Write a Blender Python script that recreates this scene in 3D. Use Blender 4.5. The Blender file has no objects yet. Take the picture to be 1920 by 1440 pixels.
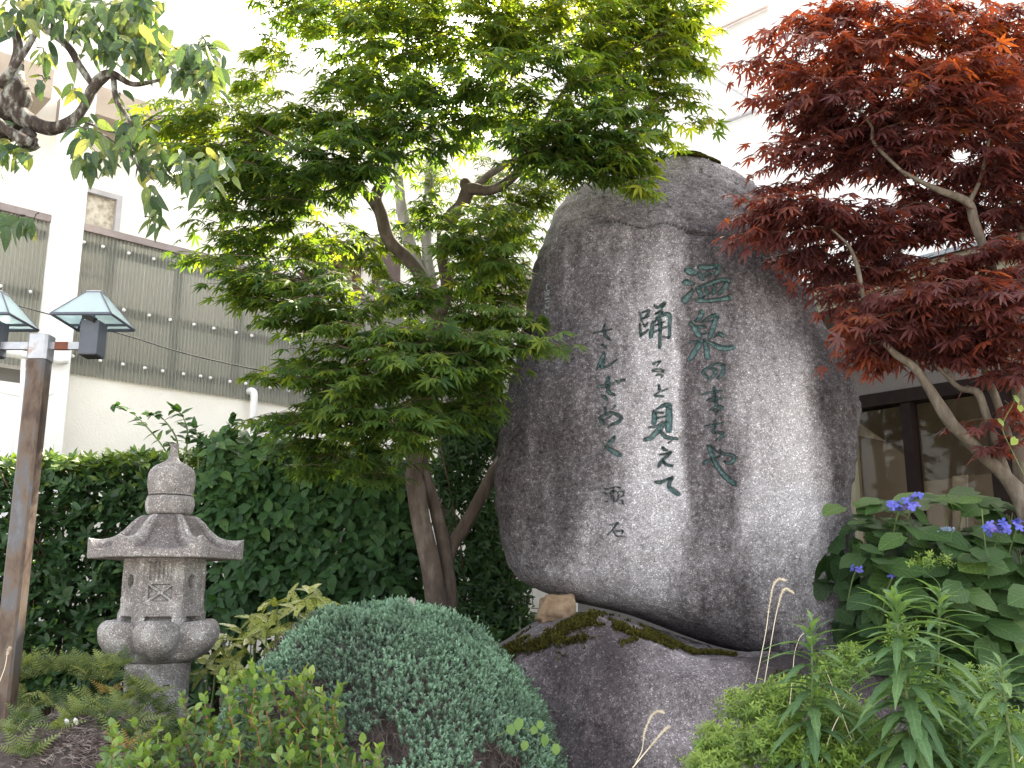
import bpy, math, random
import numpy as np
from mathutils import Vector, Matrix

# ------------------------------------------------------------------ camera, sky, sun, exposure
C = bpy.context.scene
COL = C.collection
PITCH = math.radians(12.3)
F = 1832.0                      # focal length in pixels of a 1920 px wide frame
EYE = 1.6
cam_data = bpy.data.cameras.new('camera')
cam_data.sensor_width = 36.0
cam_data.lens = 36.0 * F / 1920.0
cam_data.clip_end = 2000.0
cam_data.clip_start = 0.05
cam = bpy.data.objects.new('camera', cam_data)
cam.location = (0, 0, EYE)
cam.rotation_euler = (math.pi / 2 + PITCH, 0, 0)
COL.objects.link(cam)
C.camera = cam

SUN_EL = math.radians(46)
SUN_AZ = math.radians(24)       # from +Y (ahead of the camera) towards +X
world = bpy.data.worlds.new('World')
C.world = world
world.use_nodes = True
wn = world.node_tree
bg = wn.nodes['Background']
sky = wn.nodes.new('ShaderNodeTexSky')
sky.sky_type = 'NISHITA'
sky.sun_disc = False
sky.sun_elevation = SUN_EL
sky.sun_rotation = SUN_AZ
sky.air_density = 1.0
sky.dust_density = 4.0
sky.ozone_density = 1.0
bg.inputs['Strength'].default_value = 0.15
hazy = wn.nodes.new('ShaderNodeHueSaturation')      # thin bright haze: a paler, less blue sky
hazy.inputs['Saturation'].default_value = 0.38
wn.links.new(sky.outputs[0], hazy.inputs['Color'])
warm = wn.nodes.new('ShaderNodeVectorMath')          # late-day warmth of that haze
warm.operation = 'MULTIPLY'
warm.inputs[1].default_value = (1.05, 1.0, 0.93)
wn.links.new(hazy.outputs[0], warm.inputs[0])
wn.links.new(warm.outputs[0], bg.inputs['Color'])

sun_data = bpy.data.lights.new('sun', 'SUN')
sun_data.energy = 4.6
sun_data.angle = math.radians(0.6)
sun_data.color = (1.0, 0.89, 0.72)
sun = bpy.data.objects.new('sun', sun_data)
sd = Vector((math.sin(SUN_AZ) * math.cos(SUN_EL), math.cos(SUN_AZ) * math.cos(SUN_EL), math.sin(SUN_EL)))
sun.rotation_euler = sd.to_track_quat('Z', 'Y').to_euler()
sun.location = (0, 0, 12)
COL.objects.link(sun)

C.view_settings.view_transform = 'Standard'
C.view_settings.look = 'None'
C.view_settings.gamma = 1.0
C.view_settings.use_curve_mapping = False
C.view_settings.exposure = 2.72
C.render.engine = 'CYCLES'
C.cycles.max_bounces = 8
C.cycles.diffuse_bounces = 4
C.cycles.transparent_max_bounces = 12

# ------------------------------------------------------------------ helpers
rng = np.random.default_rng(7)
CP, SP = math.cos(PITCH), math.sin(PITCH)


def ray(px, py):
    u = (px - 960.0) / F
    v = (720.0 - py) / F
    return np.array([u, CP - v * SP, SP + v * CP])


def at(px, py, Y):
    """point at world depth Y seen at a pixel of the 1920x1440 photograph"""
    d = ray(px, py)
    k = Y / d[1]
    return np.array([d[0] * k, Y, EYE + d[2] * k])


def project(P):
    P = np.asarray(P, float)
    x = P[..., 0]
    y = P[..., 1]
    z = P[..., 2] - EYE
    dep = y * CP + z * SP
    up = -y * SP + z * CP
    return 960 + F * x / dep, 720 - F * up / dep, dep


def mpp(Y):
    return Y / (F * 1.02)        # metres per photo pixel at depth Y


def nrm(a):
    a = np.asarray(a, float)
    return a / np.maximum(np.linalg.norm(a, axis=-1, keepdims=True), 1e-9)


def hash3(ix, iy, iz, seed):
    h = (ix.astype(np.int64) * 374761393 + iy.astype(np.int64) * 668265263 + iz.astype(np.int64) * 1274126177 + seed * 974711) & 0xffffffff
    h = ((h ^ (h >> 13)) * 1274126177) & 0xffffffff
    h = (h ^ (h >> 16)) & 0xffff
    return h / 65535.0


def vnoise(P, seed=0):
    P = np.asarray(P, float)
    i = np.floor(P).astype(np.int64)
    f = P - i
    f = f * f * (3 - 2 * f)
    r = 0
    for dx in (0, 1):
        for dy in (0, 1):
            for dz in (0, 1):
                w = (f[..., 0] if dx else 1 - f[..., 0]) * (f[..., 1] if dy else 1 - f[..., 1]) * (f[..., 2] if dz else 1 - f[..., 2])
                r = r + w * hash3(i[..., 0] + dx, i[..., 1] + dy, i[..., 2] + dz, seed)
    return r * 2 - 1


def fbm(P, oct=4, seed=0):
    r = 0
    a = 1.0
    P = np.asarray(P, float)
    for k in range(oct):
        r = r + a * vnoise(P * (2.0 ** k) + 17.3 * k, seed + k)
        a *= 0.5
    return r


def crom(pts, n):
    """Catmull-Rom resampling of a polyline (any dimension)"""
    pts = np.asarray(pts, float)
    if len(pts) == 2:
        t = np.linspace(0, 1, n)[:, None]
        return pts[0] * (1 - t) + pts[1] * t
    P = np.vstack([2 * pts[0] - pts[1], pts, 2 * pts[-1] - pts[-2]])
    m = len(pts) - 1
    out = []
    for t in np.linspace(0, m, n):
        k = min(int(t), m - 1)
        f = t - k
        p0, p1, p2, p3 = P[k], P[k + 1], P[k + 2], P[k + 3]
        out.append(0.5 * (2 * p1 + (p2 - p0) * f + (2 * p0 - 5 * p1 + 4 * p2 - p3) * f * f + (3 * p1 - p0 - 3 * p2 + p3) * f ** 3))
    return np.array(out)


class Geo:
    """collects triangles, then links them as ONE mesh object"""

    def __init__(self):
        self.v, self.t, self.a, self.n = [], [], [], 0

    def add(self, v, t, a=0.0):
        v = np.asarray(v, float).reshape(-1, 3)
        t = np.asarray(t, int).reshape(-1, 3)
        self.v.append(v)
        self.t.append(t + self.n)
        self.a.append(np.broadcast_to(np.asarray(a, float), (len(v),)))
        self.n += len(v)
        return self

    def quads(self, v, q, a=0.0):
        q = np.asarray(q, int).reshape(-1, 4)
        return self.add(v, np.vstack([q[:, [0, 1, 2]], q[:, [0, 2, 3]]]), a)

    def box(self, x0, x1, y0, y1, z0, z1):
        v = [(x, y, z) for x in (x0, x1) for y in (y0, y1) for z in (z0, z1)]
        return self.quads(v, [(0, 1, 3, 2), (4, 6, 7, 5), (0, 4, 5, 1), (2, 3, 7, 6), (0, 2, 6, 4), (1, 5, 7, 3)])

    def obox(self, fr, s0, s1, n0, n1, z0, z1):
        v = [fr.p(s, n, z) for s in (s0, s1) for n in (n0, n1) for z in (z0, z1)]
        return self.quads(v, [(0, 1, 3, 2), (4, 6, 7, 5), (0, 4, 5, 1), (2, 3, 7, 6), (0, 2, 6, 4), (1, 5, 7, 3)])

    def tube(self, pts, rad, seg=8, res=None, wob=0.0, a=0.0, cap=True):
        pts = np.asarray(pts, float)
        rad = np.broadcast_to(np.asarray(rad, float), (len(pts),))
        if res:
            pr = crom(np.hstack([pts, rad[:, None]]), res)
            pts, rad = pr[:, :3], np.maximum(pr[:, 3], 1e-4)
        n = len(pts)
        T = nrm(np.gradient(pts, axis=0))
        ref = np.array([0.31, 0.87, 0.38]) if abs(T[0, 1]) < 0.8 else np.array([1.0, 0.1, 0.1])
        U = np.zeros_like(T)
        u = ref
        for i in range(n):
            u = u - T[i] * np.dot(u, T[i])
            u = u / max(np.linalg.norm(u), 1e-9)
            U[i] = u
        V = np.cross(T, U)
        ang = np.linspace(0, 2 * np.pi, seg, endpoint=False)
        ring = (np.cos(ang)[None, :, None] * U[:, None] + np.sin(ang)[None, :, None] * V[:, None])
        R = np.repeat(rad[:, None], seg, 1)
        if wob:
            R = R * (1 + wob * fbm(pts[:, None] * 9 + ring * 1.4, 3, 5))
        v = pts[:, None] + ring * R[..., None]
        idx = np.arange(n * seg).reshape(n, seg)
        q = np.stack([idx[:-1], np.roll(idx, -1, 1)[:-1], np.roll(idx, -1, 1)[1:], idx[1:]], -1).reshape(-1, 4)
        vv = v.reshape(-1, 3)
        t = np.vstack([q[:, [0, 1, 2]], q[:, [0, 2, 3]]])
        if cap:
            vv = np.vstack([vv, pts[:1], pts[-1:]])
            i0, i1 = n * seg, n * seg + 1
            c0 = np.stack([np.full(seg, i0), np.roll(idx[0], -1), idx[0]], -1)
            c1 = np.stack([np.full(seg, i1), idx[-1], np.roll(idx[-1], -1)], -1)
            t = np.vstack([t, c0, c1])
        return self.add(vv, t, a)

    def grid(self, V, close_u=False, a=0.0):
        n, m = V.shape[:2]
        idx = np.arange(n * m).reshape(n, m)
        if close_u:
            j = np.roll(idx, -1, 1)
            q = np.stack([idx[:-1], j[:-1], j[1:], idx[1:]], -1).reshape(-1, 4)
        else:
            q = np.stack([idx[:-1, :-1], idx[:-1, 1:], idx[1:, 1:], idx[1:, :-1]], -1).reshape(-1, 4)
        return self.quads(V.reshape(-1, 3), q, np.asarray(a).reshape(-1) if np.ndim(a) else a)

    def lathe(self, prof, cx, cy, seg=48, rfun=None):
        ang = np.linspace(0, 2 * np.pi, seg, endpoint=False)
        prof = np.asarray(prof, float)
        V = np.zeros((len(prof), seg, 3))
        for i, (r, z) in enumerate(prof):
            k = np.ones(seg) if rfun is None else rfun(ang, i / (len(prof) - 1))
            V[i, :, 0] = cx + r * k * np.cos(ang)
            V[i, :, 1] = cy + r * k * np.sin(ang)
            V[i, :, 2] = z
        self.grid(V, close_u=True)
        for i in (0, -1):
            c = V[i].mean(0)
            n = len(V[i])
            self.add(np.vstack([V[i], c]), [(k, (k + 1) % n, n) for k in range(n)])
        return self

    def arrays(self):
        return np.vstack(self.v), np.vstack(self.t), np.concatenate(self.a)

    def build(self, name, mat, parent=None, smooth=False, attrs=None, kind=None):
        v, t, a = self.arrays()
        return make_obj(name, v, t, mat, parent, smooth, dict({'rnd': a} if np.any(a) else {}, **(attrs or {})), kind)


def make_mesh(name, v, t, mat, smooth=False, attrs=None):
    me = bpy.data.meshes.new(name)
    me.vertices.add(len(v))
    me.vertices.foreach_set('co', np.ascontiguousarray(v, np.float32).ravel())
    me.loops.add(len(t) * 3)
    me.loops.foreach_set('vertex_index', np.ascontiguousarray(t, np.int32).ravel())
    me.polygons.add(len(t))
    me.polygons.foreach_set('loop_start', np.arange(0, len(t) * 3, 3, dtype=np.int32))
    me.polygons.foreach_set('loop_total', np.full(len(t), 3, np.int32))
    me.polygons.foreach_set('use_smooth', np.full(len(t), bool(smooth)))
    for k, arr in (attrs or {}).items():
        at_ = me.attributes.new(k, 'FLOAT', 'POINT')
        at_.data.foreach_set('value', np.ascontiguousarray(arr, np.float32))
    me.update(calc_edges=True)
    me.validate()
    if mat:
        me.materials.append(mat)
    return me


def make_obj(name, v, t, mat, parent=None, smooth=False, attrs=None, kind=None):
    v = np.asarray(v, float)
    org = np.array(ORG[parent.name]) if parent else v.mean(0)
    if parent is None:
        org = np.array([v[:, 0].mean(), v[:, 1].mean(), v[:, 2].min()])
    me = make_mesh(name, v - org, t, mat, smooth, attrs)
    o = bpy.data.objects.new(name, me)
    o.color = (0, 0, 0, 1)
    COL.objects.link(o)
    if parent:
        o.parent = parent
        ORG[o.name] = org
    else:
        o.location = org
        ORG[o.name] = org
    if kind:
        o['kind'] = kind
    return o


ORG = {}


def thing(name, label, cat, loc, group=None):
    o = bpy.data.objects.new(name, None)
    o.empty_display_size = 0.1
    o.location = tuple(loc)
    COL.objects.link(o)
    ORG[o.name] = np.array(loc, float)
    o['label'] = label
    o['category'] = cat
    if group:
        o['group'] = group
    return o


def tag(o, label, cat, group=None, kind=None):
    o['label'] = label
    o['category'] = cat
    if group:
        o['group'] = group
    if kind:
        o['kind'] = kind
    return o


class Frame:
    """a wall's own axes: s along it, n out of it towards the viewer, z up"""

    def __init__(self, p0, d, n):
        self.p0, self.d, self.n = np.array(p0, float), np.array(d, float), np.array(n, float)

    def p(self, s, n, z):
        q = self.p0 + s * self.d + n * self.n
        return (q[0], q[1], z)

    def hit(self, px, py, n=0.0):
        r = ray(px, py)
        o = self.p0 + n * self.n
        k = np.dot(o, self.n) / np.dot(r[:2], self.n)
        q = r[:2] * k - o
        return np.dot(q, self.d), EYE + r[2] * k


# ------------------------------------------------------------------ materials
def new_mat(name):
    m = bpy.data.materials.new(name)
    m.use_nodes = True
    nt = m.node_tree
    return m, nt, nt.nodes, nt.links, nt.nodes['Principled BSDF']


def ramp(N, stops):
    r = N.new('ShaderNodeValToRGB')
    el = r.color_ramp.elements
    while len(el) > 1:
        el.remove(el[-1])
    el[0].position, el[0].color = stops[0][0], (*stops[0][1], 1)
    for p, c in stops[1:]:
        e = el.new(p)
        e.color = (*c, 1)
    return r


def noise_node(N, L, scale, detail=4, rough=0.55, coord='Object', stretch=None, dist=0.0):
    tc = N.new('ShaderNodeTexCoord')
    n = N.new('ShaderNodeTexNoise')
    n.inputs['Scale'].default_value = scale
    n.inputs['Detail'].default_value = detail
    n.inputs['Roughness'].default_value = rough
    n.inputs['Distortion'].default_value = dist
    if stretch:
        mp = N.new('ShaderNodeMapping')
        mp.inputs['Scale'].default_value = stretch
        L.new(tc.outputs[coord], mp.inputs['Vector'])
        L.new(mp.outputs[0], n.inputs['Vector'])
    else:
        L.new(tc.outputs[coord], n.inputs['Vector'])
    return n


def add_bump(N, L, bsdf, height_out, strength, dist):
    b = N.new('ShaderNodeBump')
    b.inputs['Strength'].default_value = strength
    b.inputs['Distance'].default_value = dist
    L.new(height_out, b.inputs['Height'])
    L.new(b.outputs[0], bsdf.inputs['Normal'])
    return b


def simple_mat(name, stops, scale=8, rough=0.7, metal=0.0, spec=0.3, bump=0.0, bscale=60, bdist=0.01, stretch=None, detail=5):
    m, nt, N, L, b = new_mat(name)
    n = noise_node(N, L, scale, detail, 0.6, stretch=stretch)
    r = ramp(N, stops)
    L.new(n.outputs['Fac'], r.inputs[0])
    L.new(r.outputs[0], b.inputs['Base Color'])
    b.inputs['Roughness'].default_value = rough
    b.inputs['Metallic'].default_value = metal
    b.inputs['Specular IOR Level'].default_value = spec
    if bump:
        n2 = noise_node(N, L, bscale, 6, 0.65)
        add_bump(N, L, b, n2.outputs['Fac'], bump, bdist)
    return m


def rnd_value(N, L):
    """per-leaf value: the mesh attribute for joined foliage plus the object colour for leaves that are objects"""
    a = N.new('ShaderNodeAttribute')
    a.attribute_name = 'rnd'
    oi = N.new('ShaderNodeObjectInfo')
    sp = N.new('ShaderNodeSeparateColor')
    L.new(oi.outputs['Color'], sp.inputs[0])
    ad = N.new('ShaderNodeMath')
    ad.operation = 'ADD'
    L.new(a.outputs['Fac'], ad.inputs[0])
    L.new(sp.outputs[0], ad.inputs[1])
    return ad.outputs[0]


def leaf_mat(name, stops, trans=0.4, tmul=(1.7, 1.5, 0.6), rough=0.45, spec=0.4, mottle=0.25, mscale=14, spots=None, veins=0.0, nveins=6.0):
    m, nt, N, L, b = new_mat(name)
    val = rnd_value(N, L)
    r = ramp(N, stops)
    L.new(val, r.inputs[0])
    n = noise_node(N, L, mscale, 3)
    mr = N.new('ShaderNodeMapRange')
    mr.inputs['From Min'].default_value = 0.3
    mr.inputs['From Max'].default_value = 0.7
    mr.inputs['To Min'].default_value = 1 - mottle
    mr.inputs['To Max'].default_value = 1 + mottle
    L.new(n.outputs['Fac'], mr.inputs['Value'])
    mu = N.new('ShaderNodeVectorMath')
    mu.operation = 'SCALE'
    L.new(r.outputs[0], mu.inputs[0])
    L.new(mr.outputs[0], mu.inputs['Scale'])
    col = mu.outputs[0]
    vein_h = None
    if veins:
        def attr(nm):
            a_ = N.new('ShaderNodeAttribute')
            a_.attribute_name = nm
            return a_.outputs['Fac']

        def mth(op, a_, b_=None, c_=None):
            q = N.new('ShaderNodeMath')
            q.operation = op
            for k_, x_ in enumerate((a_, b_, c_)):
                if x_ is None:
                    continue
                if isinstance(x_, (int, float)):
                    q.inputs[k_].default_value = x_
                else:
                    L.new(x_, q.inputs[k_])
            return q.outputs[0]
        lu = mth('ABSOLUTE', attr('lu'))
        ph = mth('FRACT', mth('MULTIPLY', mth('SUBTRACT', attr('lv'), mth('MULTIPLY', lu, 0.9)), nveins))
        side = mth('SUBTRACT', 1.0, mth('MULTIPLY', mth('MINIMUM', ph, mth('SUBTRACT', 1.0, ph)), 7.0))
        mid = mth('SUBTRACT', 1.0, mth('MULTIPLY', lu, 38.0))
        vv = mth('MAXIMUM', mth('MAXIMUM', mth('MULTIPLY', side, 0.6), mid), 0.0)
        vein_h = mth('MULTIPLY', vv, -1.0)
        m3 = N.new('ShaderNodeVectorMath')
        m3.operation = 'SCALE'
        L.new(col, m3.inputs[0])
        L.new(mth('MULTIPLY_ADD', vv, veins, 1.0 - 0.25 * veins), m3.inputs['Scale'])
        col = m3.outputs[0]
        add_bump(N, L, b, vein_h, 0.5, 0.003)
    if spots:
        n3 = noise_node(N, L, spots[1], 2)
        rr = ramp(N, [(0.0, (0, 0, 0)), (spots[2], (0, 0, 0)), (spots[2] + 0.06, (1, 1, 1))])
        L.new(n3.outputs['Fac'], rr.inputs[0])
        mx = N.new('ShaderNodeMix')
        mx.data_type = 'RGBA'
        L.new(rr.outputs[0], mx.inputs['Factor'])
        L.new(col, mx.inputs['A'])
        mx.inputs['B'].default_value = (*spots[0], 1)
        col = mx.outputs['Result']
    L.new(col, b.inputs['Base Color'])
    b.inputs['Roughness'].default_value = rough
    b.inputs['Specular IOR Level'].default_value = spec
    tm = N.new('ShaderNodeVectorMath')
    tm.operation = 'MULTIPLY'
    L.new(col, tm.inputs[0])
    tm.inputs[1].default_value = tmul
    tr = N.new('ShaderNodeBsdfTranslucent')
    L.new(tm.outputs[0], tr.inputs['Color'])
    mix = N.new('ShaderNodeMixShader')
    mix.inputs[0].default_value = trans
    L.new(b.outputs[0], mix.inputs[1])
    L.new(tr.outputs[0], mix.inputs[2])
    L.new(mix.outputs[0], N['Material Output'].inputs['Surface'])
    return m


def granite_mat(name, dark, pale, attr=None, grain=170.0, tint=None, stain_scale=3.0, bump=0.5, mossattr=False):
    """speckled granite: 'pale' weathering comes from a mesh attribute or from broad noise, the grain is fine noise"""
    m, nt, N, L, b = new_mat(name)
    if attr:
        a = N.new('ShaderNodeAttribute')
        a.attribute_name = attr
        base_out = a.outputs['Fac']
    else:
        n0 = noise_node(N, L, stain_scale, 5, 0.6)
        r0 = ramp(N, [(0.36, (0, 0, 0)), (0.64, (1, 1, 1))])
        L.new(n0.outputs['Fac'], r0.inputs[0])
        base_out = r0.outputs[0]
    # lichen-scale mottling
    n1 = noise_node(N, L, 28, 5, 0.7)
    ad = N.new('ShaderNodeMath')
    ad.operation = 'MULTIPLY_ADD'
    L.new(n1.outputs['Fac'], ad.inputs[0])
    ad.inputs[1].default_value = 0.5
    ad.inputs[2].default_value = -0.25
    # crisp lichen and chip blotches
    n5 = noise_node(N, L, 52, 8, 0.78)
    r5 = ramp(N, [(0.40, (0, 0, 0)), (0.47, (0.42, 0.42, 0.42)), (0.55, (0.5, 0.5, 0.5)), (0.62, (1, 1, 1))])
    L.new(n5.outputs['Fac'], r5.inputs[0])
    a5 = N.new('ShaderNodeMath')
    a5.operation = 'MULTIPLY_ADD'
    L.new(r5.outputs[0], a5.inputs[0])
    a5.inputs[1].default_value = 0.36
    a5.inputs[2].default_value = -0.18
    s5 = N.new('ShaderNodeMath')
    s5.operation = 'ADD'
    L.new(ad.outputs[0], s5.inputs[0])
    L.new(a5.outputs[0], s5.inputs[1])
    sm = N.new('ShaderNodeMath')
    sm.operation = 'ADD'
    L.new(base_out, sm.inputs[0])
    L.new(s5.outputs[0], sm.inputs[1])
    rc = ramp(N, [(0.0, dark), (0.30, tuple((0.86 * d + 0.14 * p) * k for d, p, k in zip(dark, pale, (1.02, 0.975, 0.985)))), (0.6, tuple((0.55 * d + 0.45 * p) * k for d, p, k in zip(dark, pale, (1.01, 0.985, 0.99)))), (1.0, pale)])
    L.new(sm.outputs[0], rc.inputs[0])
    # grain
    n2 = noise_node(N, L, grain, 3, 0.75)
    mr = N.new('ShaderNodeMapRange')
    mr.inputs['From Min'].default_value = 0.33
    mr.inputs['From Max'].default_value = 0.67
    mr.inputs['To Min'].default_value = 0.35
    mr.inputs['To Max'].default_value = 1.65
    L.new(n2.outputs['Fac'], mr.inputs['Value'])
    mu = N.new('ShaderNodeVectorMath')
    mu.operation = 'SCALE'
    L.new(rc.outputs[0], mu.inputs[0])
    L.new(mr.outputs[0], mu.inputs['Scale'])
    # bright quartz flecks and black mica flecks
    vo = N.new('ShaderNodeTexVoronoi')
    vo.inputs['Scale'].default_value = grain * 0.55
    tc = N.new('ShaderNodeTexCoord')
    L.new(tc.outputs['Object'], vo.inputs['Vector'])
    sc = N.new('ShaderNodeSeparateColor')
    L.new(vo.outputs['Color'], sc.inputs[0])
    rf = ramp(N, [(0.0, (0.45, 0.45, 0.45)), (0.12, (1, 1, 1)), (0.86, (1, 1, 1)), (0.92, (1.9, 1.9, 1.95)), (1.0, (2.3, 2.3, 2.35))])
    L.new(sc.outputs[0], rf.inputs[0])
    m2 = N.new('ShaderNodeVectorMath')
    m2.operation = 'MULTIPLY'
    L.new(mu.outputs[0], m2.inputs[0])
    L.new(rf.outputs[0], m2.inputs[1])
    L.new(m2.outputs[0], b.inputs['Base Color'])
    b.inputs['Roughness'].default_value = 0.85
    b.inputs['Specular IOR Level'].default_value = 0.25
    n4 = noise_node(N, L, grain * 0.6, 5, 0.75)
    add_bump(N, L, b, n4.outputs['Fac'], bump, 0.006)
    return m


def bark_mat(name, c0, c1, c2, scale=14, bump=0.5, pos=(0.3, 0.52, 0.72)):
    m, nt, N, L, b = new_mat(name)
    n = noise_node(N, L, scale, 6, 0.65, stretch=(1, 1, 0.35))
    r = ramp(N, [(pos[0], c0), (pos[1], c1), (pos[2], c2)])
    L.new(n.outputs['Fac'], r.inputs[0])
    L.new(r.outputs[0], b.inputs['Base Color'])
    b.inputs['Roughness'].default_value = 0.85
    b.inputs['Specular IOR Level'].default_value = 0.2
    n2 = noise_node(N, L, 70, 6, 0.7, stretch=(1, 1, 0.3))
    add_bump(N, L, b, n2.outputs['Fac'], bump, 0.012)
    return m


M = {}
M['boulder'] = granite_mat('weathered_granite', (0.0138, 0.0108, 0.0124), (0.40, 0.392, 0.414), attr='pale', grain=400, bump=0.5)
M['base'] = granite_mat('dark_granite', (0.024, 0.0195, 0.0215), (0.27, 0.25, 0.262), attr='pale', grain=320, bump=0.6)
M['lantern'] = granite_mat('lantern_granite', (0.165, 0.158, 0.152), (0.335, 0.328, 0.318), grain=420, stain_scale=9, bump=0.5)
M['lantern_roof'] = granite_mat('weathered_lantern_granite', (0.080, 0.071, 0.070), (0.35, 0.340, 0.328), attr='pale', grain=420, bump=0.5)
M['tan'] = simple_mat('tan_stone', [(0.3, (0.15, 0.10, 0.06)), (0.7, (0.29, 0.21, 0.14))], 18, 0.9, bump=0.8, bscale=70)
M['teal'] = simple_mat('engraved_green_paint', [(0.36, (0.03, 0.066, 0.072)), (0.5, (0.085, 0.15, 0.155)), (0.66, (0.16, 0.225, 0.22))], 70, 0.75, bump=0.3, bscale=160)
M['teal_pale'] = simple_mat('worn_pale_green_paint', [(0.3, (0.10, 0.15, 0.16)), (0.7, (0.22, 0.28, 0.29))], 60, 0.8)
M['moss'] = leaf_mat('moss_green', [(0, (0.026, 0.023, 0.009)), (0.5, (0.068, 0.066, 0.014)), (0.8, (0.12, 0.115, 0.022)), (1, (0.19, 0.18, 0.05))], 0.15, rough=0.9, spec=0.1)
M['soil'] = simple_mat('dark_soil', [(0.3, (0.040, 0.032, 0.029)), (0.6, (0.105, 0.088, 0.082)), (0.8, (0.20, 0.175, 0.17))], 22, 0.95, bump=1.0, bscale=45, bdist=0.03)
M['stucco'] = simple_mat('cream_stucco', [(0.3, (0.80, 0.77, 0.69)), (0.7, (0.86, 0.84, 0.77))], 3, 0.9, bump=0.55, bscale=55, bdist=0.012)
M['white_stucco'] = simple_mat('white_stucco', [(0.3, (0.78, 0.78, 0.78)), (0.7, (0.84, 0.84, 0.83))], 3, 0.9, bump=0.4, bscale=60, bdist=0.01)
M['white'] = simple_mat('white_wall_paint', [(0.3, (0.80, 0.79, 0.76)), (0.7, (0.85, 0.84, 0.81))], 2, 0.85)
M['white_pipe'] = simple_mat('white_plastic', [(0.3, (0.70, 0.70, 0.70)), (0.7, (0.8, 0.8, 0.8))], 9, 0.45)
M['wrap'] = simple_mat('white_pipe_wrapping', [(0.3, (0.62, 0.62, 0.60)), (0.7, (0.78, 0.78, 0.76))], 30, 0.8, bump=0.6, bscale=50)
M['flashing'] = simple_mat('brown_flashing', [(0.3, (0.20, 0.16, 0.15)), (0.7, (0.29, 0.25, 0.24))], 6, 0.5)
M['eave'] = simple_mat('tan_eave', [(0.3, (0.30, 0.25, 0.20)), (0.7, (0.38, 0.32, 0.26))], 5, 0.7)
M['rail'] = simple_mat('brown_timber', [(0.3, (0.10, 0.055, 0.04)), (0.7, (0.17, 0.10, 0.075))], 12, 0.7, stretch=(1, 1, 0.2))
M['darkframe'] = simple_mat('dark_brown_frame', [(0.3, (0.012, 0.008, 0.008)), (0.7, (0.020, 0.013, 0.012))], 9, 0.6, 0, 0.12)
M['shutter'] = simple_mat('brown_shutter', [(0.3, (0.075, 0.052, 0.045)), (0.7, (0.11, 0.08, 0.07))], 9, 0.6)
M['fascia'] = simple_mat('cream_fascia', [(0.3, (0.25, 0.235, 0.165)), (0.7, (0.31, 0.295, 0.22))], 4, 0.6)
M['roofsteel'] = simple_mat('grey_roof_metal', [(0.3, (0.25, 0.29, 0.33)), (0.7, (0.36, 0.4, 0.44))], 4, 0.35, 0.5)
M['shaded_wall'] = simple_mat('shaded_white_plaster', [(0.3, (0.155, 0.145, 0.142)), (0.7, (0.19, 0.18, 0.175))], 5, 0.9, bump=0.15, bscale=80)  # white wall, its shade put into the grey colour
M['soffit'] = simple_mat('grey_soffit', [(0.3, (0.16, 0.155, 0.145)), (0.7, (0.20, 0.195, 0.18))], 5, 0.9)
M['curtain'] = simple_mat('beige_curtain', [(0.3, (0.36, 0.31, 0.235)), (0.7, (0.41, 0.355, 0.275))], 3, 0.95)
M['paper_and_reflection'] = simple_mat('pale_paper_and_reflection', [(0.3, (0.55, 0.51, 0.42)), (0.7, (0.65, 0.6, 0.5))], 7, 0.95)  # paper columns, and the imitated reflection in the left pane
M['room'] = simple_mat('brown_room_wall', [(0.3, (0.22, 0.185, 0.145)), (0.7, (0.29, 0.25, 0.195))], 4, 0.9)
M['rust'] = simple_mat('rusted_steel', [(0.30, (0.036, 0.030, 0.030)), (0.42, (0.075, 0.050, 0.040)), (0.50, (0.115, 0.085, 0.064)), (0.58, (0.098, 0.098, 0.108)), (0.72, (0.15, 0.155, 0.17))], 12, 0.55, 0.3, 0.4, bump=0.35, bscale=90, bdist=0.004, stretch=(1, 1, 0.42), detail=9)
M['steel'] = simple_mat('bare_grey_steel', [(0.3, (0.26, 0.27, 0.31)), (0.62, (0.44, 0.46, 0.5)), (0.75, (0.3, 0.2, 0.16))], 9, 0.4, 0.5)
M['rustband'] = simple_mat('brown_rust', [(0.3, (0.13, 0.045, 0.03)), (0.7, (0.2, 0.08, 0.055))], 14, 0.8)
M['housing'] = simple_mat('dark_blue_grey_metal', [(0.3, (0.075, 0.085, 0.11)), (0.7, (0.11, 0.125, 0.155))], 10, 0.45, 0.2)
M['black'] = simple_mat('black_metal', [(0.3, (0.015, 0.015, 0.017)), (0.7, (0.03, 0.027, 0.027))], 10, 0.5)
M['wire'] = simple_mat('black_wire', [(0.3, (0.02, 0.022, 0.022)), (0.7, (0.035, 0.037, 0.037))], 10, 0.6)
M['grey_pipe'] = simple_mat('grey_pipe_paint', [(0.3, (0.36, 0.35, 0.36)), (0.7, (0.46, 0.45, 0.46))], 10, 0.5)
M['pink_pipe'] = simple_mat('faded_pinkish_gutter', [(0.3, (0.50, 0.43, 0.41)), (0.7, (0.60, 0.53, 0.50))], 10, 0.5)
M['asphalt'] = simple_mat('ground_earth_and_asphalt', [(0.3, (0.24, 0.235, 0.22)), (0.7, (0.33, 0.32, 0.305))], 30, 0.95, bump=0.4, bscale=80)
M['litter'] = simple_mat('dry_grey_twigs', [(0.3, (0.05, 0.036, 0.031)), (0.5, (0.13, 0.10, 0.09)), (0.68, (0.36, 0.31, 0.285))], 30, 0.9)
M['deadwood'] = simple_mat('dead_juniper_twigs', [(0.3, (0.035, 0.027, 0.025)), (0.55, (0.085, 0.068, 0.062)), (0.75, (0.22, 0.185, 0.18))], 18, 0.9)
M['straw'] = simple_mat('dry_straw', [(0.3, (0.55, 0.47, 0.34)), (0.7, (0.74, 0.66, 0.52))], 25, 0.8)
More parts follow.
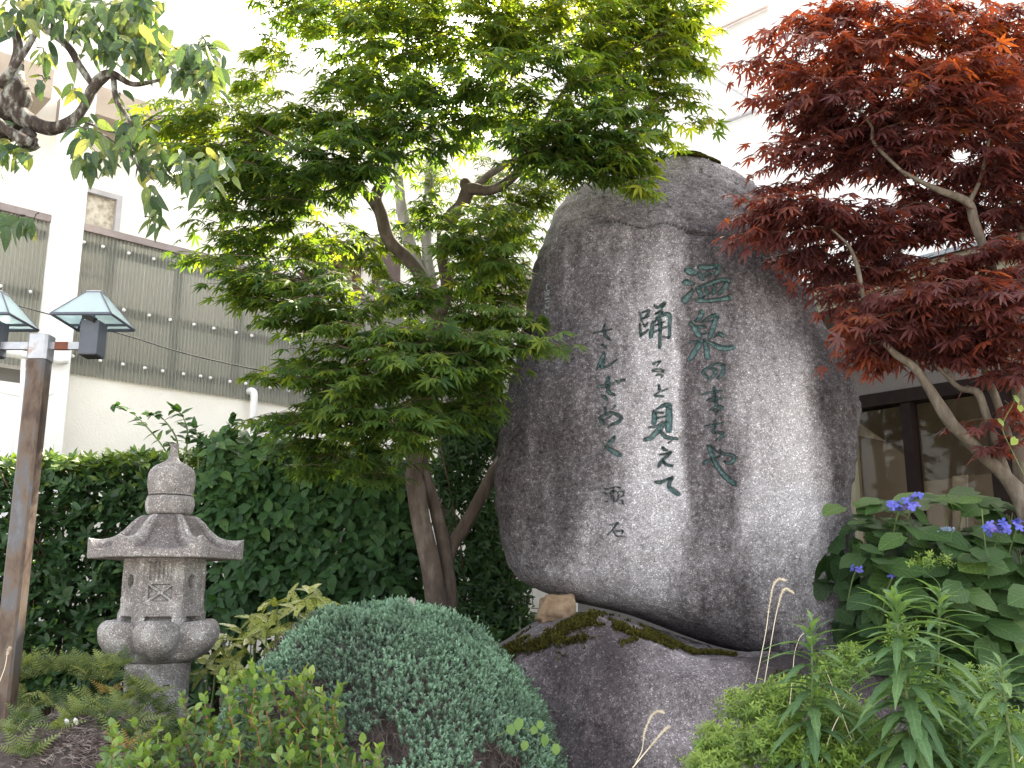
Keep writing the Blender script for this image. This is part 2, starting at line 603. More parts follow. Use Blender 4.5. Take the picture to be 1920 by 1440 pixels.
M['bark'] = bark_mat('maple_bark', (0.048, 0.037, 0.030), (0.092, 0.072, 0.060), (0.175, 0.152, 0.135))
M['bark_grey'] = bark_mat('pale_grey_bark', (0.20, 0.18, 0.17), (0.32, 0.30, 0.29), (0.46, 0.44, 0.43))
M['bark_red'] = bark_mat('red_maple_bark', (0.060, 0.048, 0.036), (0.115, 0.096, 0.075), (0.20, 0.18, 0.15), 20)
M['bark_lichen'] = bark_mat('lichened_bark', (0.030, 0.023, 0.020), (0.070, 0.056, 0.048), (0.26, 0.27, 0.245), 30, 1.0, (0.36, 0.5, 0.6))
M['twig'] = simple_mat('brown_twig', [(0.3, (0.07, 0.045, 0.03)), (0.7, (0.14, 0.09, 0.06))], 20, 0.8)
M['stem_green'] = simple_mat('green_stem', [(0.3, (0.09, 0.14, 0.045)), (0.7, (0.15, 0.2, 0.08))], 20, 0.7)
M['stem_red'] = simple_mat('reddish_stem', [(0.3, (0.17, 0.075, 0.035)), (0.7, (0.26, 0.135, 0.06))], 20, 0.7)

M['maple_leaf'] = leaf_mat('green_maple_leaf', [(0, (0.034, 0.076, 0.025)), (0.45, (0.078, 0.140, 0.031)), (0.8, (0.150, 0.207, 0.029)), (1, (0.24, 0.265, 0.03))], 0.54, (2.2, 1.92, 0.47), 0.55, 0.22)
M['red_leaf'] = leaf_mat('red_maple_leaf', [(0, (0.075, 0.032, 0.038)), (0.5, (0.138, 0.051, 0.047)), (0.85, (0.225, 0.075, 0.040)), (1, (0.29, 0.115, 0.035))], 0.47, (2.6, 1.3, 0.5), 0.5, 0.4)
M['pear_leaf'] = leaf_mat('drooping_green_leaf', [(0, (0.035, 0.072, 0.038)), (0.5, (0.062, 0.11, 0.045)), (0.7, (0.13, 0.18, 0.055)), (1, (0.27, 0.28, 0.09))], 0.32, (1.6, 1.5, 0.6), 0.42, 0.4, 0.3, 40, None, 0.5, 7.0)
M['hedge_leaf'] = leaf_mat('dark_hedge_leaf', [(0, (0.018, 0.045, 0.018)), (0.5, (0.036, 0.082, 0.026)), (0.85, (0.078, 0.145, 0.032)), (1, (0.13, 0.195, 0.04))], 0.25, (1.5, 1.5, 0.5), 0.42, 0.3)
M['shrub_leaf'] = leaf_mat('green_shrub_leaf', [(0, (0.022, 0.056, 0.024)), (0.5, (0.042, 0.102, 0.032)), (0.85, (0.080, 0.155, 0.036)), (1, (0.10, 0.175, 0.04))], 0.3, (1.5, 1.5, 0.5), 0.5, 0.25, 0.25, 40, None, 0.4, 5.0)
M['feather_leaf'] = leaf_mat('feathery_dark_leaf', [(0, (0.022, 0.054, 0.022)), (0.6, (0.048, 0.102, 0.030)), (1, (0.12, 0.18, 0.036))], 0.35, (1.6, 1.6, 0.5), 0.5, 0.35)
M['spotted_leaf'] = leaf_mat('yellow_spotted_leaf', [(0, (0.15, 0.19, 0.035)), (0.5, (0.28, 0.31, 0.065)), (1, (0.40, 0.41, 0.12))], 0.3, (1.4, 1.4, 0.6), 0.4, 0.45, spots=((0.06, 0.115, 0.03), 9, 0.54))
M['juniper'] = leaf_mat('blue_green_needles', [(0, (0.060, 0.088, 0.064)), (0.5, (0.205, 0.325, 0.235)), (1, (0.37, 0.54, 0.40))], 0.3, (1.3, 1.4, 0.9), 0.6, 0.2)
M['azalea_leaf'] = leaf_mat('small_light_green_leaf', [(0, (0.048, 0.098, 0.034)), (0.5, (0.100, 0.180, 0.048)), (0.8, (0.175, 0.265, 0.058)), (1, (0.27, 0.36, 0.08))], 0.35, (1.5, 1.5, 0.5), 0.4, 0.45)
M['fern'] = leaf_mat('fern_frond_green', [(0, (0.065, 0.10, 0.040)), (0.5, (0.15, 0.195, 0.072)), (0.9, (0.25, 0.29, 0.105)), (1, (0.30, 0.20, 0.07))], 0.35, (1.4, 1.4, 0.6), 0.6, 0.25)
M['hydrangea_leaf'] = leaf_mat('broad_green_leaf', [(0, (0.026, 0.058, 0.022)), (0.5, (0.064, 0.126, 0.038)), (0.85, (0.112, 0.185, 0.044)), (1, (0.16, 0.23, 0.046))], 0.3, (1.5, 1.6, 0.5), 0.5, 0.25, 0.25, 30, None, 0.55, 6.0)
M['petal'] = leaf_mat('blue_flower_petal', [(0, (0.10, 0.13, 0.50)), (0.5, (0.16, 0.17, 0.62)), (1, (0.32, 0.24, 0.66))], 0.3, (1.2, 1.2, 1.2), 0.6, 0.2)
M['bud'] = leaf_mat('pale_blue_buds', [(0, (0.22, 0.30, 0.45)), (1, (0.42, 0.52, 0.62))], 0.2, (1, 1, 1), 0.7, 0.2)
M['weed_leaf'] = leaf_mat('tall_weed_leaf', [(0, (0.050, 0.105, 0.052)), (0.5, (0.090, 0.168, 0.076)), (1, (0.155, 0.245, 0.090))], 0.35, (1.5, 1.5, 0.6), 0.6, 0.2, 0.2, 40, None, 0.35, 9.0)
M['cover_leaf'] = leaf_mat('bright_cut_leaf', [(0, (0.062, 0.120, 0.026)), (0.5, (0.130, 0.215, 0.040)), (1, (0.235, 0.32, 0.065))], 0.35, (1.5, 1.5, 0.5), 0.5, 0.3)
M['vine_leaf'] = leaf_mat('yellow_green_heart_leaf', [(0, (0.11, 0.21, 0.055)), (0.6, (0.17, 0.28, 0.065)), (1, (0.38, 0.43, 0.07))], 0.4, (1.5, 1.4, 0.5), 0.45, 0.4)


def corrugated_mat():
    m, nt, N, L, b = new_mat('aged_translucent_corrugated_plastic')
    n = noise_node(N, L, 5, 5, 0.6, stretch=(1, 1, 0.15))
    r = ramp(N, [(0.3, (0.31, 0.345, 0.315)), (0.7, (0.43, 0.455, 0.415))])
    L.new(n.outputs['Fac'], r.inputs[0])
    L.new(r.outputs[0], b.inputs['Base Color'])
    b.inputs['Roughness'].default_value = 0.55
    tr = N.new('ShaderNodeBsdfTranslucent')
    tr.inputs['Color'].default_value = (0.50, 0.475, 0.40, 1)
    tp = N.new('ShaderNodeBsdfTransparent')
    tp.inputs['Color'].default_value = (0.62, 0.60, 0.53, 1)
    m1 = N.new('ShaderNodeMixShader')
    m1.inputs[0].default_value = 0.55
    L.new(b.outputs[0], m1.inputs[1])
    L.new(tr.outputs[0], m1.inputs[2])
    m2 = N.new('ShaderNodeMixShader')
    m2.inputs[0].default_value = 0.20
    L.new(m1.outputs[0], m2.inputs[1])
    L.new(tp.outputs[0], m2.inputs[2])
    L.new(m2.outputs[0], N['Material Output'].inputs['Surface'])
    return m


def glass_mat(name, tint, refl=0.12, milk_sheen=0.0, milk_sheen_col=(0.7, 0.8, 0.8)):
    m, nt, N, L, b = new_mat(name)
    tp = N.new('ShaderNodeBsdfTransparent')
    tp.inputs['Color'].default_value = (*tint, 1)
    gl = N.new('ShaderNodeBsdfGlossy')
    gl.inputs['Roughness'].default_value = 0.03
    mx = N.new('ShaderNodeMixShader')
    mx.inputs[0].default_value = refl
    L.new(tp.outputs[0], mx.inputs[1])
    L.new(gl.outputs[0], mx.inputs[2])
    out = mx.outputs[0]
    if milk_sheen:
        df = N.new('ShaderNodeBsdfDiffuse')
        df.inputs['Color'].default_value = (*milk_sheen_col, 1)
        tl = N.new('ShaderNodeBsdfTranslucent')
        tl.inputs['Color'].default_value = (*milk_sheen_col, 1)
        a = N.new('ShaderNodeAddShader')
        ma = N.new('ShaderNodeMixShader')
        ma.inputs[0].default_value = 0.5
        L.new(df.outputs[0], ma.inputs[1])
        L.new(tl.outputs[0], ma.inputs[2])
        m2 = N.new('ShaderNodeMixShader')
        m2.inputs[0].default_value = milk_sheen
        L.new(out, m2.inputs[1])
        L.new(ma.outputs[0], m2.inputs[2])
        out = m2.outputs[0]
    L.new(out, N['Material Output'].inputs['Surface'])
    return m


M['corrugated'] = corrugated_mat()
M['glass'] = glass_mat('window_glass', (0.82, 0.80, 0.77), 0.014)
M['shade_glass'] = glass_mat('pale_teal_glass', (0.80, 0.90, 0.90), 0.2, 0.45, (0.72, 0.85, 0.87))  # milky layer also stands in for sky reflected in the panes
M['frosted'] = simple_mat('frosted_patterned_glass', [(0.38, (0.34, 0.29, 0.21)), (0.5, (0.50, 0.45, 0.36)), (0.62, (0.62, 0.57, 0.47))], 16, 0.3, bump=0.6, bscale=30)

# ------------------------------------------------------------------ ground
def ground_z(x, y):
    x = np.asarray(x, float)
    y = np.asarray(y, float)
    t = np.clip((y - 2.25) / 0.55, 0, 1)
    t = t * t * (3 - 2 * t)
    z = 0.66 * t + 0.18 * np.clip((y - 2.8) / 1.6, 0, 1)
    m = np.exp(-((x + 1.65) / 0.62) ** 2 - ((y - 3.95) / 0.55) ** 2)
    z = z + 0.36 * m
    return z + (0.02 * fbm(np.stack([x * 3, y * 3, 0 * x], -1), 4, 3)) * t


def build_ground():
    xs = np.unique(np.concatenate([np.linspace(-900, -60, 8), np.linspace(-60, -4, 12), np.linspace(-4, 4, 161), np.linspace(4, 60, 12), np.linspace(60, 900, 8)]))
    ys = np.unique(np.concatenate([np.linspace(-900, -20, 8), np.linspace(-20, 2, 10), np.linspace(2, 6.5, 91), np.linspace(6.5, 60, 14), np.linspace(60, 900, 8)]))
    X, Y = np.meshgrid(xs, ys)
    V = np.stack([X, Y, ground_z(X, Y)], -1)
    g = Geo().grid(V)
    o = g.build('ground', M['soil'], smooth=True, kind='structure')
    # bare road in front of the bed: second material on the low faces
    o.data.materials.append(M['asphalt'])
    idx = np.zeros(len(o.data.polygons), np.int32)
    cen = np.zeros(len(o.data.polygons) * 3, np.float32)
    o.data.polygons.foreach_get('center', cen)
    cz = cen.reshape(-1, 3)
    idx[(cz[:, 1] + o.location.y < 2.3)] = 1
    o.data.polygons.foreach_set('material_index', idx)


build_ground()

# ------------------------------------------------------------------ left building
LB = Frame((-2.63, 8.8), (0.729, 0.6845), (0.6845, -0.729))


def left_building():
    root = thing('left_building', 'cream stucco building with corrugated screen and white square pillar behind the hedge', 'building', (-3.5, 9.0, 0.9))
    s_l, zt = LB.hit(145, 425)
    _, zt2 = LB.hit(627, 555)
    ztop = 0.5 * (zt + zt2)
    _, zb1 = LB.hit(160, 700)
    _, zb2 = LB.hit(440, 752)
    zbot = 0.5 * (zb1 + zb2)
    s_pl, _ = LB.hit(100, 500, 0.22)
    s_pr, _ = LB.hit(150, 500, 0.22)
    s_end = 4.2
    s_far = s_pl - 2.6
    g = Geo().obox(LB, s_far, s_pl - 0.002, -0.12, 0.03, 0.0, zbot - 0.14)
    g.build('left_wall', M['white_stucco'], root)
    g = Geo().obox(LB, s_pr + 0.002, s_end, -0.12, -0.012, 0.0, zbot + 0.03)
    g.build('lower_wall', M['stucco'], root)
    # upper wall set back behind the screen
    g = Geo()
    nU = -0.85
    sw0, zw0 = LB.hit(150, 357, nU)
    sw1, zw1 = LB.hit(222, 430, nU)
    zw_top, zw_bot = LB.hit(185, 358, nU)[1], LB.hit(185, 520, nU)[1]
    s_dk0, _ = LB.hit(697, 520, nU)
    s_dk1, _ = LB.hit(745, 520, nU)
    s_w0, _ = LB.hit(565, 520, nU)
    s_w1, _ = LB.hit(674, 520, nU)
    z_w = LB.hit(670, 500, nU)[1]
    z_d = LB.hit(720, 452, nU)[1]
    zroof = LB.hit(200, 165, -0.3)[1]
    segs = [(s_far, sw0, 0.0, zroof), (sw0, sw1, 0.0, zw_bot), (sw0, sw1, zw_top, zroof), (sw1, s_w0, 0.0, zroof), (s_w0, s_w1, 0.0, ztop - 0.3), (s_w0, s_w1, z_w, zroof), (s_w1, s_end, 0.0, zroof)]
    for a, b, z0, z1 in segs:
        g.obox(LB, a, b, nU - 0.15, nU, z0, z1)
    g.build('upper_wall', M['stucco'], root)
    Geo().obox(LB, s_far, s_end, nU - 2.0, nU - 0.155, zroof + 0.004, zroof + 1.5).build('sun_block_top', M['stucco'], root)  # added box that keeps the sun off the back of the screen
    # roof slab with tan eave
    e = Geo()
    zE = LB.hit(215, 235, -0.35)[1]
    e.obox(LB, s_far, s_pl - 0.004, nU - 3.0, -0.30, zroof - 0.28, zroof)
    e.obox(LB, s_pr + 0.004, s_pr + 0.78, nU - 3.0, -0.30, zroof - 0.28, zroof)
    e.build('eave', M['eave'], root)
    # pillar
    zp = LB.hit(115, 118, 0.22)[1]
    p = Geo()
    p.obox(LB, s_pl, s_pr, -0.05, 0.22, 0.0, zp)
    p.build('pillar', M['white_stucco'], root)
    # frosted window
    w = Geo()
    fw = 0.05
    for a, b, z0, z1 in [(sw0, sw0 + fw, zw_bot, zw_top), (sw1 - fw, sw1, zw_bot, zw_top), (sw0 + fw, sw1 - fw, zw_top - fw, zw_top), (sw0 + fw, sw1 - fw, zw_bot, zw_bot + fw)]:
        w.obox(LB, a, b, nU - 0.06, nU + 0.035, z0, z1)
    wf = w.build('window', M['grey_pipe'], root)
    Geo().obox(LB, sw0 + fw, sw1 - fw, nU - 0.03, nU - 0.02, zw_bot + fw, zw_top - fw).build('pane', M['frosted'], wf)
    # brown framed window and shutter further right
    w = Geo()
    fw = 0.07
    zl = ztop - 0.3
    for a, b, z0, z1 in [(s_w0, s_w0 + fw, zl, z_w), (s_w1 - fw, s_w1, zl, z_w), (s_w0 + fw, s_w1 - fw, z_w - fw, z_w)]:
        w.obox(LB, a, b, nU - 0.08, nU + 0.03, z0, z1)
    wf = w.build('window', M['rail'], root)
    Geo().obox(LB, s_w0 + fw, s_w1 - fw, nU - 0.05, nU - 0.04, zl, z_w - fw).build('pane', M['curtain'], wf)
    Geo().obox(LB, s_w0 - 0.1, s_w1 + 0.05, nU + 0.002, nU + 0.25, z_w + 0.02, z_w + 0.12).build('window_hood', M['rail'], root)
    Geo().obox(LB, s_dk0, s_dk1, nU + 0.003, nU + 0.06, zl, z_d).build('shutter', M['shutter'], root)
    # screens: each corrugated sheet is a part, its bolts are sub-parts
    cap = Geo().obox(LB, s_pr + 0.004, s_end, -0.06, 0.045, ztop, ztop + 0.06)
    cap.build('cap_rail', M['flashing'], root)
    Geo().obox(LB, s_far, s_pl - 0.004, -0.06, 0.045, ztop, ztop + 0.06).build('cap_rail', M['flashing'], root)
    H = ztop - zbot
    rows = [ztop - 0.10, ztop - 0.10 - 0.42 * H, ztop - 0.10 - 0.80 * H]
    pitch = 0.032
    wsheet = pitch * 19

    def sheet(s0, s1, k):
        n = int(round((s1 - s0) / pitch)) * 6 + 1
        s = np.linspace(s0, s1, n)
        off = 0.0115 * np.sin((s - s_pr) / pitch * 2 * np.pi) + (0.0035 if k % 2 else 0.0)
        zz = np.linspace(zbot, ztop + 0.01, 5)
        V = np.zeros((5, n, 3))
        for i, z in enumerate(zz):
            for j in range(n):
                V[i, j] = LB.p(s[j], off[j] + 0.012, z)
        sh = Geo().grid(V).build('corrugated_sheet', M['corrugated'], root, smooth=True)
        for z in rows:
            ss = s0 + pitch * 2.25
            while ss < s1 - 0.01:
                b = Geo()
                c = np.array(LB.p(ss, 0.028, z + rng.uniform(-0.004, 0.004)))
                nn = np.array([LB.n[0], LB.n[1], 0])
                uu = np.array([LB.d[0], LB.d[1], 0])
                ww = np.array([0, 0, 1.0])
                an = np.linspace(0, 2 * np.pi, 8, endpoint=False)
                ring = c + 0.017 * (np.cos(an)[:, None] * uu + np.sin(an)[:, None] * ww) - 0.008 * nn
                ring2 = c + 0.011 * (np.cos(an)[:, None] * uu + np.sin(an)[:, None] * ww) + 0.006 * nn
                b.grid(np.stack([ring, ring2]), close_u=True)
                b.add(np.vstack([ring2, c + 0.009 * nn]), [(i, (i + 1) % 8, 8) for i in range(8)])
                b.build('bolt', M['white_pipe'], sh)
                ss += pitch * rng.choice([6, 6, 5, 7])
    k = 0
    s = s_pr + 0.006
    while s < s_end - 0.1:
        sheet(s, min(s + wsheet, s_end), k)
        s += wsheet
        k += 1
    s = s_pl - 0.006 - wsheet
    for k in range(4):
        sheet(s, s + wsheet, k + 1)
        s -= wsheet
    r = Geo()
    for z in rows:
        r.obox(LB, s_pr + 0.01, s_end, -0.075, -0.02, z - 0.035, z + 0.035)
        r.obox(LB, s_far, s_pl - 0.01, -0.075, -0.02, z - 0.035, z + 0.035)
    r.build('rail', M['rail'], root)
    for i in range(9):
        s = s_pr + 0.33 + 0.62 * i
        if s < s_end:
            Geo().obox(LB, s, s + 0.06, -0.135, -0.08, zbot, ztop - 0.002).build('post', M['rail'], root)
    Geo().obox(LB, s_far, s_end, nU + 0.002, -0.125, zbot - 0.12, zbot + 0.0).build('corridor_floor', M['soffit'], root)
    Geo().obox(LB, s_end + 0.003, s_end + 0.12, nU + 0.004, -0.014, 0.0, zroof - 0.3).build('sun_block_end', M['stucco'], root)  # added to stop sunlight entering the corridor's open end
    # pipes
    for (pts, r_, mt, nm) in [
        ([(-60, 652), (20, 662), (52, 668)], 0.035, 'wrap', 'wrapped_pipe'),
        ([(88, 672), (108, 677), (126, 676)], 0.028, 'wrap', 'wrapped_pipe'),
        ([(-20, 730), (30, 741), (76, 744), (100, 737)], 0.008, 'white_pipe', 'conduit'),
        ([(44, 672), (40, 760), (30, 860), (25, 920)], 0.018, 'white_pipe', 'drain_pipe')]:
        P = []
        for (a, b) in pts:
            ss, z = LB.hit(a, b, 0.26)
            P.append(LB.p(ss, 0.26, z))
        Geo().tube(P, r_, 10, 24, 0.08 if mt == 'wrap' else 0).build(nm, M[mt], root, smooth=True)
    P = []
    for (a, b, n) in [(466, 737, -0.02), (470, 733, 0.05), (476, 738, 0.08), (476, 760, 0.08), (472, 810, 0.08), (468, 880, 0.08)]:
        ss, z = LB.hit(a, b, n)
        P.append(LB.p(ss, n, z))
    Geo().tube(P, 0.034, 12, 30).build('vent_pipe', M['white_pipe'], root, smooth=True)
    # tan beam end seen past the boulder's left edge
    s0, z0 = LB.hit(962, 502, 0.0)
    s1, z1 = LB.hit(1030, 530, 0.0)
    Geo().obox(LB, s_end - 0.4, s_end + 1.6, -0.6, 0.3, z0 - 0.25, z0 - 0.02).build('side_eave', M['eave'], root)


left_building()

# ------------------------------------------------------------------ right building
RB = Frame((2.95, 7.0), (-0.6845, 0.729), (-0.729, -0.6845))


def right_building():
    root = thing('right_building', 'low shaded building with dark framed windows and cream eave behind the hydrangea', 'building', (3.2, 7.2, 0.9))
    sL, sR = 3.4, -2.2
    zwin = RB.hit(1750, 747)[1]
    zsill = 1.15
    n_e = 0.55
    zf_b = RB.hit(1540, 584, n_e)[1]
    zf_t = RB.hit(1510, 549, n_e)[1]
    m1 = RB.hit(1706, 850)[0]
    m2 = RB.hit(1874, 800)[0]
    m0 = RB.hit(1600, 850)[0]
    g = Geo()
    g.obox(RB, sR, sL, -0.18, 0.0, zwin + 0.1, zf_b + 0.25)
    g.obox(RB, sR, sL, -0.18, 0.0, 0.0, zsill)
    g.obox(RB, m0 + 0.06, sL, -0.18, 0.0, zsill, zwin + 0.1)
    g.build('wall', M['shaded_wall'], root)
    Geo().obox(RB, sR, m0 + 0.06, -0.12, 0.03, zwin, zwin + 0.098).build('lintel', M['darkframe'], root)
    for k, (mm, wd) in enumerate([(m1, 0.075), (m2, 0.16), (m2 - 1.0, 0.08)]):
        Geo().obox(RB, mm - wd / 2, mm + wd / 2, -0.10, 0.012, zsill, zwin - 0.002).build('mullion', M['darkframe'], root)
    Geo().obox(RB, m0 + 0.0, m0 + 0.058, -0.10, 0.012, zsill, zwin - 0.002).build('window_jamb', M['fascia'], root)
    Geo().obox(RB, sR, m0, -0.11, 0.05, zsill - 0.06, zsill - 0.002).build('sill', M['darkframe'], root)
    for a, b in [(m0, m1 + 0.04), (m1 - 0.04, m2 + 0.09), (m2 - 0.09, m2 - 0.96)]:
        Geo().obox(RB, b, a - 0.002, -0.062, -0.056, zsill + 0.004, zwin - 0.004).build('pane', M['glass'], root)
    # inside: brown back wall, shapes standing in for a roof's reflection, a pale column
    Geo().obox(RB, sR, sL, -1.3, -1.22, 0.6, zwin + 0.6).build('room_wall', M['room'], root)
    Geo().obox(RB, sR, sL, -1.21, -0.19, zwin + 0.35, zwin + 0.45).build('room_ceiling', M['room'], root)
    Geo().obox(RB, sR, sL, -1.21, -0.19, 0.7, 0.8).build('room_floor', M['room'], root)

    def poly(pts, n, name, mat):
        V = []
        for (a, b) in pts:
            s, z = RB.hit(a, b, n)
            V.append(RB.p(s, n, z))
        for (a, b) in pts:
            s, z = RB.hit(a, b, n)
            V.append(RB.p(s, n - 0.012, z))
        k = len(pts)
        gg = Geo()
        gg.add(V, [(0, i, i + 1) for i in range(1, k - 1)] + [(k, k + i + 1, k + i) for i in range(1, k - 1)])
        gg.quads(V, [(i, (i + 1) % k, k + (i + 1) % k, k + i) for i in range(k)])
        return gg.build(name, mat, root)
    poly([(1585, 775), (1660, 828), (1585, 812)], -0.20, 'reflection_flap', M['paper_and_reflection'])  # pale triangle stands in for a reflection in the glass
    poly([(1585, 814), (1662, 830), (1720, 870), (1720, 1010), (1585, 1010)], -0.24, 'gable_reflection', M['curtain'])  # sloping top imitates a gable roof reflected in the pane
    poly([(1718, 905), (1880, 885), (1880, 1010), (1718, 1010)], -0.30, 'curtain', M['curtain'])
    poly([(1786, 893), (1814, 890), (1814, 1000), (1786, 1000)], -0.26, 'paper_column', M['paper_and_reflection'])
    poly([(1905, 888), (1960, 880), (1960, 1000), (1905, 1000)], -0.26, 'paper_column', M['paper_and_reflection'])
    # soffit, stepped fascia, roof edge
    Geo().obox(RB, sR, sL + 0.4, 0.002, n_e - 0.02, zf_b + 0.03, zf_b + 0.06).build('soffit', M['soffit'], root)
    h = (zf_t - zf_b)
    Geo().obox(RB, sR, sL + 0.4, n_e - 0.02, n_e, zf_b, zf_b + h * 0.34).build('fascia_board', M['fascia'], root)
    Geo().obox(RB, sR, sL + 0.4, n_e - 0.02, n_e + 0.025, zf_b + h * 0.34 + 0.001, zf_b + h * 0.68).build('fascia_board', M['fascia'], root)
    Geo().obox(RB, sR, sL + 0.4, n_e - 0.02, n_e + 0.05, zf_b + h * 0.68 + 0.001, zf_t).build('fascia_board', M['fascia'], root)
    rf = Geo()
    v = [RB.p(sR, n_e + 0.08, zf_t + 0.005), RB.p(sL + 0.4, n_e + 0.08, zf_t + 0.005), RB.p(sL + 0.4, -1.3, zf_t + 0.5), RB.p(sR, -1.3, zf_t + 0.5),
         RB.p(sR, n_e + 0.08, zf_t + 0.035), RB.p(sL + 0.4, n_e + 0.08, zf_t + 0.035), RB.p(sL + 0.4, -1.3, zf_t + 0.54), RB.p(sR, -1.3, zf_t + 0.54)]
    rf.quads(v, [(0, 1, 2, 3), (4, 7, 6, 5), (0, 4, 5, 1), (1, 5, 6, 2), (2, 6, 7, 3), (3, 7, 4, 0)])
    rf.build('roof', M['roofsteel'], root)
    for k in range(6):
        s = 2.1 - 0.8 * k
        P = [RB.p(s, n_e + 0.03, zf_t), RB.p(s, n_e + 0.10, zf_t - 0.035), RB.p(s, n_e + 0.13, zf_t + 0.0)]
        Geo().tube(P, 0.008, 6).build('gutter_hook', M['black'], root)


right_building()

# ------------------------------------------------------------------ tall white building behind
BB = Frame((0.8, 11.3), (-0.6845, 0.729), (-0.729, -0.6845))


def back_building():
    root = thing('rear_building', 'tall white rendered building rising behind the carved boulder and the maples', 'building', (0.8, 11.5, 0.9))
    ztop = 9.3
    Geo().obox(BB, -7.0, 1.6, -4.0, 0.0, 0.0, ztop).build('wall', M['white'], root)
    # parallel gutters, a brown bracket, a sagging stay and a grey pipe on the wall
    def run(pts, n, r_, mt, nm, res=12):
        P = []
        for (a, b) in pts:
            s, z = BB.hit(a, b, n)
            P.append(BB.p(s, n, z))
        Geo().tube(P, r_, 8, res).build(nm, M[mt], root, smooth=True)
    run([(1262, 98), (1350, 52), (1440, 10)], 0.05, 0.020, 'pink_pipe', 'gutter_pipe')
    run([(1262, 104), (1350, 58), (1440, 16)], 0.05, 0.012, 'pink_pipe', 'gutter_pipe')
    run([(1288, 114), (1350, 152), (1422, 196)], 0.12, 0.014, 'grey_pipe', 'stay_rod')
    run([(1340, 150), (1342, 200), (1343, 232)], 0.10, 0.004, 'grey_pipe', 'hanging_wire')
    run([(1344, 234), (1380, 221), (1416, 207)], 0.06, 0.022, 'grey_pipe', 'wall_pipe')
    P0 = BB.hit(1278, 30, 0.15)
    P1 = BB.hit(1310, 52, 0.15)
    b = Geo()
    b.tube([BB.p(P0[0], 0.10, P0[1]), BB.p(P1[0], 0.22, P1[1])], 0.035, 4)
    b.build('bracket', M['shutter'], root)


back_building()

# ------------------------------------------------------------------ carved boulder
YC = 5.28


def smooth1(a, k):
    w = np.hanning(2 * k + 3)[1:-1]
    w /= w.sum()
    return np.convolve(np.pad(a, k, mode='edge'), w, mode='valid')


class Boulder:
    LEFT = [(1246, 289), (1222, 294), (1198, 301), (1150, 318), (1105, 333), (1067, 350), (1037, 397), (1021, 447), (1002, 506), (985, 593), (975, 631), (958, 710), (942, 785), (931, 860), (929, 900), (931, 953), (939, 1021), (952, 1062), (973, 1086), (1013, 1108), (1066, 1127), (1130, 1140), (1182, 1152), (1242, 1175), (1300, 1197), (1343, 1212), (1420, 1228), (1450, 1238)]
    RIGHT = [(1325, 289), (1342, 294), (1362, 301), (1398, 318), (1416, 333), (1433, 350), (1456, 400), (1474, 455), (1490, 510), (1525, 590), (1553, 640), (1580, 680), (1595, 720), (1603, 760), (1603, 800), (1598, 860), (1590, 905), (1588, 955), (1594, 1000), (1600, 1050), (1603, 1110), (1608, 1150), (1613, 1182), (1612, 1205), (1605, 1222), (1592, 1234), (1575, 1238)]

    def __init__(self):
        L = np.array([at(a, b, YC) for a, b in self.LEFT])
        R = np.array([at(a, b, YC) for a, b in self.RIGHT])
        self.zmin = max(L[-1, 2], R[-1, 2])
        self.zmax = min(L[0, 2], R[0, 2])
        zz = np.linspace(self.zmin, self.zmax, 900)
        xl = np.interp(zz, L[::-1, 2], L[::-1, 0])
        xr = np.interp(zz, R[::-1, 2], R[::-1, 0])
        self.zz = zz
        self.xl = smooth1(xl, 5) + 0.010 * vnoise(np.stack([zz * 9, 0 * zz, 0 * zz], -1), 2) + 0.005 * vnoise(np.stack([zz * 30, 0 * zz, 0 * zz], -1), 4)
        self.xr = smooth1(xr, 5) + 0.010 * vnoise(np.stack([zz * 9, 0 * zz + 5, 0 * zz], -1), 3) + 0.006 * vnoise(np.stack([zz * 28, 0 * zz + 5, 0 * zz], -1), 5)
        self.zr = at(1215, 425, 4.95)[2]
        self.zb = at(1100, 1000, 4.95)[2]

    def edges(self, z):
        return np.interp(z, self.zz, self.xl), np.interp(z, self.zz, self.xr)

    def depth(self, z):
        """centre depth and half thickness of the slice at height z"""
        up = np.clip(z - self.zr, 0, None)
        lo = np.clip(self.zb - z, 0, None)
        b = 0.40 - 0.30 * up - 0.30 * lo ** 1.4
        yc = YC + 0.33 * up + 0.02 * (z - 2.0)
        return yc, np.maximum(b, 0.10)

    def front(self, x, z, fine=True):
        xl, xr = self.edges(z)
        s = np.clip((x - 0.5 * (xl + xr)) / (0.5 * (xr - xl)), -1, 1)
        yc, b = self.depth(z)
        n = 2.7
        y = yc - b * (1 - np.abs(s) ** n) ** (1 / n)
        P = np.stack([x, 0 * x, z], -1)
        y = y + 0.028 * fbm(P * 1.7, 3, 11) * (1 - np.abs(s) ** 6)
        # small overhang at the ridge under the tilted crown
        y = y + 0.014 * np.exp(-((z - self.zr - 0.03) / 0.03) ** 2)
        return y


BO = Boulder()


def to_boulder(px, py):
    """point of the front face seen at a photo pixel, before carving"""
    px = np.asarray(px, float)
    py = np.asarray(py, float)
    u = (px - 960.0) / F
    v = (720.0 - py) / F
    d = np.stack([u, CP - v * SP, SP + v * CP], -1)
    Y = np.full(px.shape, 4.9)
    for _ in range(12):
        k = Y / d[..., 1]
        Y = 0.5 * Y + 0.5 * BO.front(d[..., 0] * k, EYE + d[..., 2] * k)
    k = Y / d[..., 1]
    return np.stack([d[..., 0] * k, Y, EYE + d[..., 2] * k], -1)


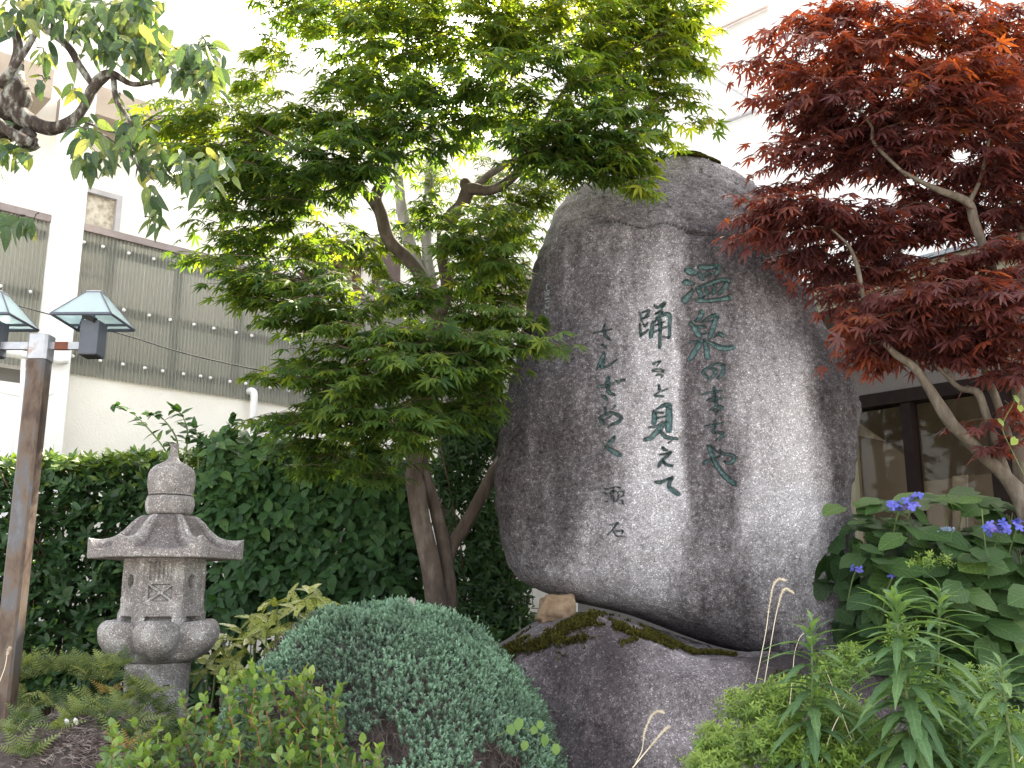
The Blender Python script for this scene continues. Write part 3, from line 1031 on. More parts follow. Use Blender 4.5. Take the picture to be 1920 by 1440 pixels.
# brush strokes: (name, origin, scale, [(points, widths)]); points and widths in enlarged photo pixels
CH = [
    (1270, 480, 14.4, [([(270, 365), (350, 400), (450, 440)], [140, 190, 130]), ([(190, 705), (270, 705), (370, 735)], [110, 165, 90]), ([(200, 1180), (290, 1090), (425, 905)], [180, 140, 50]),
                       ([(600, 290), (820, 300), (1050, 250)], [120, 130, 90]), ([(1130, 240), (1090, 420), (1030, 530)], [95, 100, 70]), ([(600, 430), (640, 550), (710, 640)], [80, 100, 60]), ([(690, 485), (800, 450), (930, 440)], [40, 45, 40]), ([(740, 575), (890, 510)], [40, 45]),
                       ([(560, 850), (760, 790), (1000, 690), (1260, 620), (1370, 660)], [70, 95, 100, 100, 110]), ([(1370, 680), (1270, 860), (1130, 1010)], [120, 115, 90]), ([(550, 880), (620, 970), (650, 1070)], [110, 140, 90]), ([(775, 890), (800, 970)], [80, 90]), ([(1020, 800), (1010, 940), (990, 1020)], [80, 95, 50]), ([(700, 1095), (940, 970)], [35, 45]),
                       ([(550, 1185), (800, 1200), (1100, 1170), (1420, 1120)], [130, 95, 100, 130])]),
    (1270, 570, 12.0, [([(555, 180), (500, 310), (395, 380)], [110, 95, 30]), ([(300, 410), (400, 560), (480, 680), (535, 740)], [60, 115, 115, 50]), ([(565, 380), (720, 290), (880, 240)], [15, 55, 80]), ([(890, 250), (820, 500), (730, 740)], [105, 105, 85]), ([(430, 490), (540, 505), (640, 510)], [30, 75, 30]), ([(540, 410), (690, 385), (810, 370)], [25, 35, 30]), ([(550, 670), (665, 650)], [30, 35]), ([(820, 740), (900, 690), (960, 660), (1035, 715)], [12, 50, 80, 70]),
                       ([(265, 875), (400, 850), (520, 825)], [30, 45, 40]), ([(520, 845), (440, 1000), (330, 1170), (250, 1260)], [110, 115, 100, 70]), ([(620, 850), (660, 1000), (680, 1190)], [70, 105, 110]), ([(590, 795), (760, 870), (900, 950), (1080, 990), (1260, 970)], [30, 65, 105, 110, 95])]),
    (1290, 670, 9.0, [([(405, 190), (480, 225), (440, 300), (350, 365)], [40, 55, 50, 35]), ([(320, 330), (255, 255), (360, 165), (480, 110), (590, 140), (595, 250), (515, 350)], [45, 45, 40, 40, 50, 65, 30])]),
    (1290, 670, 9.0, [([(255, 620), (420, 582), (555, 565)], [28, 32, 30]), ([(440, 495), (460, 600), (475, 650)], [36, 40, 30]), ([(330, 718), (480, 712), (578, 685)], [26, 28, 28]), ([(340, 705), (440, 650)], [20, 18]), ([(470, 640), (480, 760), (505, 830)], [40, 45, 25]), ([(390, 878), (460, 840), (560, 830), (585, 855), (520, 890), (450, 888)], [28, 34, 34, 34, 30, 24]), ([(505, 895), (460, 970)], [32, 12])]),
    (1290, 670, 9.0, [([(280, 1168), (430, 1138), (578, 1110)], [30, 32, 30]), ([(460, 1068), (455, 1160), (430, 1250), (465, 1278)], [36, 40, 40, 30]), ([(460, 1268), (600, 1275), (575, 1330), (480, 1410)], [26, 36, 46, 16])]),
    (1290, 820, 14.4, [([(560, 230), (640, 430), (740, 660), (880, 900), (1050, 1080), (1230, 1230), (1310, 1290)], [80, 120, 110, 105, 125, 110, 40]), ([(440, 690), (580, 620), (700, 560), (880, 500)], [85, 75, 45, 30]), ([(600, 220), (750, 350), (890, 450)], [35, 36, 36]), ([(850, 330), (960, 440), (1100, 450), (1230, 490), (1270, 560), (1200, 660), (1080, 690), (970, 640)], [30, 60, 55, 75, 95, 85, 60, 20])]),
    (1180, 550, 13.09, [([(250, 470), (290, 580), (305, 675)], [36, 46, 42]), ([(310, 470), (430, 420), (488, 425), (440, 520), (370, 595)], [25, 45, 55, 45, 18]), ([(320, 612), (485, 552)], [36, 38]), ([(345, 740), (390, 800), (455, 715)], [30, 55, 20]), ([(258, 740), (265, 900), (280, 1035)], [30, 52, 60]), ([(280, 1022), (370, 970), (462, 895)], [60, 52, 40]),
                        ([(615, 290), (700, 340), (860, 235)], [40, 62, 55]), ([(872, 250), (820, 340), (760, 420), (648, 492)], [62, 46, 32, 36]), ([(660, 488), (825, 448)], [36, 36]), ([(820, 460), (740, 530), (650, 602)], [30, 34, 30]),
                        ([(585, 690), (560, 860), (530, 1060)], [50, 88, 92]), ([(620, 690), (760, 570), (900, 500), (980, 530), (1000, 640), (985, 850), (990, 1040), (950, 1105)], [30, 52, 82, 105, 85, 78, 68, 36]), ([(830, 1062), (900, 1085), (985, 1060)], [34, 38, 36]), ([(640, 780), (720, 740), (860, 698)], [30, 34, 28]), ([(600, 960), (720, 890), (860, 840), (912, 830)], [36, 42, 52, 46]), ([(755, 655), (765, 800), (755, 1000), (748, 1325)], [95, 82, 66, 66])]),
    (1190, 660, 8.0, [([(268, 172), (385, 136), (330, 212)], [22, 24, 12]), ([(268, 270), (360, 250), (440, 275), (420, 312)], [20, 22, 22, 14]), ([(270, 288), (420, 292)], [16, 16]), ([(325, 350), (360, 330), (425, 352), (400, 382)], [22, 24, 24, 16])]),
    (1190, 660, 8.0, [([(365, 498), (375, 562)], [28, 34]), ([(308, 632), (372, 594)], [18, 18]), ([(408, 582), (497, 548)], [20, 24]), ([(300, 650), (432, 666)], [25, 26])]),
    (1190, 660, 8.0, [([(330, 855), (400, 815), (480, 785), (530, 815)], [15, 42, 52, 60]), ([(510, 800), (520, 950), (515, 1165)], [82, 92, 88]), ([(290, 875), (300, 980), (290, 1065)], [30, 72, 60]), ([(330, 900), (432, 912)], [25, 26]), ([(330, 990), (462, 960)], [22, 24]), ([(212, 1132), (330, 1105), (425, 1038)], [26, 28, 18]), ([(472, 1045), (380, 1150), (300, 1225), (240, 1290), (158, 1312)], [35, 75, 72, 60, 50]), ([(388, 1185), (470, 1270), (642, 1302)], [40, 50, 36]), ([(508, 1362), (552, 1330)], [14, 16])]),
    (1190, 830, 13.09, [([(690, 120), (740, 170), (805, 185)], [60, 60, 30]), ([(598, 292), (740, 270), (880, 238), (850, 275), (740, 370), (640, 480), (600, 580)], [24, 38, 70, 62, 56, 62, 50]), ([(700, 440), (800, 540), (935, 560)], [42, 56, 46])]),
    (1190, 830, 13.09, [([(505, 958), (620, 970), (760, 920), (925, 848)], [40, 75, 56, 62]), ([(920, 860), (870, 960), (850, 1080), (950, 1180), (1075, 1265)], [82, 84, 86, 115, 92])]),
    (1090, 590, 8.47, [([(195, 292), (340, 260), (482, 232)], [22, 24, 20]), ([(370, 158), (365, 260), (390, 340), (470, 405)], [30, 36, 36, 14]), ([(320, 482), (352, 478), (392, 520)], [22, 34, 26])]),
    (1090, 590, 8.47, [([(362, 615), (320, 720), (243, 872)], [45, 52, 14]), ([(350, 740), (330, 830), (380, 832), (470, 780), (572, 703)], [40, 52, 26, 24, 14])]),
    (1090, 590, 8.47, [([(258, 1142), (390, 1120), (522, 1085)], [30, 30, 24]), ([(430, 1000), (420, 1120), (440, 1230), (532, 1266)], [56, 46, 46, 26]), ([(348, 1288), (405, 1342)], [40, 36]), ([(548, 1045), (602, 1070)], [32, 32]), ([(630, 1038), (682, 1036)], [32, 34])]),
    (1090, 740, 11.08, [([(490, 268), (502, 345)], [42, 46]), ([(702, 228), (650, 302)], [36, 30]), ([(368, 482), (480, 420), (600, 370), (720, 400), (830, 470), (785, 550), (650, 612), (555, 675)], [30, 42, 46, 50, 52, 56, 46, 14]), ([(400, 520), (470, 600)], [62, 52]), ([(430, 540), (560, 480), (620, 430)], [25, 26, 20])]),
    (1090, 740, 11.08, [([(682, 878), (620, 970), (530, 1062)], [52, 72, 40]), ([(508, 1072), (640, 1160), (795, 1255)], [40, 84, 84])]),
    (1110, 900, 12.0, [([(298, 183), (372, 212)], [26, 24]), ([(258, 283), (352, 322)], [26, 24]), ([(300, 486), (347, 480)], [28, 24]), ([(408, 182), (512, 165)], [22, 20]), ([(400, 292), (460, 250), (537, 255)], [20, 24, 22]), ([(430, 300), (430, 462)], [18, 16]), ([(480, 170), (485, 505)], [20, 18]), ([(500, 380), (510, 462)], [16, 14]), ([(570, 160), (630, 170), (620, 212)], [20, 24, 14]), ([(573, 282), (640, 250), (720, 270), (710, 330), (660, 372)], [22, 26, 28, 24, 14]), ([(605, 330), (590, 410), (528, 482)], [26, 26, 18]), ([(680, 460), (712, 552)], [26, 20])]),
    (1110, 900, 12.0, [([(398, 1012), (502, 1000)], [24, 24]), ([(560, 958), (602, 987)], [28, 26]), ([(560, 980), (460, 1120), (348, 1242)], [28, 28, 24]), ([(480, 1150), (530, 1242)], [26, 22]), ([(520, 1152), (692, 1136), (680, 1202)], [24, 26, 18]), ([(550, 1257), (692, 1272)], [24, 24])]),
]
CH_PALE = [(1000, 500, 12.0, [([(285, 415), (330, 395)], [16, 12]), ([(290, 430), (300, 505)], [22, 18]), ([(318, 542), (362, 530)], [20, 18]), ([(275, 580), (287, 645)], [22, 20]), ([(310, 585), (328, 650), (356, 575)], [18, 20, 14]), ([(270, 732), (352, 708)], [26, 20]), ([(280, 802), (352, 778)], [22, 18]), ([(270, 880), (300, 932), (346, 905)], [24, 30, 20]), ([(255, 1020), (268, 1040)], [26, 24])])]
CRACK = [([(1078, 404), (1140, 412), (1200, 424), (1222, 424), (1245, 417), (1298, 434), (1345, 441), (1372, 446)], [2.0, 3.4, 4.4, 5.0, 3.4, 4.6, 3.2, 2.0]), ([(1288, 434), (1310, 437), (1325, 438)], [4, 7, 4]), ([(946, 965), (950, 985), (947, 1008)], [1.2, 2.0, 1.2])]


def stroke_samples(o, step=1.1):
    ox, oy, sc, strokes = o
    out = []
    for pts, ws in strokes:
        p = np.array(pts, float) / sc + np.array([ox, oy])
        w = np.array(ws, float) / sc
        ln = np.sum(np.linalg.norm(np.diff(p, axis=0), axis=1))
        n = max(5, int(ln / step))
        r = crom(np.hstack([p, w[:, None]]), n)
        out.append((r[:, :2], np.maximum(r[:, 2], 0.8)))
    return out


def build_boulder():
    root = thing('carved_boulder', 'huge upright granite boulder with a green carved Japanese poem, standing on the base rock', 'stone monument', (0.9, YC, BO.zmin))
    # rows dense where the writing is
    z_txt0 = at(1200, 1018, 4.92)[2]
    z_txt1 = at(1200, 484, 4.92)[2]
    z = np.concatenate([np.arange(BO.zmin, z_txt0, 0.008), np.arange(z_txt0, z_txt1, 0.0037), np.arange(z_txt1, BO.zmax, 0.0075)])
    z = np.append(z, BO.zmax)
    q = np.linspace(0, 1, 40)
    edge = np.sin(q * np.pi / 2) ** 1.0
    s_left = -1 + 0.42 * (1 - np.cos(q * np.pi / 2)) / 1.0
    s_mid = np.linspace(-0.58, 0.66, 265)[1:]
    s_right = 1 - 0.34 * (1 - np.cos(q * np.pi / 2))
    s = np.concatenate([s_left[:-1], [-0.58], s_mid[:-1], s_right[::-1]])
    Z, S = np.meshgrid(z, s, indexing='ij')
    XL, XR = BO.edges(Z)
    X = 0.5 * (XL + XR) + 0.5 * (XR - XL) * S
    Yf = BO.front(X, Z)
    P = np.stack([X, Yf, Z], -1)
    px, py, _ = project(P)
    carve = np.zeros(px.shape)
    allst = []
    for o in CH:
        allst += [(p, w, 0.026 if w.max() > 4 else 0.018, -1) for p, w in stroke_samples(o)]
    for o in CH_PALE:
        allst += [(p, w, 0.003, 0.8) for p, w in stroke_samples(o)]
    for pts, ws in CRACK:
        r = crom(np.hstack([np.array(pts, float), np.array(ws, float)[:, None]]), 70)
        r[:, :2] += 1.2 * np.stack([vnoise(np.stack([r[:, 0] * .2, r[:, 1] * .2, 0 * r[:, 0] + k], -1), 5) for k in (0, 3)], -1)
        allst.append((r[:, :2], np.maximum(r[:, 2], 0.6), 0.035, 1.6))
    for p, w, dep, soft in allst:
        hw = w.max() / 2 + 2
        m = (px > p[:, 0].min() - hw) & (px < p[:, 0].max() + hw) & (py > p[:, 1].min() - hw) & (py < p[:, 1].max() + hw)
        if not m.any():
            continue
        a = np.stack([px[m], py[m]], -1)
        d = np.full(len(a), 1e9)
        for k in range(len(p)):
            d = np.minimum(d, np.hypot(a[:, 0] - p[k, 0], a[:, 1] - p[k, 1]) - w[k] / 2)
        t = np.clip(((0.6 if w.max() > 4 else 0.4) - d) / (1.2 if w.max() > 4 else 0.9), 0, 1) if soft < 0 else np.clip((soft * 0.5 - d) / (soft * 1.5), 0, 1)
        carve[m] = np.maximum(carve[m], dep * t)
    N3 = np.stack([X, Yf, Z], -1)
    rough = 0.006 * fbm(N3 * 11, 4, 21) + 0.0028 * fbm(N3 * 60, 2, 31) + 0.010 * np.clip(np.abs(fbm(N3 * 5.5, 3, 23)) - 0.05, 0, 0.5)
    pit = np.clip(vnoise(N3 * 26, 41) - 0.62, 0, 1) * 0.05 * (0.35 + 0.65 * (Z > BO.zr))
    ins = carve > 0.001
    rough = np.where(ins, 0.3 * rough, rough)
    Y = Yf + rough + carve + np.where(ins, 0, pit)
    # back half
    sb = np.cos(np.linspace(0, np.pi, 42))[1:-1]
    ZB, SB = np.meshgrid(z, sb, indexing='ij')
    XL, XR = BO.edges(ZB)
    XB = 0.5 * (XL + XR) + 0.5 * (XR - XL) * SB
    yc, b = BO.depth(ZB)
    YB = yc + b * (1 - np.abs(SB) ** 2.4) ** (1 / 2.4) + 0.04 * fbm(np.stack([XB, ZB, 0 * ZB], -1) * 2.2, 3, 51)
    V = np.concatenate([np.stack([X, Y, Z], -1), np.stack([XB, YB, ZB], -1)], 1)
    # weathering: pale washed streaks and dark sooty ones, as they run down this stone
    tab = {
        285: [(1190, .62), (1300, .66), (1400, .60)],
        340: [(1060, .58), (1130, .50), (1230, .46), (1300, .40), (1390, .46), (1440, .5)],
        395: [(1035, .62), (1110, .46), (1180, .30), (1250, .42), (1320, .30), (1400, .26), (1460, .26)],
        440: [(1020, .48), (1060, .24), (1160, .36), (1240, .46), (1300, .22), (1400, .18), (1470, .2)],
        490: [(1000, .26), (1120, .24), (1190, .48), (1240, .62), (1275, .55), (1295, .26), (1380, .24), (1490, .16)],
        600: [(975, .18), (1120, .28), (1170, .42), (1205, .64), (1270, .76), (1286, .34), (1370, .34), (1400, .54), (1480, .62), (1525, .28), (1560, .16)],
        760: [(935, .17), (1080, .24), (1140, .36), (1190, .64), (1215, .78), (1276, .84), (1290, .28), (1360, .32), (1392, .70), (1500, 1.0), (1524, .50), (1545, .22), (1605, .26)],
        880: [(928, .16), (1070, .21), (1135, .28), (1175, .60), (1200, .80), (1276, .86), (1290, .30), (1382, .32), (1412, .74), (1500, 1.02), (1538, .68), (1560, .26), (1600, .28)],
        980: [(930, .16), (1060, .20), (1085, .50), (1130, .52), (1160, .50), (1185, .80), (1272, .84), (1292, .34), (1370, .34), (1402, .78), (1520, 1.02), (1552, .46), (1600, .26)],
        1060: [(945, .34), (1020, .40), (1085, .66), (1180, .74), (1265, .76), (1295, .46), (1380, .36), (1430, .66), (1540, .76), (1575, .40), (1605, .30)],
        1120: [(1000, .42), (1090, .58), (1240, .58), (1300, .40), (1400, .24), (1430, .50), (1540, .58), (1600, .36)],
        1190: [(1150, .42), (1260, .24), (1340, .12), (1420, .22), (1500, .48), (1610, .32)],
        1245: [(1150, .30), (1420, .10), (1500, .3), (1610, .24)],
    }
    ks = sorted(tab)
    Vx, Vy, _ = project(V)
    flat = np.stack([V[..., 0], V[..., 1], V[..., 2]], -1)
    wx = Vx + 16 * fbm(flat * np.array([3.0, 3.0, 1.1]), 3, 61) + 7 * fbm(flat * np.array([14.0, 14, 3.0]), 3, 67)
    cols = np.stack([np.interp(wx, [p[0] for p in tab[k]], [p[1] for p in tab[k]]) for k in ks], 0)
    wy = np.clip(Vy + 18 * fbm(flat * 3.5, 2, 71), ks[0], ks[-1])
    kk = np.interp(wy, ks, np.arange(len(ks)))
    k0 = np.clip(kk.astype(int), 0, len(ks) - 2)
    f = kk - k0
    pale = np.take_along_axis(cols, k0[None], 0)[0] * (1 - f) + np.take_along_axis(cols, (k0 + 1)[None], 0)[0] * f
    pale = pale + 0.10 * fbm(flat * np.array([20, 20, 5.0]), 3, 81)
    pale = np.clip(pale + 0.045, 0, 1.1)
    g = Geo()
    g.grid(V, close_u=True)
    n, m = V.shape[:2]
    cb = V[0].mean(0)
    ct = V[-1].mean(0) + np.array([0, 0, 0.012])
    g.add(np.vstack([V[0], cb]), [(k, (k + 1) % m, m) for k in range(m)])
    g.add(np.vstack([V[-1], ct]), [((k + 1) % m, k, m) for k in range(m)])
    att = np.concatenate([pale.reshape(-1), pale[0], [0.3], pale[-1], [0.6]])
    g.build('boulder', M['boulder'], root, smooth=True, attrs={'pale': att})
    # the painted floors of the carved characters
    off = 0
    for mat, src, dfac in ((M['teal'], CH, 0.80), (M['teal_pale'], CH_PALE, 0.5)):
        for o in src:
            g = Geo()
            for p, w in stroke_samples(o):
                dep = (0.026 if w.max() > 4 else 0.018) if src is CH else 0.003
                off += 1
                T = nrm(np.gradient(p, axis=0))
                Nn = np.stack([-T[:, 1], T[:, 0]], -1)
                hw = w[:, None] * 0.5 + 0.05
                A, B = p + Nn * hw, p - Nn * hw
                an = np.linspace(0, np.pi, 7)[1:-1]
                cap0 = np.array([p[0] + hw[0] * (np.cos(t) * Nn[0] - np.sin(t) * T[0]) for t in an])
                cap1 = np.array([p[-1] + hw[-1] * (np.cos(t) * Nn[-1] + np.sin(t) * T[-1]) for t in an])

                def w3(q2, f):
                    r = to_boulder(q2[:, 0], q2[:, 1])
                    r[:, 1] += dep * dfac * f - 0.0002 * (off % 9)
                    return r
                I0, I1 = p + Nn * hw * 0.84, p - Nn * hw * 0.84
                Av, Iv, Mv, Jv, Bv = w3(A, 0.05), w3(I0, 0.97), w3(p, 1.0), w3(I1, 0.97), w3(B, 0.05)
                g.grid(np.stack([Av, Iv, Mv, Jv, Bv], 1))
                for cc, i in ((cap0, 0), (cap1, -1)):
                    v = np.vstack([Av[i:][:1], w3(cc, 0.05), Bv[i:][:1], Mv[i:][:1]])
                    k = len(v) - 1
                    g.add(v, [(j, j + 1, k) for j in range(k - 1)])
            g.build('character' if src is CH else 'small_inscription', mat, root, smooth=False)
    return root


boulder = build_boulder()


def tufts(P, N, size, name, mat, parent, seed=1, blades=5, flat=0.6, kind='stuff'):
    """many tiny blades growing from points P along N: moss"""
    r = np.random.default_rng(seed)
    n = len(P)
    v, t, a = [], [], []
    N = nrm(N)
    for b in range(blades):
        D = nrm(N + flat * r.normal(size=(n, 3)))
        S = nrm(np.cross(D, r.normal(size=(n, 3))))
        L = size * r.uniform(0.6, 1.4, (n, 1))
        v.append(np.stack([P - S * L * 0.28, P + S * L * 0.28, P + D * L], 1))
        c = r.uniform(0, 1, n)
        a.append(np.stack([c * 0.3, c * 0.3, c], 1))
    v = np.concatenate(v)
    a = np.concatenate(a)
    t = np.arange(len(v) * 3).reshape(-1, 3)
    return make_obj(name, v.reshape(-1, 3), t, mat, parent, False, {'rnd': a.reshape(-1)}, kind)


def boulder_moss():
    r = np.random.default_rng(3)
    zc = np.linspace(BO.zmin, BO.zmax, 900)
    xl, xr = BO.edges(zc)
    xa, xb = at(1205, 300, YC)[0], at(1425, 330, YC)[0]
    xs = r.uniform(xa, xb, 9000)
    zt = np.array([zc[(xl <= x) & (xr >= x)].max() for x in xs])
    zs = zt - 0.045 * r.uniform(0, 1, len(xs)) ** 1.5
    ys = BO.front(xs, zs) - 0.004
    P = np.stack([xs, ys, zs + 0.006], -1)
    px, py, _ = project(P)
    w = vnoise(P * np.array([14.0, 3, 14]), 5) + 0.5 * ((px > 1225) & (px < 1350)) + 0.45 * (px > 1378) - 0.6 * ((px > 1352) & (px < 1374))
    P = P[w - 22 * (zt - zs) > 0.02]
    tufts(P, np.array([[0, -0.3, 1.0]]).repeat(len(P), 0), 0.012, 'moss', M['moss'], boulder, 3)


boulder_moss()


# ------------------------------------------------------------------ base rock
class Base:
    CREST = [(868, 1300, 4.72), (905, 1246, 4.74), (960, 1214, 4.72), (1030, 1182, 4.66), (1080, 1166, 4.60), (1125, 1164, 4.55), (1180, 1182, 4.52), (1240, 1208, 4.50), (1290, 1226, 4.48), (1380, 1236, 4.48), (1480, 1241, 4.50), (1600, 1246, 4.55), (1680, 1275, 4.62), (1750, 1340, 4.75)]
    BACK = [(868, 1292, 5.2), (905, 1228, 5.25), (960, 1192, 5.3), (1010, 1165, 5.3), (1050, 1146, 5.25), (1100, 1141, 5.2), (1150, 1150, 5.2), (1240, 1182, 5.2), (1340, 1214, 5.2), (1450, 1232, 5.2), (1600, 1234, 5.2), (1680, 1255, 5.2), (1750, 1320, 5.2)]

    def __init__(self):
        self.c = np.array([at(*k) for k in self.CREST])
        self.b = np.array([at(*k) for k in self.BACK])

    def surf(self, x, t):
        """t 0..1 up the front face, 1..2 back over the top, 2..3 down behind"""
        cz = np.interp(x, self.c[:, 0], self.c[:, 2])
        cy = np.interp(x, self.c[:, 0], self.c[:, 1])
        bz = np.interp(x, self.b[:, 0], self.b[:, 2])
        by = np.interp(x, self.b[:, 0], self.b[:, 1])
        zf = 0.45
        tf = np.clip(t, 0, 1)
        z1 = zf + (cz - zf) * np.sin(tf * np.pi / 2) ** 0.9
        y1 = cy - 0.42 * (1 - tf) ** 1.3 - 0.05 * np.sin(tf * np.pi)
        tt = np.clip(t - 1, 0, 1)
        z2 = cz + (bz - cz) * tt
        y2 = cy + (by - cy) * tt
        td = np.clip(t - 2, 0, 1)
        z3 = bz + (zf - bz) * td ** 1.4
        y3 = by + 0.75 * np.sin(td * np.pi / 2)
        y = np.where(t <= 1, y1, np.where(t <= 2, y2, y3))
        z = np.where(t <= 1, z1, np.where(t <= 2, z2, z3))
        return y, z


BR = Base()


def base_point(x, t):
    x = np.asarray(x, float)
    t = np.asarray(t, float)
    y, z = BR.surf(x, t)
    P = np.stack([x, y, z], -1)
    d = 0.045 * fbm(P * 2.3, 3, 101) + 0.016 * fbm(P * 8, 4, 102) + 0.03 * (0.3 - np.abs(vnoise(P * 4.5, 107))) + 0.016 * (0.3 - np.abs(vnoise(P * 10.5, 109)))
    f = np.clip(t, 0, 1)
    P = P + np.stack([0 * d, -d * np.clip(1.4 - f, 0.25, 1), 0.55 * d * np.clip(f, 0, 1)], -1)
    return P


def build_base():
    x = np.linspace(BR.c[0, 0] - 0.02, BR.c[-1, 0] + 0.02, 330)
    t = np.concatenate([np.linspace(0, 0.85, 90), np.linspace(0.85, 1.15, 45)[1:], np.linspace(1.15, 2, 40)[1:], np.linspace(2, 3, 16)[1:]])
    # round the crest: blend parameters near t=1
    Xg, Tg = np.meshgrid(x, t, indexing='xy')
    V = base_point(Xg, Tg)
    W = V.copy()
    i0, i1 = np.searchsorted(t, 0.86), np.searchsorted(t, 1.16)
    for _ in range(14):
        W[i0:i1] = 0.25 * W[i0 - 1:i1 - 1] + 0.5 * W[i0:i1] + 0.25 * W[i0 + 1:i1 + 1]
    V = W
    V = V + (0.004 * fbm(V * 22, 3, 103))[..., None] * np.array([0.2, -0.8, 0.6])
    # ends closed by pulling the outermost columns in
    V[:, 0, 1] = V[:, 1, 1] + 0.1
    V[:, -1, 1] = V[:, -2, 1] + 0.1
    px, py, _ = project(V)
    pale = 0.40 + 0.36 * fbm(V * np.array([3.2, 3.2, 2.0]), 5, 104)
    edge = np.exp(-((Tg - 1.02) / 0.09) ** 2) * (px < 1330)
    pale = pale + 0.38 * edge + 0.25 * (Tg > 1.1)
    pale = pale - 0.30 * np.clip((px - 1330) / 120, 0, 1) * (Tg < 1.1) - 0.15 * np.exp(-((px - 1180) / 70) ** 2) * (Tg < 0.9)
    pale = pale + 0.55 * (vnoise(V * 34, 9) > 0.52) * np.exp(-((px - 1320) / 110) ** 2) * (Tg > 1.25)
    g = Geo().grid(V)
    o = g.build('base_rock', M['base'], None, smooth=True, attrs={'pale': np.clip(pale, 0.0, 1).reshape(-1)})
    tag(o, 'broad dark mossy base rock lying under the carved boulder', 'rock')
    # moss cushions as a part of the rock
    P, Nn = [], []
    r = np.random.default_rng(12)
    xs = r.uniform(BR.c[0, 0], BR.c[-1, 0], 60000)
    ts = r.uniform(0.62, 1.75, 60000)
    Q = base_point(xs, ts)
    qx, qy, _ = project(Q)
    nz = fbm(Q * 7, 3, 105)

    def dens(qx, qy):
        w = np.zeros(len(qx))
        for (ax, ay, bx, by, rad) in [(903, 1242, 940, 1252, 22), (925, 1240, 1000, 1213, 17), (990, 1220, 1060, 1185, 17), (1060, 1180, 1112, 1165, 13), (905, 1250, 950, 1285, 16), (1155, 1178, 1230, 1200, 10), (1230, 1200, 1300, 1222, 7), (1165, 1210, 1195, 1200, 7), (1110, 1172, 1130, 1174, 7), (1060, 1205, 1095, 1200, 9), (1290, 1222, 1380, 1230, 4), (1015, 1210, 1050, 1200, 14)]:
            L2 = (bx - ax) ** 2 + (by - ay) ** 2
            u = np.clip(((qx - ax) * (bx - ax) + (qy - ay) * (by - ay)) / L2, 0, 1)
            d = np.hypot(qx - ax - u * (bx - ax), qy - ay - u * (by - ay))
            w = np.maximum(w, 1.25 - d / rad)
        return w
    keep = r.uniform(0, 1, len(qx)) < np.clip((dens(qx, qy) + 0.55 * nz + 0.3 * fbm(Q * 30, 2, 108) - 0.35) * 0.9, 0, 0.75)
    P = Q[keep] + np.array([0, -0.004, 0.006])
    tufts(P, np.array([[0, -0.55, 1.0]]).repeat(len(P), 0), 0.016, 'moss', M['moss'], o, 4, blades=4)
    return o


base_rock = build_base()


def wedge():
    c = at(1042, 1143, 5.0)
    r = np.random.default_rng(5)
    u = np.linspace(0, 2 * np.pi, 40, endpoint=False)
    w = np.linspace(-np.pi / 2, np.pi / 2, 24)
    U, W = np.meshgrid(u, w)
    D = np.stack([np.cos(W) * np.cos(U), np.cos(W) * np.sin(U), np.sin(W)], -1)
    e = 0.62
    S = np.sign(D) * np.abs(D) ** e
    V = S * np.array([0.088, 0.13, 0.072])
    V = V * (1 + 0.16 * fbm(D * 2.1, 3, 6))[..., None]
    V = V + np.stack([0.25 * V[..., 2], 0 * V[..., 0], 0 * V[..., 0]], -1)
    o = Geo().grid(V + c, close_u=True).build('wedge_stone', M['tan'], None, smooth=True)
    tag(o, 'small tan stone wedged between the carved boulder and the base rock', 'stone')


wedge()

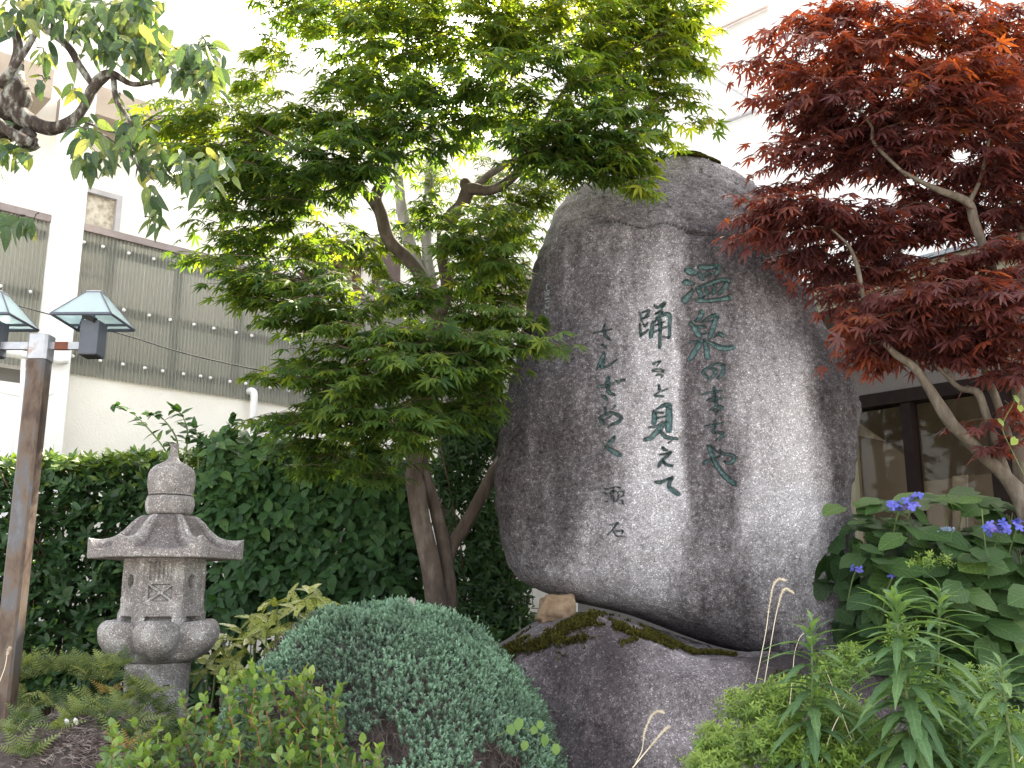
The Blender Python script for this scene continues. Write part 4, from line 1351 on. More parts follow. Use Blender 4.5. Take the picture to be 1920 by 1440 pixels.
# ------------------------------------------------------------------ stone lantern
def lantern():
    YL = 4.6
    def zz(py):
        return at(305, py, YL)[2]
    cx = 0.5 * (at(321, 1000, YL)[0] + at(292, 1220, YL)[0])
    k = mpp(YL) * 1.0
    root = thing('stone_lantern', 'grey granite garden lantern with hexagonal roof and lotus bowl in front of the hedge', 'stone lantern', (cx, YL, zz(1330)))
    D = math.radians(14)
    CT = lambda a: (cx, YL)

    def hexr(a, rot=D):
        q = (a - rot) % (np.pi / 3) - np.pi / 6
        return math.cos(np.pi / 6) / np.cos(q)

    def rough(V, amp, sc, seed):
        d = fbm(V * sc, 3, seed)
        c = np.array([cx, YL, 0])
        r = nrm((V - c) * np.array([1, 1, 0.0]))
        return V + r * (amp * d)[..., None]
    # finial jewel
    prof = [(0.0, 929), (37, 929.5), (40, 926), (43, 915), (44, 905), (43.5, 893), (41, 884), (34, 876), (21, 869), (12, 863), (8.3, 853), (6.8, 844), (7.2, 837), (9, 833), (0, 832.5)]
    P = crom(np.array([(r * k, zz(p)) for r, p in prof]), 60)
    P[:, 0] = np.maximum(P[:, 0], 0.0005)
    Geo().lathe(P, cx, YL, 56, lambda a, t: 1 + 0.012 * np.cos(6 * a)).build('finial', M['lantern'], root, smooth=True)
    prof = [(20, 966), (34, 965.5), (40, 961), (43, 951), (43, 941), (41, 934), (38, 931), (20, 930.5)]
    P = crom(np.array([(r * k, zz(p)) for r, p in prof]), 36)
    Geo().lathe(P, cx, YL, 72, lambda a, t: 1 + 0.035 * np.abs(np.cos(3 * (a - D)))).build('finial_ring', M['lantern'], root, smooth=True)
    # roof: hexagon with swept ridges and upturned corners
    nr, na = 46, 240
    a = np.linspace(0, 2 * np.pi, na, endpoint=False)
    R = 140 * k
    tt = np.linspace(0, 1, nr)
    rr = np.interp(tt, [0, .12, .3, .5, .7, .85, 1], [.27, .36, .46, .56, .69, .84, 1.0])
    zt = np.interp(tt, [0, .12, .3, .5, .7, .85, 1], [966, 970, 987, 1007, 1023, 1031, 1035])
    rr, zt = smooth1(rr, 3), smooth1(zt, 3)
    rr = rr / rr[-1]
    V = np.zeros((nr, na, 3))
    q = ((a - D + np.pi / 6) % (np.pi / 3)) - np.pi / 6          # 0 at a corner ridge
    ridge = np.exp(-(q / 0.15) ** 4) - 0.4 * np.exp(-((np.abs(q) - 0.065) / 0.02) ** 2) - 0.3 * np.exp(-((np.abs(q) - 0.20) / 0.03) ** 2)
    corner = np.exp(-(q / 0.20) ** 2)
    for i in range(nr):
        blend = np.clip((rr[i] - 0.27) / 0.25, 0, 1)
        hr = 0.93 * (1 - blend) + hexr(a) * blend
        r = R * rr[i] * hr
        z = zz(zt[i]) + 0.042 * ridge * (0.4 + 0.6 * tt[i]) * np.clip(tt[i] * 3, 0, 1) * (1.25 - 0.85 * tt[i]) + 0.044 * corner * tt[i] ** 3.5
        V[i, :, 0] = cx + r * np.cos(a)
        V[i, :, 1] = YL + r * np.sin(a)
        V[i, :, 2] = z
    zb = zz(1047)
    low = V[-1].copy()
    low[:, 2] = zb
    rim = V[-1].copy()
    rim[:, 2] -= 0.004
    rim[:, :2] = (rim[:, :2] - [cx, YL]) * 1.006 + [cx, YL]
    low2 = low.copy()
    low2[:, :2] = (low2[:, :2] - [cx, YL]) * 0.985 + [cx, YL]
    low2[:, 2] = zb - 0.004
    VV = rough(np.concatenate([V, rim[None]]), 0.0022, 30, 3)
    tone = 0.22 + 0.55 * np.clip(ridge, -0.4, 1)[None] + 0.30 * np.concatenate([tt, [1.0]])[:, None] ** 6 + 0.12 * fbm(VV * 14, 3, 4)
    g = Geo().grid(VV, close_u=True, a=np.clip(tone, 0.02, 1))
    g.grid(np.stack([rim, low, low2]), close_u=True, a=np.full((3, na), 0.62))
    c = low2.mean(0)
    g.add(np.vstack([low2, c]), [(j, (j + 1) % na, na) for j in range(na)], 0.5)
    ct = V[0].mean(0)
    g.add(np.vstack([V[0], ct]), [(j, (j + 1) % na, na) for j in range(na)], 0.5)
    v_, t_, a_ = g.arrays()
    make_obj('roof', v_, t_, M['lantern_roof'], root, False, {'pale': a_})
    # light chamber: six faces, each a fine grid with its carving
    def hexbox(py0, py1, Rk, name, carve, nu=44, nv=44):
        z1, z0 = zz(py0), zz(py1)
        g = Geo()
        for f in range(6):
            a0 = D + f * np.pi / 3
            a1 = a0 + np.pi / 3
            p0 = np.array([cx + Rk * math.cos(a0), YL + Rk * math.sin(a0)])
            p1 = np.array([cx + Rk * math.cos(a1), YL + Rk * math.sin(a1)])
            n2 = np.array([math.cos((a0 + a1) / 2), math.sin((a0 + a1) / 2)])
            u = np.linspace(0, 1, nu)
            v = np.linspace(0, 1, nv)
            Uu, Vv = np.meshgrid(u, v)
            d = carve(Uu, Vv, f)
            Pp = p0 + (p1 - p0) * Uu[..., None] - n2 * d[..., None]
            g.grid(np.concatenate([Pp, (z0 + (z1 - z0) * Vv)[..., None]], -1))
        return g.build(name, M['lantern'], root, smooth=False)

    def carve_body(u, v, f):
        e = np.minimum(np.minimum(u, 1 - u), np.minimum(v, 1 - v) * 1.15)
        d = 0.006 * np.clip((e - 0.09) / 0.03, 0, 1)
        edge = 0.006 * np.clip(1 - e / 0.03, 0, 1) * (np.minimum(v, 1 - v) > 0.02)
        # faces 3..5 are towards the viewer
        if f in (3, 1, 5):      # round hole
            r = np.hypot((u - 0.45) * 1.0, (v - 0.55) * 1.32)
            d = np.maximum(d, 0.09 * np.clip((0.165 - r) / 0.02, 0, 1))
        else:
            m = (u > 0.2) & (u < 0.8)
            slat = (v > 0.56) & (v < 0.9) & m & (np.abs(((u - 0.2) * 10) % 1 - 0.5) < 0.22)
            d = np.where(slat, 0.012, d)
            box = m & (v > 0.16) & (v < 0.50)
            uu = (u - 0.2) / 0.6
            vv = (v - 0.16) / 0.34
            x = np.minimum(np.abs(uu - vv), np.abs(uu + vv - 1))
            xx = box & (x > 0.10) & (np.abs(uu - .5) < .46) & (np.abs(vv - .5) < .45)
            d = np.where(xx, 0.022, d)
        return d + edge + 0.0012 * fbm(np.stack([u * 30, v * 30, 0 * u + f], -1), 2, 7)
    hexbox(1046, 1144, 75 * k, 'light_chamber', carve_body, 60, 60)

    def carve_foot(u, v, f):
        d = 0.05 * ((u > 0.2) & (u < 0.8) & (v > 0.22) & (v < 0.62)) + 0.004 * (v > 0.85)
        return d.astype(float)
    hexbox(1144, 1172, 78 * k, 'chamber_foot', carve_foot, 31, 17)
    # lotus bowl: six round petals
    prof = [(40, 1168), (84, 1164), (97, 1161), (107, 1165), (113, 1175), (115, 1188), (111, 1203), (101, 1218), (85, 1230), (70, 1237), (58, 1241), (40, 1241.5)]
    P = crom(np.array([(r * k, zz(p)) for r, p in prof]), 64)
    ang = np.linspace(0, 2 * np.pi, 216, endpoint=False)
    V = np.zeros((len(P), 216, 3))
    q = np.abs(((ang - D + np.pi / 6) % (np.pi / 3)) - np.pi / 6) / (np.pi / 6)     # 0 at a seam, 1 mid petal
    lobe = 1 - (1 - q) ** 1.9
    for i, (r, z) in enumerate(P):
        w = np.clip((r / (115 * k) - 0.42) / 0.4, 0, 1)
        kk = 1 - w * 0.31 * (1 - lobe)
        V[i, :, 0] = cx + r * kk * np.cos(ang)
        V[i, :, 1] = YL + r * kk * np.sin(ang)
        V[i, :, 2] = z - 0.022 * (1 - lobe) * w * math.exp(-((i - 13) / 9.0) ** 2)
    g = Geo().grid(rough(V, 0.0022, 28, 9), close_u=True)
    for i in (0, -1):
        g.add(np.vstack([V[i], V[i].mean(0)]), [(j, (j + 1) % 216, 216) for j in range(216)])
    g.build('lotus_bowl', M['lantern'], root, smooth=True)
    prof = [(20, 1241), (57, 1241.5), (58, 1244), (57.5, 1260), (57, 1300), (57, 1345), (20, 1346)]
    P = np.array([(r * k, zz(p)) for r, p in prof])
    Geo().lathe(P, cx, YL, 60).build('shaft', M['lantern'], root, smooth=False)
    for s in (-1, 1):
        aa = math.radians(270 + s * 36)
        b = Geo()
        rr_ = 57.5 * k
        c = np.array([cx + rr_ * math.cos(aa), YL + rr_ * math.sin(aa), zz(1281)])
        tdir = np.array([-math.sin(aa), math.cos(aa), 0])
        b.tube([c - tdir * 0.014, c + tdir * 0.014], 0.003, 6)
        b.build('mortar_notch', M['black'], root)


lantern()

# ------------------------------------------------------------------ lamp post
def lamp_post():
    YP = 4.13
    x = at(78, 645, YP)[0]
    root = thing('lamp_post', 'rusty square steel post carrying two small lamps under glass roofs at left', 'lamp post', (x, YP, 0.9))
    zt = at(76, 630, YP)[2]
    w = 0.040
    def sq(z0, z1, w, nm, mt, ch=0.010):
        P = [(-w + ch, -w), (w - ch, -w), (w, -w + ch), (w, w - ch), (w - ch, w), (-w + ch, w), (-w, w - ch), (-w, -w + ch)]
        V = np.array([[(x + a, YP + b, z) for a, b in P] for z in np.linspace(z0, z1, 12)])
        g = Geo().grid(V, close_u=True)
        for i in (0, -1):
            g.add(np.vstack([V[i], V[i].mean(0)]), [(j, (j + 1) % 8, 8) for j in range(8)])
        return g.build(nm, M[mt], root)
    sq(0.85, zt - 0.112, w, 'post', 'rust')
    sq(zt - 0.110, zt, w + 0.003, 'cap', 'steel')
    za = at(120, 649, YP)[2]
    xb = at(172, 640, YP)[0] - 0.04
    g = Geo().box(x + w + 0.002, x + w + 0.022, YP - 0.012, YP + 0.012, za - 0.016, za + 0.016)
    g.build('arm', M['steel'], root)
    Geo().box(x + w + 0.082, xb, YP - 0.012, YP + 0.012, za - 0.016, za + 0.016).build('arm', M['steel'], root)
    Geo().box(x + w + 0.0225, x + w + 0.0815, YP - 0.0125, YP + 0.0125, za - 0.0165, za + 0.0165).build('rusted_sleeve', M['rustband'], root)
    Geo().box(x - (xb - x), x - w - 0.002, YP - 0.012, YP + 0.012, za - 0.016, za + 0.016).build('arm', M['steel'], root)
    zb = at(150, 588, 4.0)[2]
    ztop = at(185, 553, YP)[2]
    for sx in (1, -1):
        cxl = x + sx * 0.217
        z0, z1 = at(172, 664, YP - 0.04)[2], at(172, 600, YP - 0.04)[2]
        hb = Geo()
        hb.box(cxl - 0.04 + 0.005, cxl + 0.04 + 0.005, YP - 0.045, YP + 0.045, z0, z1)
        h = hb.build('lamp_housing', M['housing'], root)
        bv = h.modifiers.new('bevel', 'BEVEL')
        bv.width = 0.004
        bv.segments = 2
        Geo().box(cxl - 0.03, cxl + 0.04, YP - 0.04, YP + 0.04, z0 - 0.003, z0 - 0.0004).build('lamp_base', M['black'], root)
        Geo().tube([(cxl - 0.02, YP, z1 - 0.002), (cxl - 0.02, YP, z1 + 0.05)], 0.012, 10).build('bracket', M['housing'], root)
        Geo().tube([(cxl - 0.03, YP - 0.03, z1 + 0.022), (cxl + 0.03, YP - 0.048, z1 - 0.005)], 0.012, 10).build('bulb_holder', M['black'], root)
        # hipped glass shade: frame bars and four panes
        hw, tw = 0.128, 0.032
        B = [np.array([cxl + a * hw, YP + 0.003 + b * (hw + 0.005), zb]) for a, b in ((-1, -1), (1, -1), (1, 1), (-1, 1))]
        T = [np.array([cxl + a * tw, YP + 0.003 + b * tw, ztop]) for a, b in ((-1, -1), (1, -1), (1, 1), (-1, 1))]
        fr = Geo()
        for i in range(4):
            fr.tube([B[i], B[(i + 1) % 4]], 0.0075, 4)
            fr.tube([B[i], T[i]], 0.0075, 4)
            fr.tube([T[i], T[(i + 1) % 4]], 0.0075, 4)
        fr.tube([(cxl - hw, YP + 0.05, zb), (cxl + hw, YP + 0.05, zb)], 0.006, 4)
        fr.tube([(cxl, YP, z1 + 0.01), (cxl, YP, ztop)], 0.006, 6)
        fo = fr.build('shade', M['housing'], root)
        for i in range(4):
            q = [B[i], B[(i + 1) % 4], T[(i + 1) % 4], T[i]]
            c = sum(q) / 4
            n = nrm(np.cross(q[1] - q[0], q[2] - q[0]))
            vv = [p + (c - p) * 0.03 + n * 0.001 for p in q] + [p + (c - p) * 0.03 + n * 0.005 for p in q]
            Geo().quads(vv, [(0, 1, 2, 3), (4, 7, 6, 5), (0, 4, 5, 1), (1, 5, 6, 2), (2, 6, 7, 3), (3, 7, 4, 0)]).build('glass_pane', M['shade_glass'], fo)
        tp = [t + np.array([0, 0, 0.004]) for t in T] + [t + np.array([0, 0, 0.012]) for t in T]
        Geo().quads(tp, [(0, 1, 2, 3), (4, 7, 6, 5), (0, 4, 5, 1), (1, 5, 6, 2), (2, 6, 7, 3), (3, 7, 4, 0)]).build('shade_cap', M['steel'], fo)
    P = [at(-40, 556, 5.0), at(20, 570, 4.95), at(95, 590, 4.9), at(240, 630, 4.95), at(330, 658, 5.0), at(420, 680, 5.1), at(520, 700, 5.2), at(640, 716, 5.3), at(820, 728, 5.6)]
    o = Geo().tube(P, 0.0035, 6, 60).build('cable', M['wire'], None, smooth=True)
    tag(o, 'thin black cable sagging from the lamps across the corrugated screen to the green maple', 'cable')


lamp_post()

# ------------------------------------------------------------------ leaves
def tmpl_maple(lobes=7, seed=0, width=0.105):
    """palmate leaf: narrow pointed lobes from one base, tips drooping"""
    r = np.random.default_rng(seed)
    ang = np.radians(np.array([-118, -78, -38, 0, 38, 78, 118] if lobes == 7 else [-85, -42, 0, 42, 85]) + r.uniform(-5, 5, lobes))
    ln = np.array([0.42, 0.74, 0.95, 1.0, 0.95, 0.74, 0.42] if lobes == 7 else [0.62, 0.92, 1.0, 0.92, 0.62]) * r.uniform(0.92, 1.06, lobes)
    v = [(0, 0, 0)]
    t = []
    notch = []
    for i in range(lobes + 1):
        if i == 0:
            a = ang[0] - 0.45
        elif i == lobes:
            a = ang[-1] + 0.45
        else:
            a = 0.5 * (ang[i - 1] + ang[i])
        rr = 0.24 if 0 < i < lobes else 0.10
        notch.append(len(v))
        v.append((rr * math.sin(a), rr * math.cos(a), 0.0))
    for i in range(lobes):
        d = np.array([math.sin(ang[i]), math.cos(ang[i])])
        p = np.array([d[1], -d[0]])
        L = ln[i]
        k = len(v)
        sag = r.uniform(0.10, 0.48)
        for (f, w) in ((0.52, width), (0.52, -width), (1.0, 0)):
            q = d * L * f + p * w * (0.6 + 0.4 * L)
            v.append((q[0], q[1], -sag * (L * f) ** 2 - (0.03 if w else 0)))
        n0, n1 = notch[i], notch[i + 1]
        # right side (+p) faces the next lobe
        t += [(0, n0, k + 1), (0, k + 1, k + 2), (0, k + 2, k), (0, k, n1)]
    return np.array(v, float), np.array(t, int)


def tmpl_leaf(w=0.3, n=5, fold=0.12, droop=0.25, tip=1.0, base=0.0, serr=0.0, heart=0.0, curl=0.0, seed=0):
    """simple blade along +Y, unit length, folded along the midrib"""
    r = np.random.default_rng(seed)
    ys = np.linspace(0, 1, n + 1)
    prof = np.sin(np.pi * np.clip(ys, 0, 1) ** (0.75 if heart else 0.85)) ** 0.8
    prof = prof * (1 - 0.35 * ys * (tip > 1))
    if heart:
        prof[0] = heart
    prof[-1] = 0
    v, t = [], []
    for i, y in enumerate(ys):
        ww = w * prof[i] * (1 + serr * (0.5 if i % 2 else -0.5))
        z = -droop * y * y + curl * math.sin(y * 5)
        back = -0.10 if (heart and i == 0) else 0
        v += [(-ww, y + back, z + fold * ww / max(w, 1e-6) * w), (0, y, z), (ww, y + back, z + fold * ww / max(w, 1e-6) * w)]
    for i in range(n):
        a = 3 * i
        b = a + 3
        t += [(a, a + 1, b + 1), (a, b + 1, b), (a + 1, a + 2, b + 2), (a + 1, b + 2, b + 1)]
    return np.array(v, float), np.array(t, int)


def leaf_frames(D, Nh):
    Yv = nrm(D)
    X = nrm(np.cross(Yv, Nh))
    Z = np.cross(X, Yv)
    return np.stack([X, Yv, Z], -1)          # columns


def foliage(root, tmpls, P, D, Nh, S, R, mat, n_parts=300, part='leaf', mass='foliage', seed=3, cell=20, smooth=True):
    """the n_parts leaves that show largest become objects, the rest one joined part"""
    r = np.random.default_rng(seed)
    P = np.asarray(P, float)
    n = len(P)
    S = np.broadcast_to(np.asarray(S, float), (n,))
    R = np.clip(np.broadcast_to(np.asarray(R, float), (n,)), 0, 1)
    Fm = leaf_frames(np.asarray(D, float), np.asarray(Nh, float))
    ti = r.integers(0, len(tmpls), n)
    cen = P + Fm[:, :, 1] * S[:, None] * 0.5
    px, py, dep = project(cen)
    vis = (px > 4) & (px < 1916) & (py > 4) & (py < 1436) & (dep > 0.3)
    chosen = np.zeros(n, bool)
    if n_parts > 0:
        view = nrm(cen - np.array([0, 0, EYE]))
        facing = np.abs(np.sum(Fm[:, :, 2] * view, -1))
        size = (S / dep) ** 2 * (0.15 + facing)
        key = (px // cell).astype(int) * 10000 + (py // cell).astype(int)
        order = np.lexsort((dep, key))
        order = order[vis[order]]
        first = np.ones(len(order), bool)
        first[1:] = key[order][1:] != key[order][:-1]
        cand = order[first]
        if len(cand) < n_parts:
            rest = order[~first]
            rest = rest[np.argsort(-size[rest])]
            cand = np.concatenate([cand, rest])
        else:
            cand = cand[np.argsort(-size[cand])]
        chosen[cand[:n_parts]] = True
    org = ORG[root.name]
    meshes = [make_mesh(part, v, t, mat, smooth, {'lu': v[:, 0], 'lv': v[:, 1]}) for v, t in tmpls]
    for i in np.nonzero(chosen)[0]:
        o = bpy.data.objects.new(part, meshes[ti[i]])
        m = np.eye(4)
        m[:3, :3] = Fm[i] * S[i]
        m[:3, 3] = P[i] - org
        o.parent = root
        o.matrix_basis = Matrix(m.tolist())
        o.color = (R[i], 0, 0, 1)
        COL.objects.link(o)
    rest = ~chosen
    if rest.any() and mass:
        vs, ts, as_, us, ws, k = [], [], [], [], [], 0
        for j, (v, t) in enumerate(tmpls):
            sel = np.nonzero(rest & (ti == j))[0]
            if not len(sel):
                continue
            W = np.einsum('nij,vj->nvi', Fm[sel] * S[sel][:, None, None], v) + P[sel][:, None]
            vs.append(W.reshape(-1, 3))
            tt = t[None] + (np.arange(len(sel)) * len(v))[:, None, None] + k
            ts.append(tt.reshape(-1, 3))
            as_.append(np.repeat(R[sel], len(v)))
            us.append(np.tile(v[:, 0], len(sel)))
            ws.append(np.tile(v[:, 1], len(sel)))
            k += len(sel) * len(v)
        make_obj(mass, np.vstack(vs), np.vstack(ts), mat, root, smooth, {'rnd': np.concatenate(as_), 'lu': np.concatenate(us), 'lv': np.concatenate(ws)}, 'stuff')


def perp(A):
    A = nrm(A)
    ref = np.where(np.abs(A[:, 2:3]) < 0.9, np.array([[0, 0, 1.0]]), np.array([[1.0, 0, 0]]))
    U = nrm(np.cross(A, ref))
    return U, np.cross(A, U)


def whorls(P, A, k, spread, jitter, r, spiral=0.0, span=0.0):
    """k leaves round each shoot axis A; spread is the angle from the axis"""
    n = len(P)
    A = nrm(A)
    U, V = perp(A)
    ph0 = r.uniform(0, 6.28, n)
    PP, DD, NN, J = [], [], [], []
    for j in range(k):
        ph = ph0 + 2 * np.pi * j / k * (1 if not spiral else 2.4 * k / (2 * np.pi)) + r.normal(0, 0.2, n)
        th = spread + r.normal(0, jitter, n)
        R_ = np.cos(ph)[:, None] * U + np.sin(ph)[:, None] * V
        d = np.cos(th)[:, None] * A + np.sin(th)[:, None] * R_
        PP.append(P + A * (span * j / max(k - 1, 1)) + 0 * R_)
        DD.append(d)
        NN.append(np.sin(th)[:, None] * A - np.cos(th)[:, None] * R_ + 0.001)
        J.append(np.full(n, j / max(k - 1, 1)))
    return np.concatenate(PP), np.concatenate(DD), np.concatenate(NN), np.concatenate(J)


MAPLES = [tmpl_maple(7, k, 0.095 + 0.008 * (k % 3)) for k in range(7)]
UP = np.array([0, 0, 1.0])


def sprays(clumps, centre, r, leaf_px, per_m, tone, droop=(0.15, 0.55)):
    """maple foliage: flat twigs of paired leaves layered inside each clump.
    clump: px, py, depth, half width px, half height px, depth half width m, leaves, tone"""
    P, D, Nh, S, R, twigs = [], [], [], [], [], []
    for (px, py, Y, rx, ry, n, tn) in clumps:
        c = at(px, py, Y)
        k = mpp(Y)
        ax = np.array([rx * k, 0.85 * min(rx, 1.6 * ry) * k + 0.05, ry * k])
        nt = max(2, int(n / 9))
        for _ in range(nt):
            q = r.normal(size=3)
            q = q / np.linalg.norm(q) * r.uniform(0.05, 1.0) ** 0.45
            q = c + q * ax
            out = (q - c) * np.array([1, 1, 0.0]) + 0.10 * (q - centre) * np.array([1, 1, 0]) + 0.05 * r.normal(size=3) * np.array([1, 1, 0])
            out = out / max(np.linalg.norm(out), 1e-6)
            out[2] = r.uniform(-0.45, 0.12)
            out = nrm(out)
            L = r.uniform(0.10, 0.24)
            st = q - out * L * 0.6
            en = q + out * L * 0.6
            mid = 0.5 * (st + en) + np.array([0, 0, 0.02])
            twigs.append((st, mid, en))
            m = r.integers(7, 11)
            side = np.cross(out, UP)
            side /= np.linalg.norm(side)
            for j in range(m):
                f = (j // 2 * 2 + 1) / m
                b = (1 - f) ** 2 * st + 2 * f * (1 - f) * mid + f * f * en
                sg = 1 if j % 2 else -1
                yaw = math.radians(r.uniform(35, 75)) * sg if j < m - 1 else r.normal(0, 0.2)
                d = math.cos(yaw) * out + math.sin(yaw) * side
                dr = r.uniform(*droop)
                d = nrm(d - UP * dr)
                stalk = r.uniform(0.012, 0.035)
                P.append(b + d * stalk)
                D.append(d)
                nn = UP + 0.30 * r.normal(size=3) + np.array([0, -0.30, 0])
                Nh.append(nn)
                S.append(leaf_px * r.uniform(0.62, 1.28))
                R.append(tn + r.normal(0, 0.19))
    return [np.array(a) for a in (P, D, Nh, S, R)] + [twigs]


def twig_mesh(root, twigs, rad, mat, name='twigs'):
    g = Geo()
    for st, mid, en in twigs:
        g.tube([st, mid, en], [rad, rad * 0.8, rad * 0.4], 4, cap=False)
    g.build(name, mat, root, kind='stuff')


def limb(root, name, pts, mat, seg=12, res=30, wob=0.10):
    """pts: (px, py, depth, diameter in photo pixels)"""
    P = np.array([at(a, b, Y) for a, b, Y, w in pts])
    Rr = [0.5 * w * mpp(Y) for a, b, Y, w in pts]
    return Geo().tube(P, Rr, seg, res, wob).build(name, mat, root, smooth=True)


